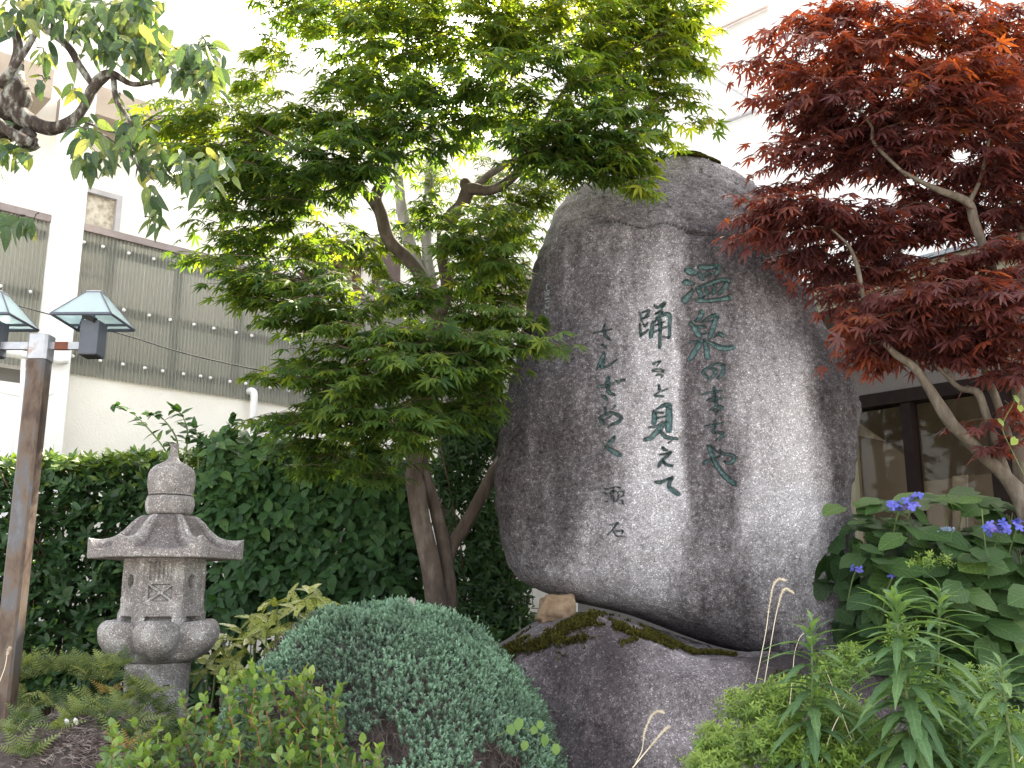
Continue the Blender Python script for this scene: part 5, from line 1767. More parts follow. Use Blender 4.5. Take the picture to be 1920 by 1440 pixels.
# ------------------------------------------------------------------ green maple
def green_maple():
    r = np.random.default_rng(21)
    base = at(826, 1205, 5.55)
    root = thing('green_maple', 'green maple with forked brown trunk standing left of the carved boulder', 'tree', base)
    B = M['bark']
    limb(root, 'trunk', [(828, 1240, 5.55, 45), (824, 1180, 5.55, 40), (812, 1080, 5.55, 39), (790, 980, 5.55, 38), (776, 880, 5.55, 35), (782, 820, 5.55, 31), (800, 740, 5.55, 27), (812, 650, 5.52, 25), (822, 580, 5.5, 27)], B, 16, 60, 0.07)
    limb(root, 'trunk', [(845, 1240, 5.62, 31), (846, 1180, 5.62, 30), (838, 1060, 5.62, 27), (818, 960, 5.62, 24), (798, 890, 5.60, 21), (790, 830, 5.58, 17)], B, 14, 40, 0.07)
    limb(root, 'branch', [(838, 1090, 5.66, 17), (846, 1030, 5.66, 23), (872, 985, 5.68, 25), (905, 925, 5.7, 24), (935, 870, 5.75, 22), (990, 790, 5.85, 19)], B, 12, 34)
    limb(root, 'branch', [(778, 835, 5.5, 23), (800, 815, 5.42, 22), (812, 800, 5.38, 19)], B, 10, 14)
    # left leader and right leader above the fork
    limb(root, 'branch', [(820, 590, 5.5, 27), (800, 560, 5.46, 25), (790, 520, 5.42, 26), (764, 485, 5.4, 27), (730, 450, 5.36, 27), (714, 400, 5.32, 26), (704, 370, 5.3, 27), (722, 330, 5.3, 19), (738, 260, 5.28, 17), (724, 190, 5.25, 16), (700, 110, 5.2, 12), (690, 40, 5.2, 8)], B, 14, 60)
    limb(root, 'branch', [(704, 385, 5.3, 19), (684, 360, 5.25, 17), (655, 330, 5.2, 14), (600, 300, 5.1, 10), (540, 270, 5.05, 7), (470, 230, 5.0, 5)], B, 10, 30)
    limb(root, 'branch', [(662, 338, 5.22, 11), (610, 362, 5.1, 10), (560, 360, 5.0, 7), (490, 375, 4.95, 5)], B, 10, 24)
    limb(root, 'branch', [(826, 590, 5.5, 25), (838, 540, 5.48, 25), (830, 480, 5.44, 23), (830, 430, 5.4, 25), (846, 405, 5.36, 30), (866, 385, 5.32, 30), (880, 355, 5.28, 27), (915, 358, 5.22, 20), (950, 342, 5.15, 19), (980, 310, 5.1, 18), (1005, 262, 5.05, 17), (1040, 200, 5.0, 13), (1090, 120, 4.95, 9), (1140, 40, 4.9, 6)], B, 14, 60)
    limb(root, 'branch', [(878, 360, 5.3, 23), (872, 345, 5.3, 23), (880, 340, 5.28, 12)], B, 10, 10, 0.3)
    limb(root, 'branch', [(892, 350, 5.3, 14), (920, 325, 5.4, 16), (955, 305, 5.5, 14), (1000, 285, 5.6, 9)], B, 10, 16)
    limb(root, 'branch', [(1000, 270, 5.06, 11), (1090, 250, 4.9, 8), (1160, 245, 4.8, 5), (1240, 180, 4.8, 3)], B, 8, 20)
    limb(root, 'branch', [(1060, 170, 4.98, 8), (1180, 95, 4.9, 5), (1280, 42, 4.85, 4), (1340, 0, 4.8, 3)], B, 8, 20)
    limb(root, 'branch', [(966, 325, 5.12, 6), (958, 270, 5.1, 5), (960, 215, 5.08, 4)], B, 8, 12)
    limb(root, 'branch', [(800, 735, 5.52, 20), (740, 690, 5.3, 19), (690, 660, 5.15, 22), (640, 630, 5.05, 20), (612, 590, 5.0, 16), (590, 545, 4.95, 10), (560, 510, 4.9, 6)], B, 10, 30)
    limb(root, 'branch', [(808, 700, 5.5, 14), (830, 690, 5.2, 9), (880, 668, 4.9, 6), (960, 655, 4.7, 4), (1040, 652, 4.6, 2)], B, 8, 20)
    limb(root, 'branch', [(796, 760, 5.5, 12), (770, 740, 5.1, 9), (740, 735, 4.8, 6), (690, 740, 4.6, 4)], B, 8, 18)
    limb(root, 'branch', [(640, 640, 5.05, 9), (590, 680, 4.9, 7), (540, 700, 4.8, 5)], B, 8, 14)
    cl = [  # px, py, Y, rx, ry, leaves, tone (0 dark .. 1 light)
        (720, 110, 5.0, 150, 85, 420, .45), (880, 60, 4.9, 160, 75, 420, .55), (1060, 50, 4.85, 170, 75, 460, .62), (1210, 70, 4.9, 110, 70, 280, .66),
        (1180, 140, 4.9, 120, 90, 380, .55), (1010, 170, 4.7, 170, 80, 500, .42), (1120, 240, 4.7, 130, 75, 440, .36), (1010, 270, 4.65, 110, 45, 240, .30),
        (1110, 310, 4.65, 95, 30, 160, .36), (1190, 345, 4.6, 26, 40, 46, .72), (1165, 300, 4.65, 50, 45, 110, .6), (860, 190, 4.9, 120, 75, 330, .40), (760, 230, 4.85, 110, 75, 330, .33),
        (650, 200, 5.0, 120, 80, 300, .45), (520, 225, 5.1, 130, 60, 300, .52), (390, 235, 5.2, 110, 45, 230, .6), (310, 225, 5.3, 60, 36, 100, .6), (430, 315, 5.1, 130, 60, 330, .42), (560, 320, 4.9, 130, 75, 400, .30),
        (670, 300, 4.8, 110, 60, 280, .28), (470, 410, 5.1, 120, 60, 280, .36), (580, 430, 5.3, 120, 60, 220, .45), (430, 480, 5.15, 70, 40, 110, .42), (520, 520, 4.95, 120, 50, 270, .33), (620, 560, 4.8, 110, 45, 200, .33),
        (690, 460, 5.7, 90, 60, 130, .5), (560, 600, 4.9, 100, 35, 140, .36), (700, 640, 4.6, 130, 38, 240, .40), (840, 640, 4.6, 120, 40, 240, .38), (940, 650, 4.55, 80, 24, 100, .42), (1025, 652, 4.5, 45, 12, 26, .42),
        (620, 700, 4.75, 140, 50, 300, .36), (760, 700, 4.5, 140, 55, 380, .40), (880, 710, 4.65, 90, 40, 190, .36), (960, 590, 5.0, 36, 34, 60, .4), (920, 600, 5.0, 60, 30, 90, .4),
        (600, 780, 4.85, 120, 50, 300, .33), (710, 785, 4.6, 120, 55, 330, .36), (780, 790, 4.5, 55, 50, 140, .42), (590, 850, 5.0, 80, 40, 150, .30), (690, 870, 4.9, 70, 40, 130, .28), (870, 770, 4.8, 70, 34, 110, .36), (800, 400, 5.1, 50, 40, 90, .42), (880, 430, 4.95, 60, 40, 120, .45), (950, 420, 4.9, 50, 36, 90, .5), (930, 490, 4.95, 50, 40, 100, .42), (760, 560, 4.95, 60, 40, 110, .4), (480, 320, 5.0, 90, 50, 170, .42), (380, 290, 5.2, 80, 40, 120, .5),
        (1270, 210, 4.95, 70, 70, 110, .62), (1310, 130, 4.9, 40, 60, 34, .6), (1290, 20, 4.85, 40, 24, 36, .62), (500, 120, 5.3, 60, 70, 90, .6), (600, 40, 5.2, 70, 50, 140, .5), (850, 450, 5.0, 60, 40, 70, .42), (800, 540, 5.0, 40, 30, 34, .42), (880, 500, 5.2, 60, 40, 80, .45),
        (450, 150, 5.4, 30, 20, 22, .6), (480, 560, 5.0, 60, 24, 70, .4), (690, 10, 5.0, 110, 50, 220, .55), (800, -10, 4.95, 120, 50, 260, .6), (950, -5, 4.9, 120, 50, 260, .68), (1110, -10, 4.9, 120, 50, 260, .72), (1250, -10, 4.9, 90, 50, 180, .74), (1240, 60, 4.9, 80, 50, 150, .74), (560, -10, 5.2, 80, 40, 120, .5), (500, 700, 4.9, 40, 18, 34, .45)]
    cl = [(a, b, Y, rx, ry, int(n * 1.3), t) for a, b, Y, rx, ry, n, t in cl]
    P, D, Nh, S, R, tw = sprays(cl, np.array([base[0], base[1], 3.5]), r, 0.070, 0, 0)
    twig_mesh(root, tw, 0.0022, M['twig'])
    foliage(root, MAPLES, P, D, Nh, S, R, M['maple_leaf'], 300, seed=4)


green_maple()

# ------------------------------------------------------------------ slender trees behind the maple
SMALL = [tmpl_leaf(0.16, 4, 0.1, 0.3, seed=k) for k in range(2)]
FIVE = [tmpl_maple(5, 11 + k, 0.10) for k in range(3)]


def slender_tree():
    r = np.random.default_rng(33)
    root = thing('slender_tree', 'slender tree with pale grey stems and small leaves behind the green maple', 'tree', at(830, 1150, 6.3))
    g = M['bark_grey']
    limb(root, 'trunk', [(840, 1160, 6.3, 30), (835, 900, 6.3, 30), (836, 740, 6.3, 32), (826, 640, 6.3, 34), (806, 560, 6.3, 34), (782, 500, 6.3, 30), (766, 450, 6.3, 26), (752, 380, 6.3, 22), (745, 290, 6.3, 16)], g, 12, 50, 0.05)
    limb(root, 'trunk', [(828, 650, 6.3, 24), (815, 560, 6.3, 22), (800, 470, 6.3, 20), (803, 390, 6.3, 19), (806, 310, 6.3, 18), (812, 220, 6.3, 12)], g, 12, 40, 0.05)
    limb(root, 'branch', [(945, 780, 6.2, 14), (930, 740, 6.2, 13), (905, 700, 6.2, 11), (890, 640, 6.2, 8)], g, 8, 18)
    cl = [(960, 370, 5.9, 70, 45, 340, .62), (1010, 350, 5.8, 60, 40, 230, .6), (930, 430, 6.0, 90, 60, 520, .52), (900, 520, 6.1, 90, 60, 480, .48), (950, 530, 6.0, 60, 60, 360, .45), (880, 590, 6.1, 80, 40, 300, .42), (920, 690, 6.1, 60, 50, 220, .42), (900, 770, 6.15, 60, 50, 220, .4), (780, 600, 6.3, 60, 50, 160, .4),
          (780, 430, 6.4, 70, 60, 120, .5), (820, 340, 6.3, 60, 50, 120, .55), (900, 330, 6.2, 60, 40, 110, .6), (640, 50, 5.9, 100, 60, 330, .2), (560, 30, 5.9, 60, 40, 150, .2), (760, 20, 5.9, 80, 40, 200, .25)]
    P, D, Nh, S, R, tw = sprays(cl, at(860, 500, 6.2), r, 0.062, 0, 0)
    twig_mesh(root, tw, 0.002, M['twig'])
    foliage(root, FIVE, P, D, Nh, S, R, M['maple_leaf'], 200, seed=5)


slender_tree()

# ------------------------------------------------------------------ red maple
def red_maple():
    r = np.random.default_rng(41)
    base = at(1930, 960, 4.5)
    root = thing('red_maple', 'dark red maple with crooked tan stems at the right in front of the building', 'tree', (base[0], base[1], 0.9))
    B = M['bark_red']
    limb(root, 'trunk', [(1965, 1100, 4.5, 50), (1930, 960, 4.5, 45), (1895, 905, 4.5, 29), (1840, 850, 4.45, 24), (1790, 800, 4.4, 23), (1768, 770, 4.4, 24), (1740, 725, 4.4, 19), (1715, 690, 4.4, 17), (1680, 665, 4.4, 14), (1655, 640, 4.4, 12)], B, 14, 50, 0.12)
    limb(root, 'branch', [(1893, 900, 4.5, 17), (1870, 840, 4.46, 16), (1850, 780, 4.45, 15), (1832, 736, 4.45, 16), (1800, 728, 4.45, 11), (1770, 700, 4.45, 9), (1750, 680, 4.45, 7)], B, 10, 34, 0.14)
    limb(root, 'branch', [(1790, 724, 4.45, 6), (1784, 700, 4.45, 6), (1770, 688, 4.45, 5)], B, 8, 12)
    limb(root, 'trunk', [(1960, 980, 4.6, 36), (1918, 900, 4.6, 33), (1915, 780, 4.6, 26), (1905, 720, 4.6, 22), (1880, 675, 4.6, 19), (1868, 620, 4.6, 17), (1880, 560, 4.6, 19), (1850, 480, 4.5, 17), (1828, 420, 4.5, 20), (1815, 380, 4.5, 19), (1770, 360, 4.45, 14), (1735, 345, 4.45, 10), (1690, 320, 4.4, 6)], B, 14, 60, 0.1)
    limb(root, 'branch', [(1896, 830, 4.58, 16), (1868, 750, 4.56, 16), (1846, 690, 4.55, 14), (1848, 640, 4.55, 12)], B, 10, 24, 0.12)
    limb(root, 'branch', [(1812, 385, 4.5, 13), (1822, 370, 4.48, 10), (1840, 330, 4.45, 8), (1855, 260, 4.4, 6)], B, 8, 18)
    limb(root, 'branch', [(1945, 640, 4.7, 20), (1915, 430, 4.65, 17), (1895, 370, 4.6, 14), (1870, 320, 4.6, 11), (1850, 230, 4.6, 6)], B, 10, 24)
    limb(root, 'branch', [(1622, 580, 4.5, 8), (1612, 520, 4.5, 10), (1604, 490, 4.5, 9), (1590, 460, 4.45, 6), (1560, 430, 4.4, 4)], B, 8, 18)
    limb(root, 'branch', [(1700, 330, 4.42, 7), (1640, 270, 4.4, 8), (1630, 230, 4.4, 6), (1560, 160, 4.4, 4)], B, 8, 18)
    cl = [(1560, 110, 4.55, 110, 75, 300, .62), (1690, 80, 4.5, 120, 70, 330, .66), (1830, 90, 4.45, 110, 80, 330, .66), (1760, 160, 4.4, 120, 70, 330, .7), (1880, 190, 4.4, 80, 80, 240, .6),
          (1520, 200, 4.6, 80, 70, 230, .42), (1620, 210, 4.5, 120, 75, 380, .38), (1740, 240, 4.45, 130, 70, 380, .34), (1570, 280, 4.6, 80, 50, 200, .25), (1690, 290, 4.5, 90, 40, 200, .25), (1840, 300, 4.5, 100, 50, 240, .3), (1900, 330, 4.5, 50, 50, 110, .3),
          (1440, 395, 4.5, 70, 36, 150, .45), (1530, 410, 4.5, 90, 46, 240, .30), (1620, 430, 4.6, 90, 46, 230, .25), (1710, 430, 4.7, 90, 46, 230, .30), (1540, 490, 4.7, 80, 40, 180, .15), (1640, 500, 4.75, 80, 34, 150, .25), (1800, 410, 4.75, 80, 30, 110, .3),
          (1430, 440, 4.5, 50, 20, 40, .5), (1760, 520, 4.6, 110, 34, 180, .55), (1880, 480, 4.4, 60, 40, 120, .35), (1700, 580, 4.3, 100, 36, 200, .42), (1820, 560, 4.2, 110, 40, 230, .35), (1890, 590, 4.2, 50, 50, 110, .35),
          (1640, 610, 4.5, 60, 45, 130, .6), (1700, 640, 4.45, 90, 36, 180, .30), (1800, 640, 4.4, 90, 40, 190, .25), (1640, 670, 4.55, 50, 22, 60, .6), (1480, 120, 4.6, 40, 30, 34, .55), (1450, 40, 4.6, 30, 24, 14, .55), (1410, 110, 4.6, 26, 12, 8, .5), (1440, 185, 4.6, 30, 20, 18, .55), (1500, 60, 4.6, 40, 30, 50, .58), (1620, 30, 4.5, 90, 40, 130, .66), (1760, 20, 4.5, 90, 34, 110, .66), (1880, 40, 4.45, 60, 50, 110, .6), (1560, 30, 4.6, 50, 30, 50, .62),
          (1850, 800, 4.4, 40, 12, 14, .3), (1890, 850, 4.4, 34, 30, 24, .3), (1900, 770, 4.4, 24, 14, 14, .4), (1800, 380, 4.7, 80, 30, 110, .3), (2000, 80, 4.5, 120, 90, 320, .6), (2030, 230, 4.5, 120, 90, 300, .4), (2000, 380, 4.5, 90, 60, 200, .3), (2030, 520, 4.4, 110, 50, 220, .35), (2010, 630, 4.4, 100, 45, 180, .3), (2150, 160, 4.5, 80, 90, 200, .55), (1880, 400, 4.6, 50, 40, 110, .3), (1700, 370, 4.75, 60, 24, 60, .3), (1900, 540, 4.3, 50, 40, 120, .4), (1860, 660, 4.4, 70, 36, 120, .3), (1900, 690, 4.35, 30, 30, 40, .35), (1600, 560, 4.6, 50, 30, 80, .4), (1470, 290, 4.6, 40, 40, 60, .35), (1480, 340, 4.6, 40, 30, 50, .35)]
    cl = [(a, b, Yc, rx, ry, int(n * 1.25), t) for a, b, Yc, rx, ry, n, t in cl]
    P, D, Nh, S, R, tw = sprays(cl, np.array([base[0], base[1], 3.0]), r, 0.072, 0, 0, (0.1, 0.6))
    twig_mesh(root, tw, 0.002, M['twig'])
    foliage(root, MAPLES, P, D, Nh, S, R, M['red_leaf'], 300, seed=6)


red_maple()

# ------------------------------------------------------------------ drooping-leaved tree, top left
PEAR = [tmpl_leaf(0.235, 9, 0.35, d, tip=1.2, curl=c, seed=k) for k, (d, c) in enumerate([(0.25, 0.02), (0.4, 0.03), (0.1, -0.03), (0.5, 0.0)])]


def drooping_tree():
    r = np.random.default_rng(52)
    Y = 3.2
    root = thing('drooping_tree', 'gnarled lichened tree with drooping oval leaves reaching in at top left', 'tree', at(-180, 400, 3.3))
    B = M['bark_lichen']
    limb(root, 'trunk', [(-260, 700, 3.4, 90), (-180, 430, 3.35, 90), (-60, 290, 3.3, 86), (0, 225, 3.25, 80), (30, 185, 3.2, 66), (28, 140, 3.2, 34), (34, 90, 3.2, 22), (20, 50, 3.2, 16), (-30, 30, 3.2, 12)], B, 16, 60, 0.22)
    limb(root, 'branch', [(20, 200, 3.2, 50), (60, 230, 3.2, 34), (100, 240, 3.2, 28), (135, 228, 3.2, 27), (155, 205, 3.2, 21), (172, 168, 3.2, 21), (192, 145, 3.2, 22), (215, 140, 3.2, 16), (250, 158, 3.2, 11), (300, 150, 3.2, 6)], B, 12, 50, 0.2)
    limb(root, 'branch', [(175, 160, 3.2, 14), (150, 125, 3.2, 15), (128, 88, 3.2, 17), (90, 58, 3.2, 15), (64, 40, 3.2, 12), (60, 0, 3.2, 10)], B, 10, 30, 0.16)
    limb(root, 'branch', [(98, 60, 3.2, 8), (98, 20, 3.2, 8), (92, -20, 3.2, 7)], B, 8, 12)
    limb(root, 'branch', [(212, 142, 3.2, 12), (218, 185, 3.15, 11), (236, 215, 3.1, 9), (250, 240, 3.1, 5)], B, 8, 20, 0.14)
    limb(root, 'branch', [(0, 160, 3.15, 22), (30, 120, 3.1, 16), (50, 90, 3.1, 14), (70, 55, 3.1, 12)], B, 10, 20, 0.15)
    limb(root, 'branch', [(-40, 200, 3.15, 30), (10, 240, 3.1, 20), (40, 260, 3.1, 22), (60, 268, 3.1, 16)], B, 10, 20, 0.22)
    limb(root, 'branch', [(50, 255, 3.2, 40), (55, 270, 3.18, 32), (72, 268, 3.18, 20)], B, 10, 10, 0.3)
    limb(root, 'branch', [(150, 225, 3.2, 5), (200, 245, 3.2, 5), (240, 258, 3.15, 4), (262, 320, 3.1, 3)], B, 6, 16)
    limb(root, 'branch', [(120, 232, 3.2, 4), (190, 250, 3.2, 3), (250, 300, 3.15, 3), (290, 340, 3.1, 2)], B, 6, 16)
    P, D, Nh, S, R = [], [], [], [], []
    groups = [(30, 35, 60, 26, 34), (110, 30, 50, 26, 30), (175, 55, 50, 34, 38), (235, 40, 50, 40, 40), (240, 100, 50, 30, 34), (285, 90, 44, 40, 34), (365, 110, 45, 26, 40), (395, 150, 28, 26, 20), (345, 150, 26, 26, 16), (285, 110, 30, 30, 20), (205, 20, 90, 18, 30), (60, 10, 60, 14, 20), (90, 110, 30, 20, 10), (200, 90, 40, 20, 18), (250, 20, 24, 16, 16),
              (170, 255, 26, 20, 16), (200, 300, 40, 26, 22), (262, 250, 36, 22, 22), (270, 300, 44, 34, 26), (330, 320, 40, 22, 24), (380, 340, 36, 26, 26), (400, 320, 22, 16, 14), (285, 370, 24, 30, 9), (290, 430, 18, 20, 5), (160, 310, 24, 16, 10), (20, 290, 26, 24, 14), (40, 300, 18, 14, 7), (-20, 270, 40, 30, 14), (80, 165, 22, 12, 5), (15, 425, 30, 8, 12), (55, 425, 22, 8, 7), (135, 180, 16, 12, 4), (225, 190, 16, 14, 3)]
    for (px, py, rx, ry, n) in groups:
        n = int(n * 1.4)
        for _ in range(n):
            y = Y + r.normal(0, 0.10)
            p = at(px + r.normal(0, 0.55) * rx, py - 14 + r.normal(0, 0.55) * ry, y)
            d = np.array([r.normal(0, 0.42), r.normal(0, 0.35) - 0.12, -1.0 + abs(r.normal(0, 0.4))])
            P.append(p)
            D.append(d)
            Nh.append(np.array([r.normal(0, 0.8), -0.8, 0.5]))
            S.append(r.uniform(0.052, 0.090))
            R.append(np.clip(r.normal(0.46, 0.30), 0, 1))
    foliage(root, PEAR, P, D, Nh, np.array(S), np.array(R), M['pear_leaf'], 300, seed=7, cell=12)
    # fine twigs carrying the clusters
    tw = []
    for (px, py, rx, ry, n) in groups:
        for _ in range(max(2, n // 8)):
            a = at(px + r.normal(0, 0.7) * rx, py + r.normal(0, 0.5) * ry - 22, Y + r.normal(0, 0.05))
            b = at(px + r.normal(0, 0.3) * rx, py - 10, Y)
            tw.append((a, 0.5 * (a + b) + np.array([0, 0, 0.012]), b))
    twig_mesh(root, tw, 0.0026, M['bark_lichen'])


drooping_tree()

# ------------------------------------------------------------------ hedge and shrubs
HEDGE = [tmpl_leaf(0.19, 5, 0.25, d, seed=k) for k, d in enumerate((0.15, 0.3, 0.02))]
BROAD = [tmpl_leaf(0.33, 6, 0.18, d, tip=1.1, serr=0.12, seed=k) for k, d in enumerate((0.2, 0.35, 0.05))]


def stems(root, r, n, x0, x1, y0, y1, z0, z1, rad, mat, lean=0.25, name='stem'):
    for _ in range(n):
        x, y = r.uniform(x0, x1), r.uniform(y0, y1)
        P = [(x, y, z0), (x + r.normal(0, lean) * 0.3, y + r.normal(0, .06), z0 + 0.45 * (z1 - z0)), (x + r.normal(0, lean), y + r.normal(0, .1), z1)]
        Geo().tube(P, [rad, rad * 0.8, rad * 0.4], 6, 10, 0.1).build(name, mat, root, smooth=True)


def hedge():
    r = np.random.default_rng(61)
    Y = 6.15
    x0, x1 = at(-130, 1000, Y)[0], at(395, 1000, Y)[0]
    ztop = at(150, 856, Y)[2]
    z0 = 0.95
    root = thing('clipped_hedge', 'clipped dark evergreen hedge along the cream wall behind the stone lantern', 'hedge', (0.5 * (x0 + x1), Y + 0.3, z0))
    n = 1500
    # outer shell: front and top
    def shoot_set(n, front):
        x = r.uniform(x0, x1, n)
        z = r.uniform(z0, ztop, n)
        y = Y + np.abs(r.normal(0, 0.13, n))
        A = np.stack([r.normal(0, 0.5, n), -0.9 + r.normal(0, 0.4, n), 0.75 + r.normal(0, 0.4, n)], -1)
        if not front:
            z = ztop - np.abs(r.normal(0, 0.05, n))
            y = Y + r.uniform(0, 0.6, n)
            A = np.stack([r.normal(0, 0.45, n), -0.3 + r.normal(0, 0.4, n), 1.0 + r.normal(0, 0.2, n)], -1)
        bump = 0.06 * vnoise(np.stack([x * 3.1, z * 3.1, 0 * x], -1), 8)
        return np.stack([x, y + bump, z + (0.05 * vnoise(np.stack([x * 2.5, y * 2.5, 0 * x + 4], -1), 9) if not front else 0)], -1), A
    P1, A1 = shoot_set(1000, True)
    P2, A2 = shoot_set(420, False)
    P = np.concatenate([P1, P2])
    A = np.concatenate([A1, A2])
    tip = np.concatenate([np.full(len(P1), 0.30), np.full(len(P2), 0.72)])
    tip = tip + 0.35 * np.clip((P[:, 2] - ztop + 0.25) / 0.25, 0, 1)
    PP, DD, NN, J = whorls(P, A, 6, 1.05, 0.25, r)
    T = np.tile(tip, 6)
    S = r.uniform(0.055, 0.095, len(PP))
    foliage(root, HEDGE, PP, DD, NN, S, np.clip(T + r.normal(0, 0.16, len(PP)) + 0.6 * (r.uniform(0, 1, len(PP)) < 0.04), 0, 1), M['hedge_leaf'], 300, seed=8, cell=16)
    # shaded inner leaves
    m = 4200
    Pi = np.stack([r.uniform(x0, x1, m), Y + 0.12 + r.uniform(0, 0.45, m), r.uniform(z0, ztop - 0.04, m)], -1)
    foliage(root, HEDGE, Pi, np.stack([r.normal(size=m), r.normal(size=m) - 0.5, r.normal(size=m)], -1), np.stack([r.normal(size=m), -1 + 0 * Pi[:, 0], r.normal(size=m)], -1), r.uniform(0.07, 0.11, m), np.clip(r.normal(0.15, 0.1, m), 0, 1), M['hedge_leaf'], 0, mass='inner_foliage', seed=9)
    stems(root, r, 26, x0, x1, Y + 0.1, Y + 0.5, z0 - 0.1, ztop - 0.05, 0.011, M['twig'])


hedge()


def broad_shrub():
    r = np.random.default_rng(67)
    Y = 5.95
    root = thing('broadleaf_shrub', 'bushy green broadleaf shrub between the stone lantern and the maple trunk', 'shrub', at(590, 1150, Y))
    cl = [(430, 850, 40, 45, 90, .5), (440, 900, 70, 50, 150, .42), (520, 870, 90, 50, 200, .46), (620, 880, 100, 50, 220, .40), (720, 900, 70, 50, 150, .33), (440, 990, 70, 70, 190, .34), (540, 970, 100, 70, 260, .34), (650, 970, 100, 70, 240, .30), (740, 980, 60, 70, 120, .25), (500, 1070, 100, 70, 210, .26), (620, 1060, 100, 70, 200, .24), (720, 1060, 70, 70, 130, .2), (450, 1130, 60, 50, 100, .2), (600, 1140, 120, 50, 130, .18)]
    P, A, T = [], [], []
    for (px, py, rx, ry, n, tn) in cl:
        k = mpp(Y)
        c = at(px, py, Y + 0.15)
        q = nrm(r.normal(size=(n, 3))) * (r.uniform(0.1, 1, (n, 1)) ** 0.5)
        n = int(n * 1.35)
        q = nrm(r.normal(size=(n, 3))) * (r.uniform(0.1, 1, (n, 1)) ** 0.5)
        P.append(c + q * np.array([rx * k, 0.22, ry * k]))
        A.append(q * np.array([1, 1, 0.5]) + np.array([0, -0.7, 0.45]) + 0.3 * r.normal(size=(n, 3)))
        T.append(np.full(n, tn))
    P, A, T = np.concatenate(P), np.concatenate(A), np.concatenate(T)
    PP, DD, NN, J = whorls(P, A, 3, 1.15, 0.3, r)
    NN = nrm(NN) + np.array([0, -0.5, 0.6])
    DD = DD + np.array([0, 0, -0.35])
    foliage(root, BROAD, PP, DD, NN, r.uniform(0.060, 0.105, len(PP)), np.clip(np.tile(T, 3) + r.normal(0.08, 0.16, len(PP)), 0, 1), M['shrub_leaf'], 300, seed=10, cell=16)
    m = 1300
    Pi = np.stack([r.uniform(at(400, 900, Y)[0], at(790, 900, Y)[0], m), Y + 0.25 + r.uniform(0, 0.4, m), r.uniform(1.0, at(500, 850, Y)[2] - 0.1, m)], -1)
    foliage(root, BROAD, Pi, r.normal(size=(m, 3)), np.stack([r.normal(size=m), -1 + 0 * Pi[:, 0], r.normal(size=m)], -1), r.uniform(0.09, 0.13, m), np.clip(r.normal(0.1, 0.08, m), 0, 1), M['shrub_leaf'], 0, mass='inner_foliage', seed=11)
    stems(root, r, 14, at(430, 900, Y)[0], at(770, 900, Y)[0], Y + 0.1, Y + 0.35, 0.9, at(500, 870, Y)[2], 0.012, M['bark_grey'])
    # loose shoots that stick up against the white wall
    Pq, Aq, Tq = [], [], []
    for pts in [[(330, 880), (300, 830), (250, 775), (214, 758)], [(335, 870), (330, 820), (300, 780), (280, 775)], [(345, 870), (352, 815), (342, 780), (325, 765)], [(372, 880), (372, 830), (366, 800)], [(425, 860), (432, 810), (438, 782)], [(470, 850), (480, 815), (500, 800)], [(405, 870), (395, 845), (380, 830)]]:
        W = crom(np.array([at(a, b, Y + 0.05) for a, b in pts]), 15)
        Geo().tube(W, [0.005] * 8 + [0.003] * 7, 6).build('shoot', M['stem_green'], root, smooth=True)
        T = nrm(np.gradient(W, axis=0))
        for i in range(3, 15):
            for _ in range(2):
                Pq.append(W[i])
                Aq.append(T[i] * 0.5 + np.array([r.normal(0, 0.8), r.normal(0, 0.6) - 0.2, r.normal(0, 0.35)]))
    n = len(Pq)
    foliage(root, BROAD, np.array(Pq), np.array(Aq), np.tile(np.array([[0, -0.5, 1.0]]), (n, 1)) + 0.3 * r.normal(size=(n, 3)), r.uniform(0.05, 0.085, n), np.clip(r.normal(0.5, 0.18, n), 0, 1), M['shrub_leaf'], 120, part='shoot_leaf', mass='shoot_foliage', seed=12, cell=8)


broad_shrub()


def feathery_shrub():
    r = np.random.default_rng(71)
    Y = 6.05
    root = thing('feathery_shrub', 'fine leaved dark shrub filling the gap between the maple trunk and the boulder', 'shrub', at(900, 1180, Y))
    cl = [(880, 830, 60, 60, 260, .35), (920, 790, 40, 50, 150, .5), (850, 900, 50, 50, 170, .25), (900, 960, 60, 70, 260, .28), (930, 1030, 45, 70, 190, .28), (880, 1070, 60, 60, 230, .22), (940, 1110, 55, 40, 170, .2), (890, 1150, 60, 40, 190, .25), (930, 1190, 70, 26, 260, .42), (905, 740, 30, 40, 100, .6), (960, 1160, 40, 24, 100, .3), (860, 1200, 40, 24, 120, .35)]
    P, D, T = [], [], []
    for (px, py, rx, ry, n, tn) in cl:
        k = mpp(Y)
        c = at(px, py, Y + 0.1)
        q = nrm(r.normal(size=(n, 3))) * (r.uniform(0.05, 1, (n, 1)) ** 0.5)
        P.append(c + q * np.array([rx * k, 0.22, ry * k]))
        D.append(q * np.array([1, 1, 0.2]) + np.array([0, -0.4, -0.25]) + 0.5 * r.normal(size=(n, 3)))
        T.append(np.full(n, tn))
    P, D, T = np.concatenate(P), np.concatenate(D), np.concatenate(T)
    PP, DD, NN, J = whorls(P, D, 5, 0.8, 0.3, r, 0, 0.05)
    NAR = [tmpl_leaf(0.13, 4, 0.2, d) for d in (0.15, 0.35)]
    foliage(root, NAR, PP, DD, NN + np.array([0, -0.4, 0.8]), r.uniform(0.045, 0.075, len(PP)), np.clip(np.tile(T, 5) + r.normal(0, 0.14, len(PP)), 0, 1), M['feather_leaf'], 300, seed=13, cell=12)
    stems(root, r, 9, at(850, 900, Y)[0], at(960, 900, Y)[0], Y, Y + 0.25, 0.9, at(500, 800, Y)[2], 0.009, M['twig'], 0.12)


feathery_shrub()


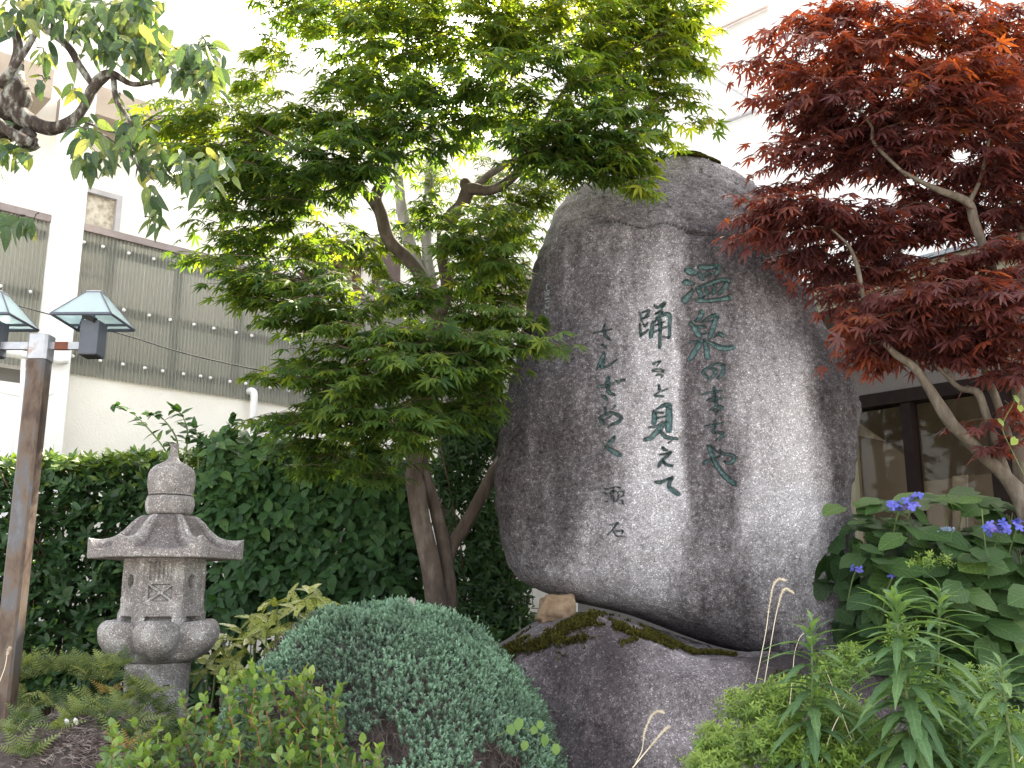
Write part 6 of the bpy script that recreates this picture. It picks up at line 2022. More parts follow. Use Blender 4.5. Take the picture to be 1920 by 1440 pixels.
def spotted_shrub():
    r = np.random.default_rng(73)
    Y = 4.95
    root = thing('spotted_shrub', 'yellow speckled laurel shrub peeping out between the stone lantern and the juniper mound', 'shrub', at(500, 1280, Y))
    spots = [(520, 1140), (560, 1150), (600, 1135), (625, 1160), (480, 1165), (500, 1185), (455, 1195), (430, 1210), (470, 1215), (405, 1235), (440, 1245), (390, 1262), (420, 1275), (560, 1175), (600, 1180), (520, 1200), (540, 1145), (575, 1128)]
    P = np.array([at(a, b, Y + r.normal(0, 0.08)) for a, b in spots])
    A = np.tile(np.array([[0, -0.5, 1.0]]), (len(P), 1)) + 0.35 * r.normal(size=(len(P), 3))
    PP, DD, NN, J = whorls(P, A, 7, 1.25, 0.25, r, 0, 0.05)
    DD = DD + np.array([-0.25, -0.1, -0.25])
    L = [tmpl_leaf(0.17, 6, 0.3, d, serr=0.15) for d in (0.3, 0.5, 0.15)]
    foliage(root, L, PP, DD, NN, r.uniform(0.085, 0.14, len(PP)), np.clip(r.normal(0.5, 0.25, len(PP)), 0, 1), M['spotted_leaf'], 300, seed=14, cell=8)
    for p in P:
        Geo().tube([p - np.array([r.normal(0, .05), -0.05, 0.35]), p - np.array([0, 0, 0.12]), p + np.array([0, 0, 0.03])], [0.006, 0.005, 0.003], 6, 8).build('stem', M['stem_green'], root, smooth=True)


spotted_shrub()

# ------------------------------------------------------------------ juniper mound
def juniper():
    r = np.random.default_rng(79)
    xc, yc = at(705, 1200, 4.15)[0], 4.1
    zb = 0.72
    zt = at(690, 1148, 4.2)[2]
    A_, B_ = 0.66, 0.78
    root = thing('juniper_mound', 'low rounded mound of blue green juniper in front of the maple trunk', 'shrub', (xc, yc, 0.9))

    def dome(x, y, sh=0.0):
        ax = np.where(x < xc, 0.64, 0.78)
        q = np.clip(1 - np.abs((x - xc) / (ax - sh)) ** 2.2 - np.abs((y - yc) / (B_ - sh)) ** 2.2, 0, 1)
        lump = 0.048 * fbm(np.stack([x * 4.0, y * 4.0, 0 * x], -1), 4, 14)
        return zb + (zt - zb - sh) * q ** 0.62 + lump * (q > 0)
    # woody core
    xs = np.linspace(xc - 0.62, xc + 0.82, 60)
    ys = np.linspace(yc - 0.8, yc + 0.8, 60)
    X, Yg = np.meshgrid(xs, ys)
    Z = dome(X, Yg, 0.06) - 0.02
    Geo().grid(np.stack([X, Yg, Z], -1)).build('woody_core', M['deadwood'], root, smooth=True)
    n = 60000
    x = r.uniform(xc - 0.62, xc + 0.82, n)
    y = r.uniform(yc - 0.8, yc + 0.40, n)
    z = dome(x, y)
    e = 0.01
    gx = (dome(x + e, y) - dome(x - e, y)) / (2 * e)
    gy = (dome(x, y + e) - dome(x, y - e)) / (2 * e)
    N = nrm(np.stack([-gx, -gy, np.ones(n)], -1))
    area = np.sqrt(1 + gx ** 2 + gy ** 2)
    P = np.stack([x, y, z], -1)
    px, py, _ = project(P)
    # bare woody patches low on the left front
    bare = fbm(P * 5.0, 3, 15) + 1.15 * np.exp(-((px - 600) / 90) ** 2 - ((py - 1330) / 95) ** 2) + 0.45 * np.exp(-((px - 530) / 45) ** 2 - ((py - 1222) / 20) ** 2) + 0.5 * np.exp(-((px - 700) / 120) ** 2 - ((py - 1420) / 30) ** 2) + 0.45 * np.exp(-((px - 640) / 50) ** 2 - ((py - 1260) / 20) ** 2)
    keep = (z > zb + 0.05) & (bare < 0.72) & (r.uniform(0, 1, n) < np.clip(0.22 * area, 0.2, 1))
    P, N, bare_k = P[keep], N[keep], bare[keep]
    n = len(P)
    P = P + N * np.clip(r.normal(0.0, 0.009, n), -0.02, 0.035)[:, None]
    v, a = [], []
    ax = nrm(N * 0.8 + np.array([0, -0.15, 0.55]) + 0.28 * r.normal(size=(n, 3)))
    U, V = perp(ax)
    L = r.uniform(0.022, 0.052, (n, 1))
    tone = np.clip(0.62 + 0.34 * fbm(P * 5, 4, 16) - 0.25 * np.clip(bare_k, 0, 1) + 0.10 * r.normal(size=n), 0.1, 1)
    for b in range(11):
        ph = 2.4 * b + r.uniform(0, 6.28, n)
        f = 0.15 + 0.85 * b / 10
        base = P + ax * L * f * 0.75
        d = nrm(ax * (0.55 + 0.5 * f) + np.cos(ph)[:, None] * U + np.sin(ph)[:, None] * V)
        s = nrm(np.cross(d, ax))
        l = 0.013 * (1.15 - 0.35 * f)
        v.append(np.stack([base - s * 0.0036, base + s * 0.0036, base + d * l], 1))
        c = np.clip(tone * (0.35 + 0.65 * f), 0, 1)
        a.append(np.stack([c * 0.7, c * 0.7, c], 1))
    v, a = np.concatenate(v), np.concatenate(a)
    make_obj('foliage', v.reshape(-1, 3), np.arange(len(v) * 3).reshape(-1, 3), M['juniper'], root, False, {'rnd': a.reshape(-1)}, 'stuff')
    # dead twigs in the bare patches
    g = Geo()
    xs, ys = r.uniform(xc - 0.6, xc + 0.7, 9000), r.uniform(yc - 0.8, yc + 0.1, 9000)
    zz = dome(xs, ys)
    Q = np.stack([xs, ys, zz], -1)
    px, py, _ = project(Q)
    b2 = fbm(Q * 5.0, 3, 15) + 1.15 * np.exp(-((px - 600) / 90) ** 2 - ((py - 1330) / 95) ** 2) + 0.45 * np.exp(-((px - 530) / 45) ** 2 - ((py - 1222) / 20) ** 2) + 0.5 * np.exp(-((px - 700) / 120) ** 2 - ((py - 1420) / 30) ** 2) + 0.45 * np.exp(-((px - 640) / 50) ** 2 - ((py - 1260) / 20) ** 2)
    Q = Q[(b2 > 0.58) & (zz > zb + 0.04)][:1500]
    for q in Q:
        d = nrm(r.normal(size=3) + np.array([0, -0.5, 0.5]))
        e2 = nrm(d + 0.6 * r.normal(size=3))
        l = r.uniform(0.02, 0.06)
        g.tube([q - d * 0.02, q + d * l * 0.5, q + (d + e2) * l * 0.5], [0.0024, 0.002, 0.0012], 4, cap=False)
    g.build('dead_twigs', M['deadwood'], root, kind='stuff')


juniper()

# ------------------------------------------------------------------ small-leaved shrub in front
OBOV = [tmpl_leaf(0.34, 5, 0.2, d, seed=k) for k, d in enumerate((0.1, 0.25, -0.1))]


def azalea():
    r = np.random.default_rng(83)
    root = thing('front_shrub', 'light green small leaved shrub with reddish stems in front of the juniper mound', 'shrub', at(420, 1440, 3.1))
    heads = [(250, 1350), (215, 1370), (300, 1360), (340, 1345), (380, 1300), (425, 1290), (455, 1255), (470, 1240), (440, 1320), (500, 1290), (540, 1255), (570, 1250), (525, 1310), (470, 1330), (560, 1300), (600, 1290), (640, 1280), (630, 1320), (590, 1330), (400, 1350), (350, 1380), (300, 1390), (260, 1400), (215, 1410), (440, 1370), (490, 1370), (540, 1360), (590, 1370), (645, 1400), (680, 1385), (690, 1410), (660, 1425), (620, 1420), (570, 1410), (520, 1410), (470, 1410), (420, 1410), (370, 1420), (320, 1425), (270, 1430), (230, 1435), (190, 1430), (560, 1275), (415, 1265), (515, 1265), (365, 1325), (395, 1390), (545, 1395)]
    heads = heads + [(a + r.normal(0, 26), b + abs(r.normal(14, 18))) for a, b in heads] + [(a + r.normal(0, 30), b + abs(r.normal(36, 20))) for a, b in heads[::4]]
    P, D, Nn, S, R = [], [], [], [], []
    for (a, b) in heads:
        Y = 3.05 + r.normal(0, 0.10) + 0.0016 * (1440 - b)
        tip = at(a, b, Y)
        L = r.uniform(0.10, 0.19)
        base = tip - np.array([r.normal(0, 0.05), r.normal(0, 0.05) - 0.03, L])
        mid = 0.5 * (tip + base) + np.array([r.normal(0, 0.012), r.normal(0, 0.012), 0])
        W = crom(np.array([base, mid, tip]), 12)
        Geo().tube(W, np.linspace(0.0022, 0.0012, 12), 5).build('stem', M['stem_red'], root, smooth=True)
        T = nrm(np.gradient(W, axis=0))
        m = r.integers(13, 18)
        for j in range(m):
            f = (j + 0.5) / m
            i = int(f * 11)
            ph = 2.4 * j
            Uu, Vv = perp(T[i:i + 1])
            rd = math.cos(ph) * Uu[0] + math.sin(ph) * Vv[0]
            th = 1.25 - 0.55 * f ** 2 + r.normal(0, 0.12)
            if j >= m - 5:
                th = 0.55 + r.normal(0, 0.15)
            d = math.cos(th) * T[i] + math.sin(th) * rd
            P.append(W[i])
            D.append(d)
            Nn.append(math.sin(th) * T[i] - math.cos(th) * rd)
            S.append(r.uniform(0.030, 0.044) * (0.85 if j >= m - 5 else 1))
            R.append(np.clip(0.30 + 0.45 * (f > 0.7) * f + r.normal(0, 0.12) - 0.10 * (b > 1400), 0, 1))
    foliage(root, OBOV, P, D, Nn, np.array(S), np.array(R), M['azalea_leaf'], 300, seed=15, cell=10)


azalea()

# ------------------------------------------------------------------ ferns and litter on the left mound
def tmpl_fern(seed=0):
    r = np.random.default_rng(seed)
    v, t = [], []
    n = 9
    for i in range(n):
        y = 0.12 + 0.88 * i / n
        w = 0.34 * math.sin(math.pi * (0.18 + 0.82 * (1 - i / n)) * 0.62) * (1 - i / n) ** 0.6 + 0.02
        z = -0.35 * y * y
        for s in (-1, 1):
            k = len(v)
            v += [(0, y, z), (0, y + 0.055, z - 0.01), (s * w * 0.55, y + 0.088, z - 0.01 + 0.02 * r.normal()), (s * w * 0.5, y + 0.032, z - 0.02), (s * w, y + 0.10, z - 0.06)]
            t += [(k, k + 1, k + 2), (k, k + 2, k + 3), (k + 3, k + 2, k + 4)]
    k = len(v)
    v += [(-0.008, 0, 0.0), (0.008, 0, 0.0), (0.006, 0.5, -0.085), (-0.006, 0.5, -0.085), (0, 1, -0.35)]
    t += [(k, k + 1, k + 2), (k, k + 2, k + 3), (k + 3, k + 2, k + 4)]
    return np.array(v, float), np.array(t, int)


FERN = [tmpl_fern(k) for k in range(3)]


def ferns():
    r = np.random.default_rng(89)
    spots = []
    for _ in range(4000):
        px, py = r.uniform(-40, 330), r.uniform(1235, 1445)
        if len(spots) >= 66:
            break
        # leave the bare dry patches open
        if np.exp(-((px - 115) / 60) ** 2 - ((py - 1285) / 20) ** 2) > 0.2 or np.exp(-((px - 150) / 75) ** 2 - ((py - 1410) / 50) ** 2) > 0.3:
            continue
        if px > 255 and py < 1290:
            continue
        if all((px - a) ** 2 + ((py - b) * 1.6) ** 2 > 24 ** 2 for a, b in spots):
            spots.append((px, py))
    spots += [(42, 1240), (80, 1250), (128, 1240), (160, 1255), (200, 1250), (105, 1246)]
    for (px, py) in spots:
        # walk the ray down to the mound
        Yr = np.arange(2.9, 4.25, 0.015)
        rr_ = np.array([at(px, py, Y_) for Y_ in Yr])
        hit = np.nonzero(rr_[:, 2] <= ground_z(rr_[:, 0], rr_[:, 1]) + 0.03)[0]
        Y = Yr[hit[0]] if len(hit) else 4.25
        p = at(px, py + 10, Y)
        p[2] = max(p[2], float(ground_z(p[0], p[1])))
        qx, qy, _ = project(p)
        if not (0 < qx < 1900 and qy < 1432):
            continue
        root = thing('fern', 'small green fern growing on the twig strewn mound at lower left', 'fern', p, 'ferns on the left mound')
        n = r.integers(5, 8)
        ph = np.arange(n) * 2 * np.pi / n + r.uniform(0, 6.28) + r.normal(0, 0.25, n)
        el = r.uniform(0.45, 1.2, n)
        D = np.stack([np.cos(ph) * np.cos(el), np.sin(ph) * np.cos(el) - 0.15, np.sin(el)], -1)
        up = np.tile(UP, (n, 1)) * 0.8 + np.array([0, -0.5, 0])
        tone = np.clip(r.normal(0.45, 0.2) + r.normal(0, 0.25, n), 0, 0.88)
        if r.uniform() < 0.05:
            tone = tone * 0 + 0.98
            root['label'] = 'orange brown withered fern among the green ferns on the mound at lower left'
        foliage(root, FERN, np.repeat(p[None], n, 0), D, up, r.uniform(0.07, 0.115, n), tone, M['fern'], 300, part='frond', mass=None, seed=int(r.integers(999)), smooth=False)


ferns()


def litter():
    r = np.random.default_rng(97)
    g = Geo()
    def on_ground(px, py):
        px, py = np.atleast_1d(px).astype(float), np.atleast_1d(py).astype(float)
        u, v = (px - 960.0) / F, (720.0 - py) / F
        d = np.stack([u, CP - v * SP, SP + v * CP], -1)
        out = np.full((len(px), 3), np.nan)
        for Y in np.arange(2.6, 5.0, 0.015):
            p = d * (Y / d[:, 1])[:, None] + np.array([0, 0, EYE])
            gz = ground_z(p[:, 0], p[:, 1])
            hit = (p[:, 2] <= gz) & np.isnan(out[:, 0])
            out[hit] = np.stack([p[:, 0], p[:, 1], gz], -1)[hit]
        return out
    regions = [(115, 1283, 60, 20, 650, 0.04), (150, 1400, 75, 45, 420, 0.06), (120, 1330, 90, 30, 240, 0.05), (230, 1350, 50, 30, 180, 0.05), (60, 1400, 60, 40, 180, 0.05)]
    for (cx, cy, rx, ry, n, L) in regions:
        for p in on_ground(cx + r.normal(0, 0.55, n) * rx, cy + r.normal(0, 0.55, n) * ry):
            if np.isnan(p[0]):
                continue
            a = r.normal(0, 0.7) + (0 if r.uniform() < 0.7 else 1.2)
            d = np.array([math.cos(a), 0.6 * math.sin(a) - 0.15, r.normal(0, 0.18) - 0.1])
            l = L * r.uniform(0.4, 1.3)
            b = p + np.array([0, -0.006, r.uniform(0.002, 0.018)])
            m = b + d * l * 0.5 + np.array([0, 0, r.normal(0, 0.006)])
            rad = r.uniform(0.0007, 0.0021)
            g.tube([b, m, b + d * l + np.array([r.normal(0, 0.01), 0, r.normal(0, 0.01)])], [rad, rad, rad * 0.5], 4, cap=False)
    o = g.build('twig_litter', M['litter'], None, kind='stuff')
    tag(o, 'dry grey fallen twigs strewn over the mound at lower left', 'twigs')
    # two pale fallen leaf scraps
    for (px, py, lb) in [(126, 1365, 'larger bleached white scrap of leaf lying on the bare soil at lower left'), (143, 1362, 'smaller bleached white scrap of leaf right beside the larger one on bare soil')]:
        p = on_ground(px, py)[0]
        v, t = tmpl_leaf(0.3, 4, 0.1, 0.2)
        Fm = leaf_frames(np.array([[0.3, 0.1, -1.0]]), np.array([[0, -1, 0.4]]))[0]
        o = make_obj('fallen_leaf', v * 0.03 @ Fm.T + p + np.array([0, -0.02, 0.03]), t, M['white_pipe'], None, True)
        tag(o, lb, 'leaf', 'bleached leaf scraps')


litter()

# ------------------------------------------------------------------ hydrangea
HYD = [tmpl_leaf(0.43, 8, 0.10, d, heart=0.45, serr=0.05, seed=k) for k, d in enumerate((0.15, 0.3, 0.0))]


def hydrangea():
    r = np.random.default_rng(101)
    Y = 4.55
    root = thing('hydrangea_bush', 'large leaved hydrangea bush with blue flowers right of the carved boulder', 'shrub', at(1770, 1250, Y))
    P, D, Nn, S, R = [], [], [], [], []
    # leaf fields: upper rim seen edge on and dark, lower ones broad and facing out
    for (px, py, n, rx, ry, sz, tn, fc) in [(1640, 945, 14, 50, 14, .10, .55, .2), (1740, 940, 16, 60, 16, .11, .6, .2), (1850, 945, 20, 60, 18, .12, .5, .3), (1640, 990, 16, 40, 20, .11, .25, .2), (1720, 1000, 20, 60, 22, .12, .25, .3), (1850, 1010, 22, 70, 24, .13, .28, .5),
                                            (1620, 1050, 12, 24, 26, .10, .3, .4), (1690, 1060, 14, 40, 24, .14, .45, .9), (1770, 1050, 20, 50, 26, .14, .42, .9), (1870, 1070, 20, 60, 30, .15, .45, .9), (1800, 1110, 18, 60, 26, .13, .48, 1), (1890, 1130, 16, 40, 34, .14, .5, 1), (1700, 1110, 12, 40, 20, .12, .35, .7), (1850, 1180, 16, 50, 34, .14, .42, 1), (1900, 1210, 12, 30, 30, .15, .4, 1), (1800, 1190, 14, 60, 30, .12, .28, .8), (1640, 1110, 12, 30, 34, .10, .15, .5), (1660, 1170, 12, 40, 30, .11, .15, .5), (1760, 1240, 16, 80, 30, .12, .18, .7), (1880, 1270, 14, 50, 34, .13, .25, .8), (1640, 1230, 10, 30, 30, .11, .12, .5), (2000, 1000, 16, 60, 40, .13, .4, .5), (2010, 1110, 18, 60, 50, .14, .42, .8), (2000, 1220, 14, 60, 50, .13, .3, .8)]:
        for _ in range(n):
            y = Y + r.normal(0, 0.13) + 0.15 * (1 - fc)
            p = at(px + r.normal(0, 0.6) * rx, py + r.normal(0, 0.6) * ry, y)
            a = r.uniform(0, 6.28)
            d = np.array([math.cos(a), -0.30 - 0.25 * fc + 0.35 * math.sin(a), -0.10 - 0.45 * fc * r.uniform(0, 1)])
            P.append(p)
            D.append(d)
            Nn.append(np.array([r.normal(0, 0.3), -0.25 - 0.75 * fc, 0.9]))
            S.append(sz * r.uniform(0.85, 1.3))
            R.append(np.clip(tn + r.normal(0, 0.14), 0, 1))
    foliage(root, HYD, P, D, Nn, np.array(S), np.array(R), M['hydrangea_leaf'], 300, seed=16, cell=12)
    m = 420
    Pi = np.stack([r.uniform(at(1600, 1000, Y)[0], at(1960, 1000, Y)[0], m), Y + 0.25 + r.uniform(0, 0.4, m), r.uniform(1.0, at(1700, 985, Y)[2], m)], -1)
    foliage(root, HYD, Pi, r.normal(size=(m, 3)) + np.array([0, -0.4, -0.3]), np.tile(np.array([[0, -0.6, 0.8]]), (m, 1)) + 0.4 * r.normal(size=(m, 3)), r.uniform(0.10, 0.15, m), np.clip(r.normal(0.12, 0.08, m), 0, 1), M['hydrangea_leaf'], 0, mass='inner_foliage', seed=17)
    stems(root, r, 14, at(1640, 1000, Y)[0], at(1940, 1000, Y)[0], Y - 0.05, Y + 0.3, 0.85, at(1700, 960, Y)[2], 0.007, M['stem_green'], 0.08)
    # flower heads: four-petalled florets in flat clusters
    def floret_tmpl():
        v, t = [(0, 0, 0)], []
        for k in range(4):
            a = k * math.pi / 2
            c, s = math.cos(a), math.sin(a)
            b = len(v)
            for (u, w, z) in ((0.35, 0.28, 0.05), (0.8, 0.36, 0.0), (1.0, 0.0, -0.08), (0.8, -0.36, 0.0), (0.35, -0.28, 0.05)):
                v.append((c * u - s * w, s * u + c * w, z))
            t += [(0, b + 4, b), (b, b + 4, b + 3), (b, b + 3, b + 1), (b + 1, b + 3, b + 2)]
        return np.array(v, float), np.array(t, int)
    fl = floret_tmpl()
    for (px, py, rx, n, y) in [(1692, 943, 28, 28, Y - 0.16), (1718, 931, 14, 8, Y - 0.14), (1882, 984, 36, 30, Y - 0.2), (1915, 977, 16, 9, Y - 0.18), (1606, 1068, 9, 4, Y - 0.1), (1674, 1082, 8, 4, Y - 0.2)]:
        c = at(px, py, y)
        k = mpp(y)
        head = thing_part(root, 'flower_head', c)
        Pf, Df, Nf = [], [], []
        for _ in range(n):
            a = r.uniform(0, 6.28)
            q = math.sqrt(r.uniform(0, 1)) * rx * k
            Pf.append(c + np.array([q * math.cos(a), 0.6 * q * math.sin(a), 0.012 - 0.35 * q * abs(math.sin(a)) + r.normal(0, 0.004) - 0.2 * q]))
            Nf.append(np.array([0.6 * math.cos(a), 0.6 * math.sin(a) - 0.75, 0.75]) + 0.2 * r.normal(size=3))
            Df.append(r.normal(size=3))
        foliage(head, [fl], Pf, Df, Nf, r.uniform(0.016, 0.023, n), np.clip(r.normal(0.45, 0.28, n), 0, 1), M['petal'], 300, part='floret', mass=None, seed=18, cell=2)
        Geo().tube([c - np.array([0, -0.16, 0.16]), c - np.array([0, -0.07, 0.05]), c], 0.004, 6, 8).build('flower_stalk', M['stem_green'], root, smooth=True)
    for (px, py, rx, y) in [(1776, 993, 11, Y - 0.2)]:
        c = at(px, py, y)
        k = mpp(y)
        Pf = c + np.stack([r.normal(0, 0.6, 70) * rx * k, r.normal(0, 0.4, 70) * rx * k, r.normal(0, 0.15, 70) * rx * k], -1)
        tufts(Pf, np.tile(np.array([[0, -0.4, 1.0]]), (70, 1)), 0.008, 'flower_bud_cluster', M['bud'], root, 6)


def thing_part(root, name, loc):
    """an Empty that is a part of root and carries its own sub-parts"""
    o = bpy.data.objects.new(name, None)
    o.empty_display_size = 0.05
    o.parent = root
    o.location = tuple(np.array(loc) - ORG[root.name])
    COL.objects.link(o)
    ORG[o.name] = np.array(loc, float)
    return o


hydrangea()

# ------------------------------------------------------------------ tall weeds, grasses, creepers
WEED = [tmpl_leaf(0.118, 9, 0.25, d, serr=0.3, seed=k) for k, d in enumerate((0.6, 0.85, 1.15, 0.75))]


def tall_weed(px, py, Y, h, label, seed, n=46, size=0.095, lean=0.0):
    r = np.random.default_rng(seed)
    tip = at(px, py, Y)
    base = tip + np.array([-lean, 0.02, -h])
    root = thing('tall_weed', label, 'weed', base)
    W = crom(np.array([base, 0.5 * (base + tip) + np.array([r.normal(0, 0.01), 0, 0]), tip]), 40)
    Geo().tube(W, np.linspace(0.0055, 0.003, 40), 7).build('stem', M['stem_green'], root, smooth=True)
    P, D, Nn, S, R = [], [], [], [], []
    for j in range(n):
        f = (j + 1) / n
        i = min(39, int(f * 39))
        ph = 2.4 * j + r.normal(0, 0.2)
        el = np.interp(f, [0, 0.5, 0.85, 1.0], [-0.10, 0.15, 0.65, 1.3]) + r.normal(0, 0.14)
        d = np.array([math.cos(ph) * math.cos(el), math.sin(ph) * math.cos(el), math.sin(el)])
        P.append(W[i])
        D.append(d)
        Nn.append(np.array([-math.cos(ph) * math.sin(el), -math.sin(ph) * math.sin(el), math.cos(el)]))
        S.append(size * np.interp(f, [0, 0.5, 0.9, 1], [0.9, 1.1, 0.85, 0.35]) * r.uniform(0.85, 1.15))
        R.append(np.clip(0.35 + 0.35 * f + r.normal(0, 0.12), 0, 1))
    foliage(root, WEED, P, D, Nn, np.array(S), np.array(R), M['weed_leaf'], 300, mass=None, seed=seed, cell=3)


tall_weed(1522, 1166, 2.95, 0.56, 'tall narrow leaved weed standing alone against the middle of the base rock', 111, 96, 0.135, 0.02)
tall_weed(1676, 1110, 2.8, 0.70, 'tallest narrow leaved weed with drooping leaves right of the carved boulder', 113, 140, 0.145, 0.0)
tall_weed(1762, 1102, 2.98, 0.68, 'tall narrow leaved weed rising close behind the tallest one before the hydrangea', 127, 112, 0.135, 0.03)
tall_weed(1876, 1246, 2.7, 0.46, 'short narrow leaved weed nearest the right edge of the bed', 131, 80, 0.12, -0.02)
tall_weed(1800, 1330, 2.85, 0.40, 'low bushy narrow leaved weed between the tallest weed and the short one', 137, 62, 0.12, 0.0)


def grass_stalk(pts, Y, label, hair_from, seed, rad=0.0016):
    r = np.random.default_rng(seed)
    W = crom(np.array([at(a, b, Y) for a, b in pts]), 40)
    root = thing('grass_stalk', label, 'grass stalk', W[0])
    Geo().tube(W, np.linspace(rad, rad * 0.6, 40), 6).build('stalk', M['straw'], root, smooth=True)
    if hair_from < 1:
        T = nrm(np.gradient(W, axis=0))
        v = []
        for i in range(int(hair_from * 40), 39):
            for _ in range(22):
                d = nrm(T[i] * 1.0 + 0.55 * r.normal(size=3))
                s = nrm(np.cross(d, r.normal(size=3))) * 0.0007
                l = r.uniform(0.006, 0.012)
                v.append([W[i] - s, W[i] + s, W[i] + d * l])
        v = np.array(v)
        make_obj('seed_head', v.reshape(-1, 3), np.arange(len(v) * 3).reshape(-1, 3), M['straw'], root, False, None, 'stuff')


grass_stalk([(1415, 1290), (1435, 1190), (1442, 1140), (1450, 1098), (1460, 1086), (1472, 1088)], 3.5, 'dry bent grass seed head highest against the lower right of the boulder', 0.35, 1)
grass_stalk([(1430, 1300), (1450, 1180), (1458, 1140), (1466, 1112), (1474, 1104), (1488, 1112)], 3.45, 'dry bent grass seed head just right of the highest one on the boulder', 0.4, 2)
grass_stalk([(1190, 1435), (1204, 1405), (1208, 1375), (1220, 1345), (1232, 1334), (1244, 1336)], 3.3, 'short curved dry seed head standing in front of the dark base rock', 0.3, 3)
grass_stalk([(1186, 1440), (1215, 1405), (1240, 1375), (1254, 1362)], 3.25, 'straight slanting dry seed head in front of the dark base rock', 0.35, 4, 0.0022)
grass_stalk([(1480, 1330), (1486, 1270), (1490, 1225), (1500, 1195), (1516, 1182)], 3.1, 'long pale dry grass blade hanging beside the lone tall weed', 1.0, 5, 0.0014)
grass_stalk([(1625, 1445), (1590, 1370), (1570, 1310), (1548, 1255)], 2.95, 'long leaning grass stem crossing the lower right weeds', 1.0, 6, 0.0016)
grass_stalk([(1540, 1430), (1560, 1370), (1585, 1320)], 2.9, 'short tan grass stem rising from the bright ground cover', 1.0, 7, 0.0016)
grass_stalk([(1905, 1445), (1912, 1425), (1925, 1412)], 2.8, 'dry bent stem at the bottom right corner of the bed', 1.0, 8, 0.002)
grass_stalk([(-10, 1300), (8, 1255), (14, 1225), (18, 1215)], 3.6, 'dry weed stalk standing at the left edge by the lamp post', 0.6, 9, 0.0016)


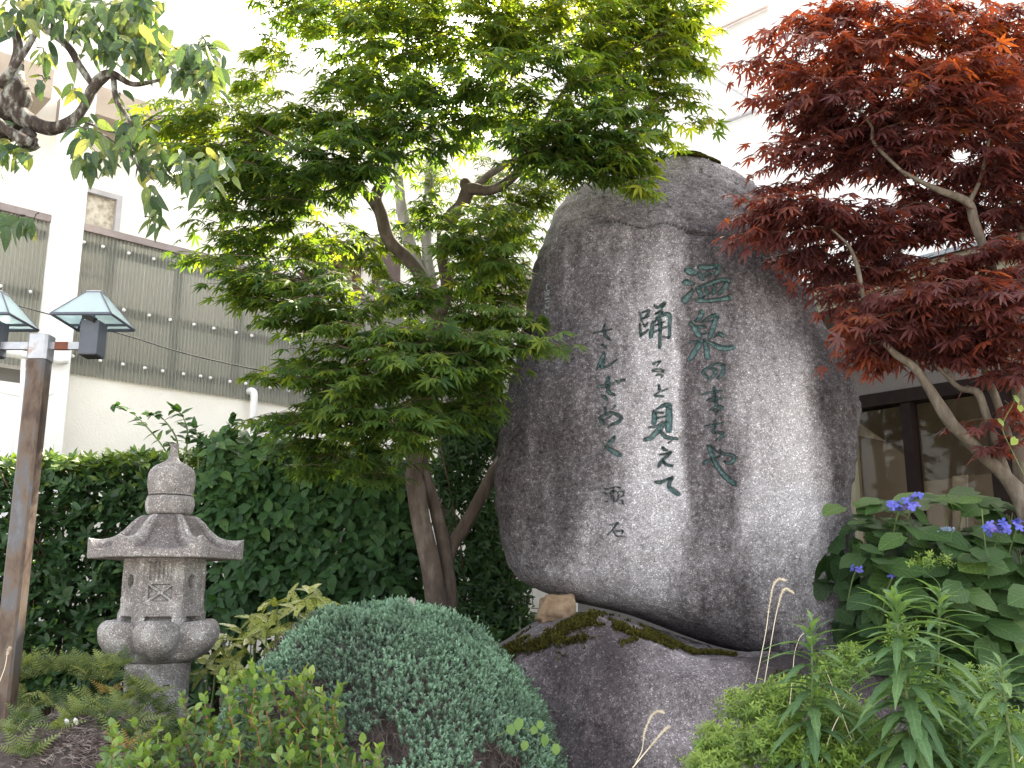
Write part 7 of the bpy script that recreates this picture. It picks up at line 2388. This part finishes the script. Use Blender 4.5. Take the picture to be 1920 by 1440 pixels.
def ground_cover():
    r = np.random.default_rng(139)
    P, A, T = [], [], []
    for (px, py, rx, ry, n, Y, tn) in [(1420, 1330, 70, 34, 340, 3.3, .62), (1360, 1400, 60, 40, 300, 3.15, .6), (1470, 1400, 80, 44, 420, 3.05, .5), (1570, 1350, 60, 50, 300, 3.1, .35), (1560, 1420, 70, 30, 280, 2.95, .5), (1480, 1300, 60, 24, 190, 3.3, .6), (1590, 1250, 40, 34, 130, 3.35, .3), (1560, 1270, 30, 34, 90, 3.3, .4), (1330, 1440, 50, 20, 150, 3.05, .55), (1780, 1360, 60, 50, 330, 3.2, .45), (1860, 1380, 60, 50, 330, 3.1, .4), (1760, 1420, 60, 30, 240, 3.0, .5), (1880, 1440, 50, 30, 200, 2.95, .4), (1720, 1300, 40, 40, 140, 3.3, .3), (1640, 1400, 50, 40, 200, 3.2, .3), (1745, 1055, 36, 13, 34, 4.2, .6), (1600, 1222, 30, 6, 16, 3.6, .7), (1820, 1290, 50, 40, 160, 3.3, .35), (1690, 1200, 30, 40, 60, 3.3, .3)]:
        k = mpp(Y)
        q = nrm(r.normal(size=(n, 3))) * (r.uniform(0, 1, (n, 1)) ** 0.4)
        P.append(at(px, py, Y) + q * np.array([rx * k, 0.12, ry * k]))
        A.append(q * np.array([0.7, 0.7, 0.3]) + np.array([0, -0.45, 0.8]) + 0.35 * r.normal(size=(n, 3)))
        T.append(np.clip(tn + r.normal(0, 0.15, n) + 0.25 * q[:, 2], 0, 1))
    P, A, T = np.concatenate(P), np.concatenate(A), np.concatenate(T)
    PP, DD, NN, J = whorls(P, A, 7, 0.95, 0.25, r, 1, 0.022)
    NARROW = tmpl_leaf(0.14, 3, 0.2, 0.3)
    Fm = leaf_frames(DD, NN)
    S = r.uniform(0.014, 0.024, len(PP))
    W = np.einsum('nij,vj->nvi', Fm * S[:, None, None], NARROW[0]) + PP[:, None]
    t = NARROW[1][None] + (np.arange(len(PP)) * len(NARROW[0]))[:, None, None]
    R = np.clip(np.tile(T, 7) + 0.25 * (J - 0.5), 0, 1)
    o = make_obj('ground_cover', W.reshape(-1, 3), t.reshape(-1, 3), M['cover_leaf'], None, True, {'rnd': np.repeat(R, len(NARROW[0]))}, 'stuff')
    tag(o, 'bright green fine leaved ground cover spreading before the base rock at right', 'ground cover')
    # low dark creeping growth on the rest of the bed so that no bare strip shows
    n = 2600
    x = r.uniform(-2.4, 2.6, n)
    y = r.uniform(2.7, 6.4, n)
    q = np.stack([x, y, ground_z(x, y) + r.uniform(0.0, 0.05, n)], -1)
    px, py, _ = project(q)
    ok = ~((px < 300) & (py > 1225)) & ~((px > 880) & (px < 1760) & (y > 3.95) & (y < 5.9))
    q = q[ok]
    PP, DD, NN, J = whorls(q, np.tile(UP, (len(q), 1)) + 0.4 * r.normal(size=(len(q), 3)), 5, 1.1, 0.25, r)
    Fm = leaf_frames(DD, NN)
    tm = tmpl_leaf(0.25, 3, 0.2, 0.3)
    S = r.uniform(0.025, 0.05, len(PP))
    W = np.einsum('nij,vj->nvi', Fm * S[:, None, None], tm[0]) + PP[:, None]
    t = tm[1][None] + (np.arange(len(PP)) * len(tm[0]))[:, None, None]
    o = make_obj('creeping_weeds', W.reshape(-1, 3), t.reshape(-1, 3), M['feather_leaf'], None, True, {'rnd': np.repeat(np.clip(r.normal(0.4, 0.2, len(PP)), 0, 1), len(tm[0]))}, 'stuff')
    tag(o, 'low dark green weeds creeping over the soil between the shrubs', 'weeds')


ground_cover()


def vine(label, leaves, Y, stem, size, tone, seed):
    r = np.random.default_rng(seed)
    W = np.array([at(a, b, Y) for a, b in stem])
    root = thing('vine', label, 'vine', W[0])
    Geo().tube(W, 0.0018, 5, 30).build('stem', M['stem_green'], root, smooth=True)
    P = np.array([at(a, b, Y - 0.02) for a, b in leaves])
    n = len(P)
    D = np.stack([r.normal(0, 0.35, n), -0.35 + 0 * P[:, 0], -1 + 0 * P[:, 0]], -1)
    HEART = [tmpl_leaf(0.46, 6, 0.12, 0.15, heart=0.55)]
    foliage(root, HEART, P, D, np.tile(np.array([[0, -1, 0.4]]), (n, 1)) + 0.3 * r.normal(size=(n, 3)), size * r.uniform(0.8, 1.15, n), np.clip(r.normal(tone, 0.12, n), 0, 1), M['vine_leaf'], 300, mass=None, seed=seed, cell=2)


vine('green heart leaved vine creeping over the edge of the juniper beside the base rock', [(975, 1348), (1004, 1362), (1022, 1378), (1012, 1352), (955, 1360), (1042, 1396), (985, 1390)], 3.5, [(930, 1380), (970, 1365), (1010, 1375), (1050, 1400)], 0.036, 0.35, 5)
vine('yellow green leaved vine climbing the stem of the red maple at the right edge', [(1902, 742), (1872, 786), (1905, 822), (1912, 760)], 4.3, [(1925, 900), (1895, 840), (1880, 800), (1898, 760), (1915, 730)], 0.040, 0.8, 6)
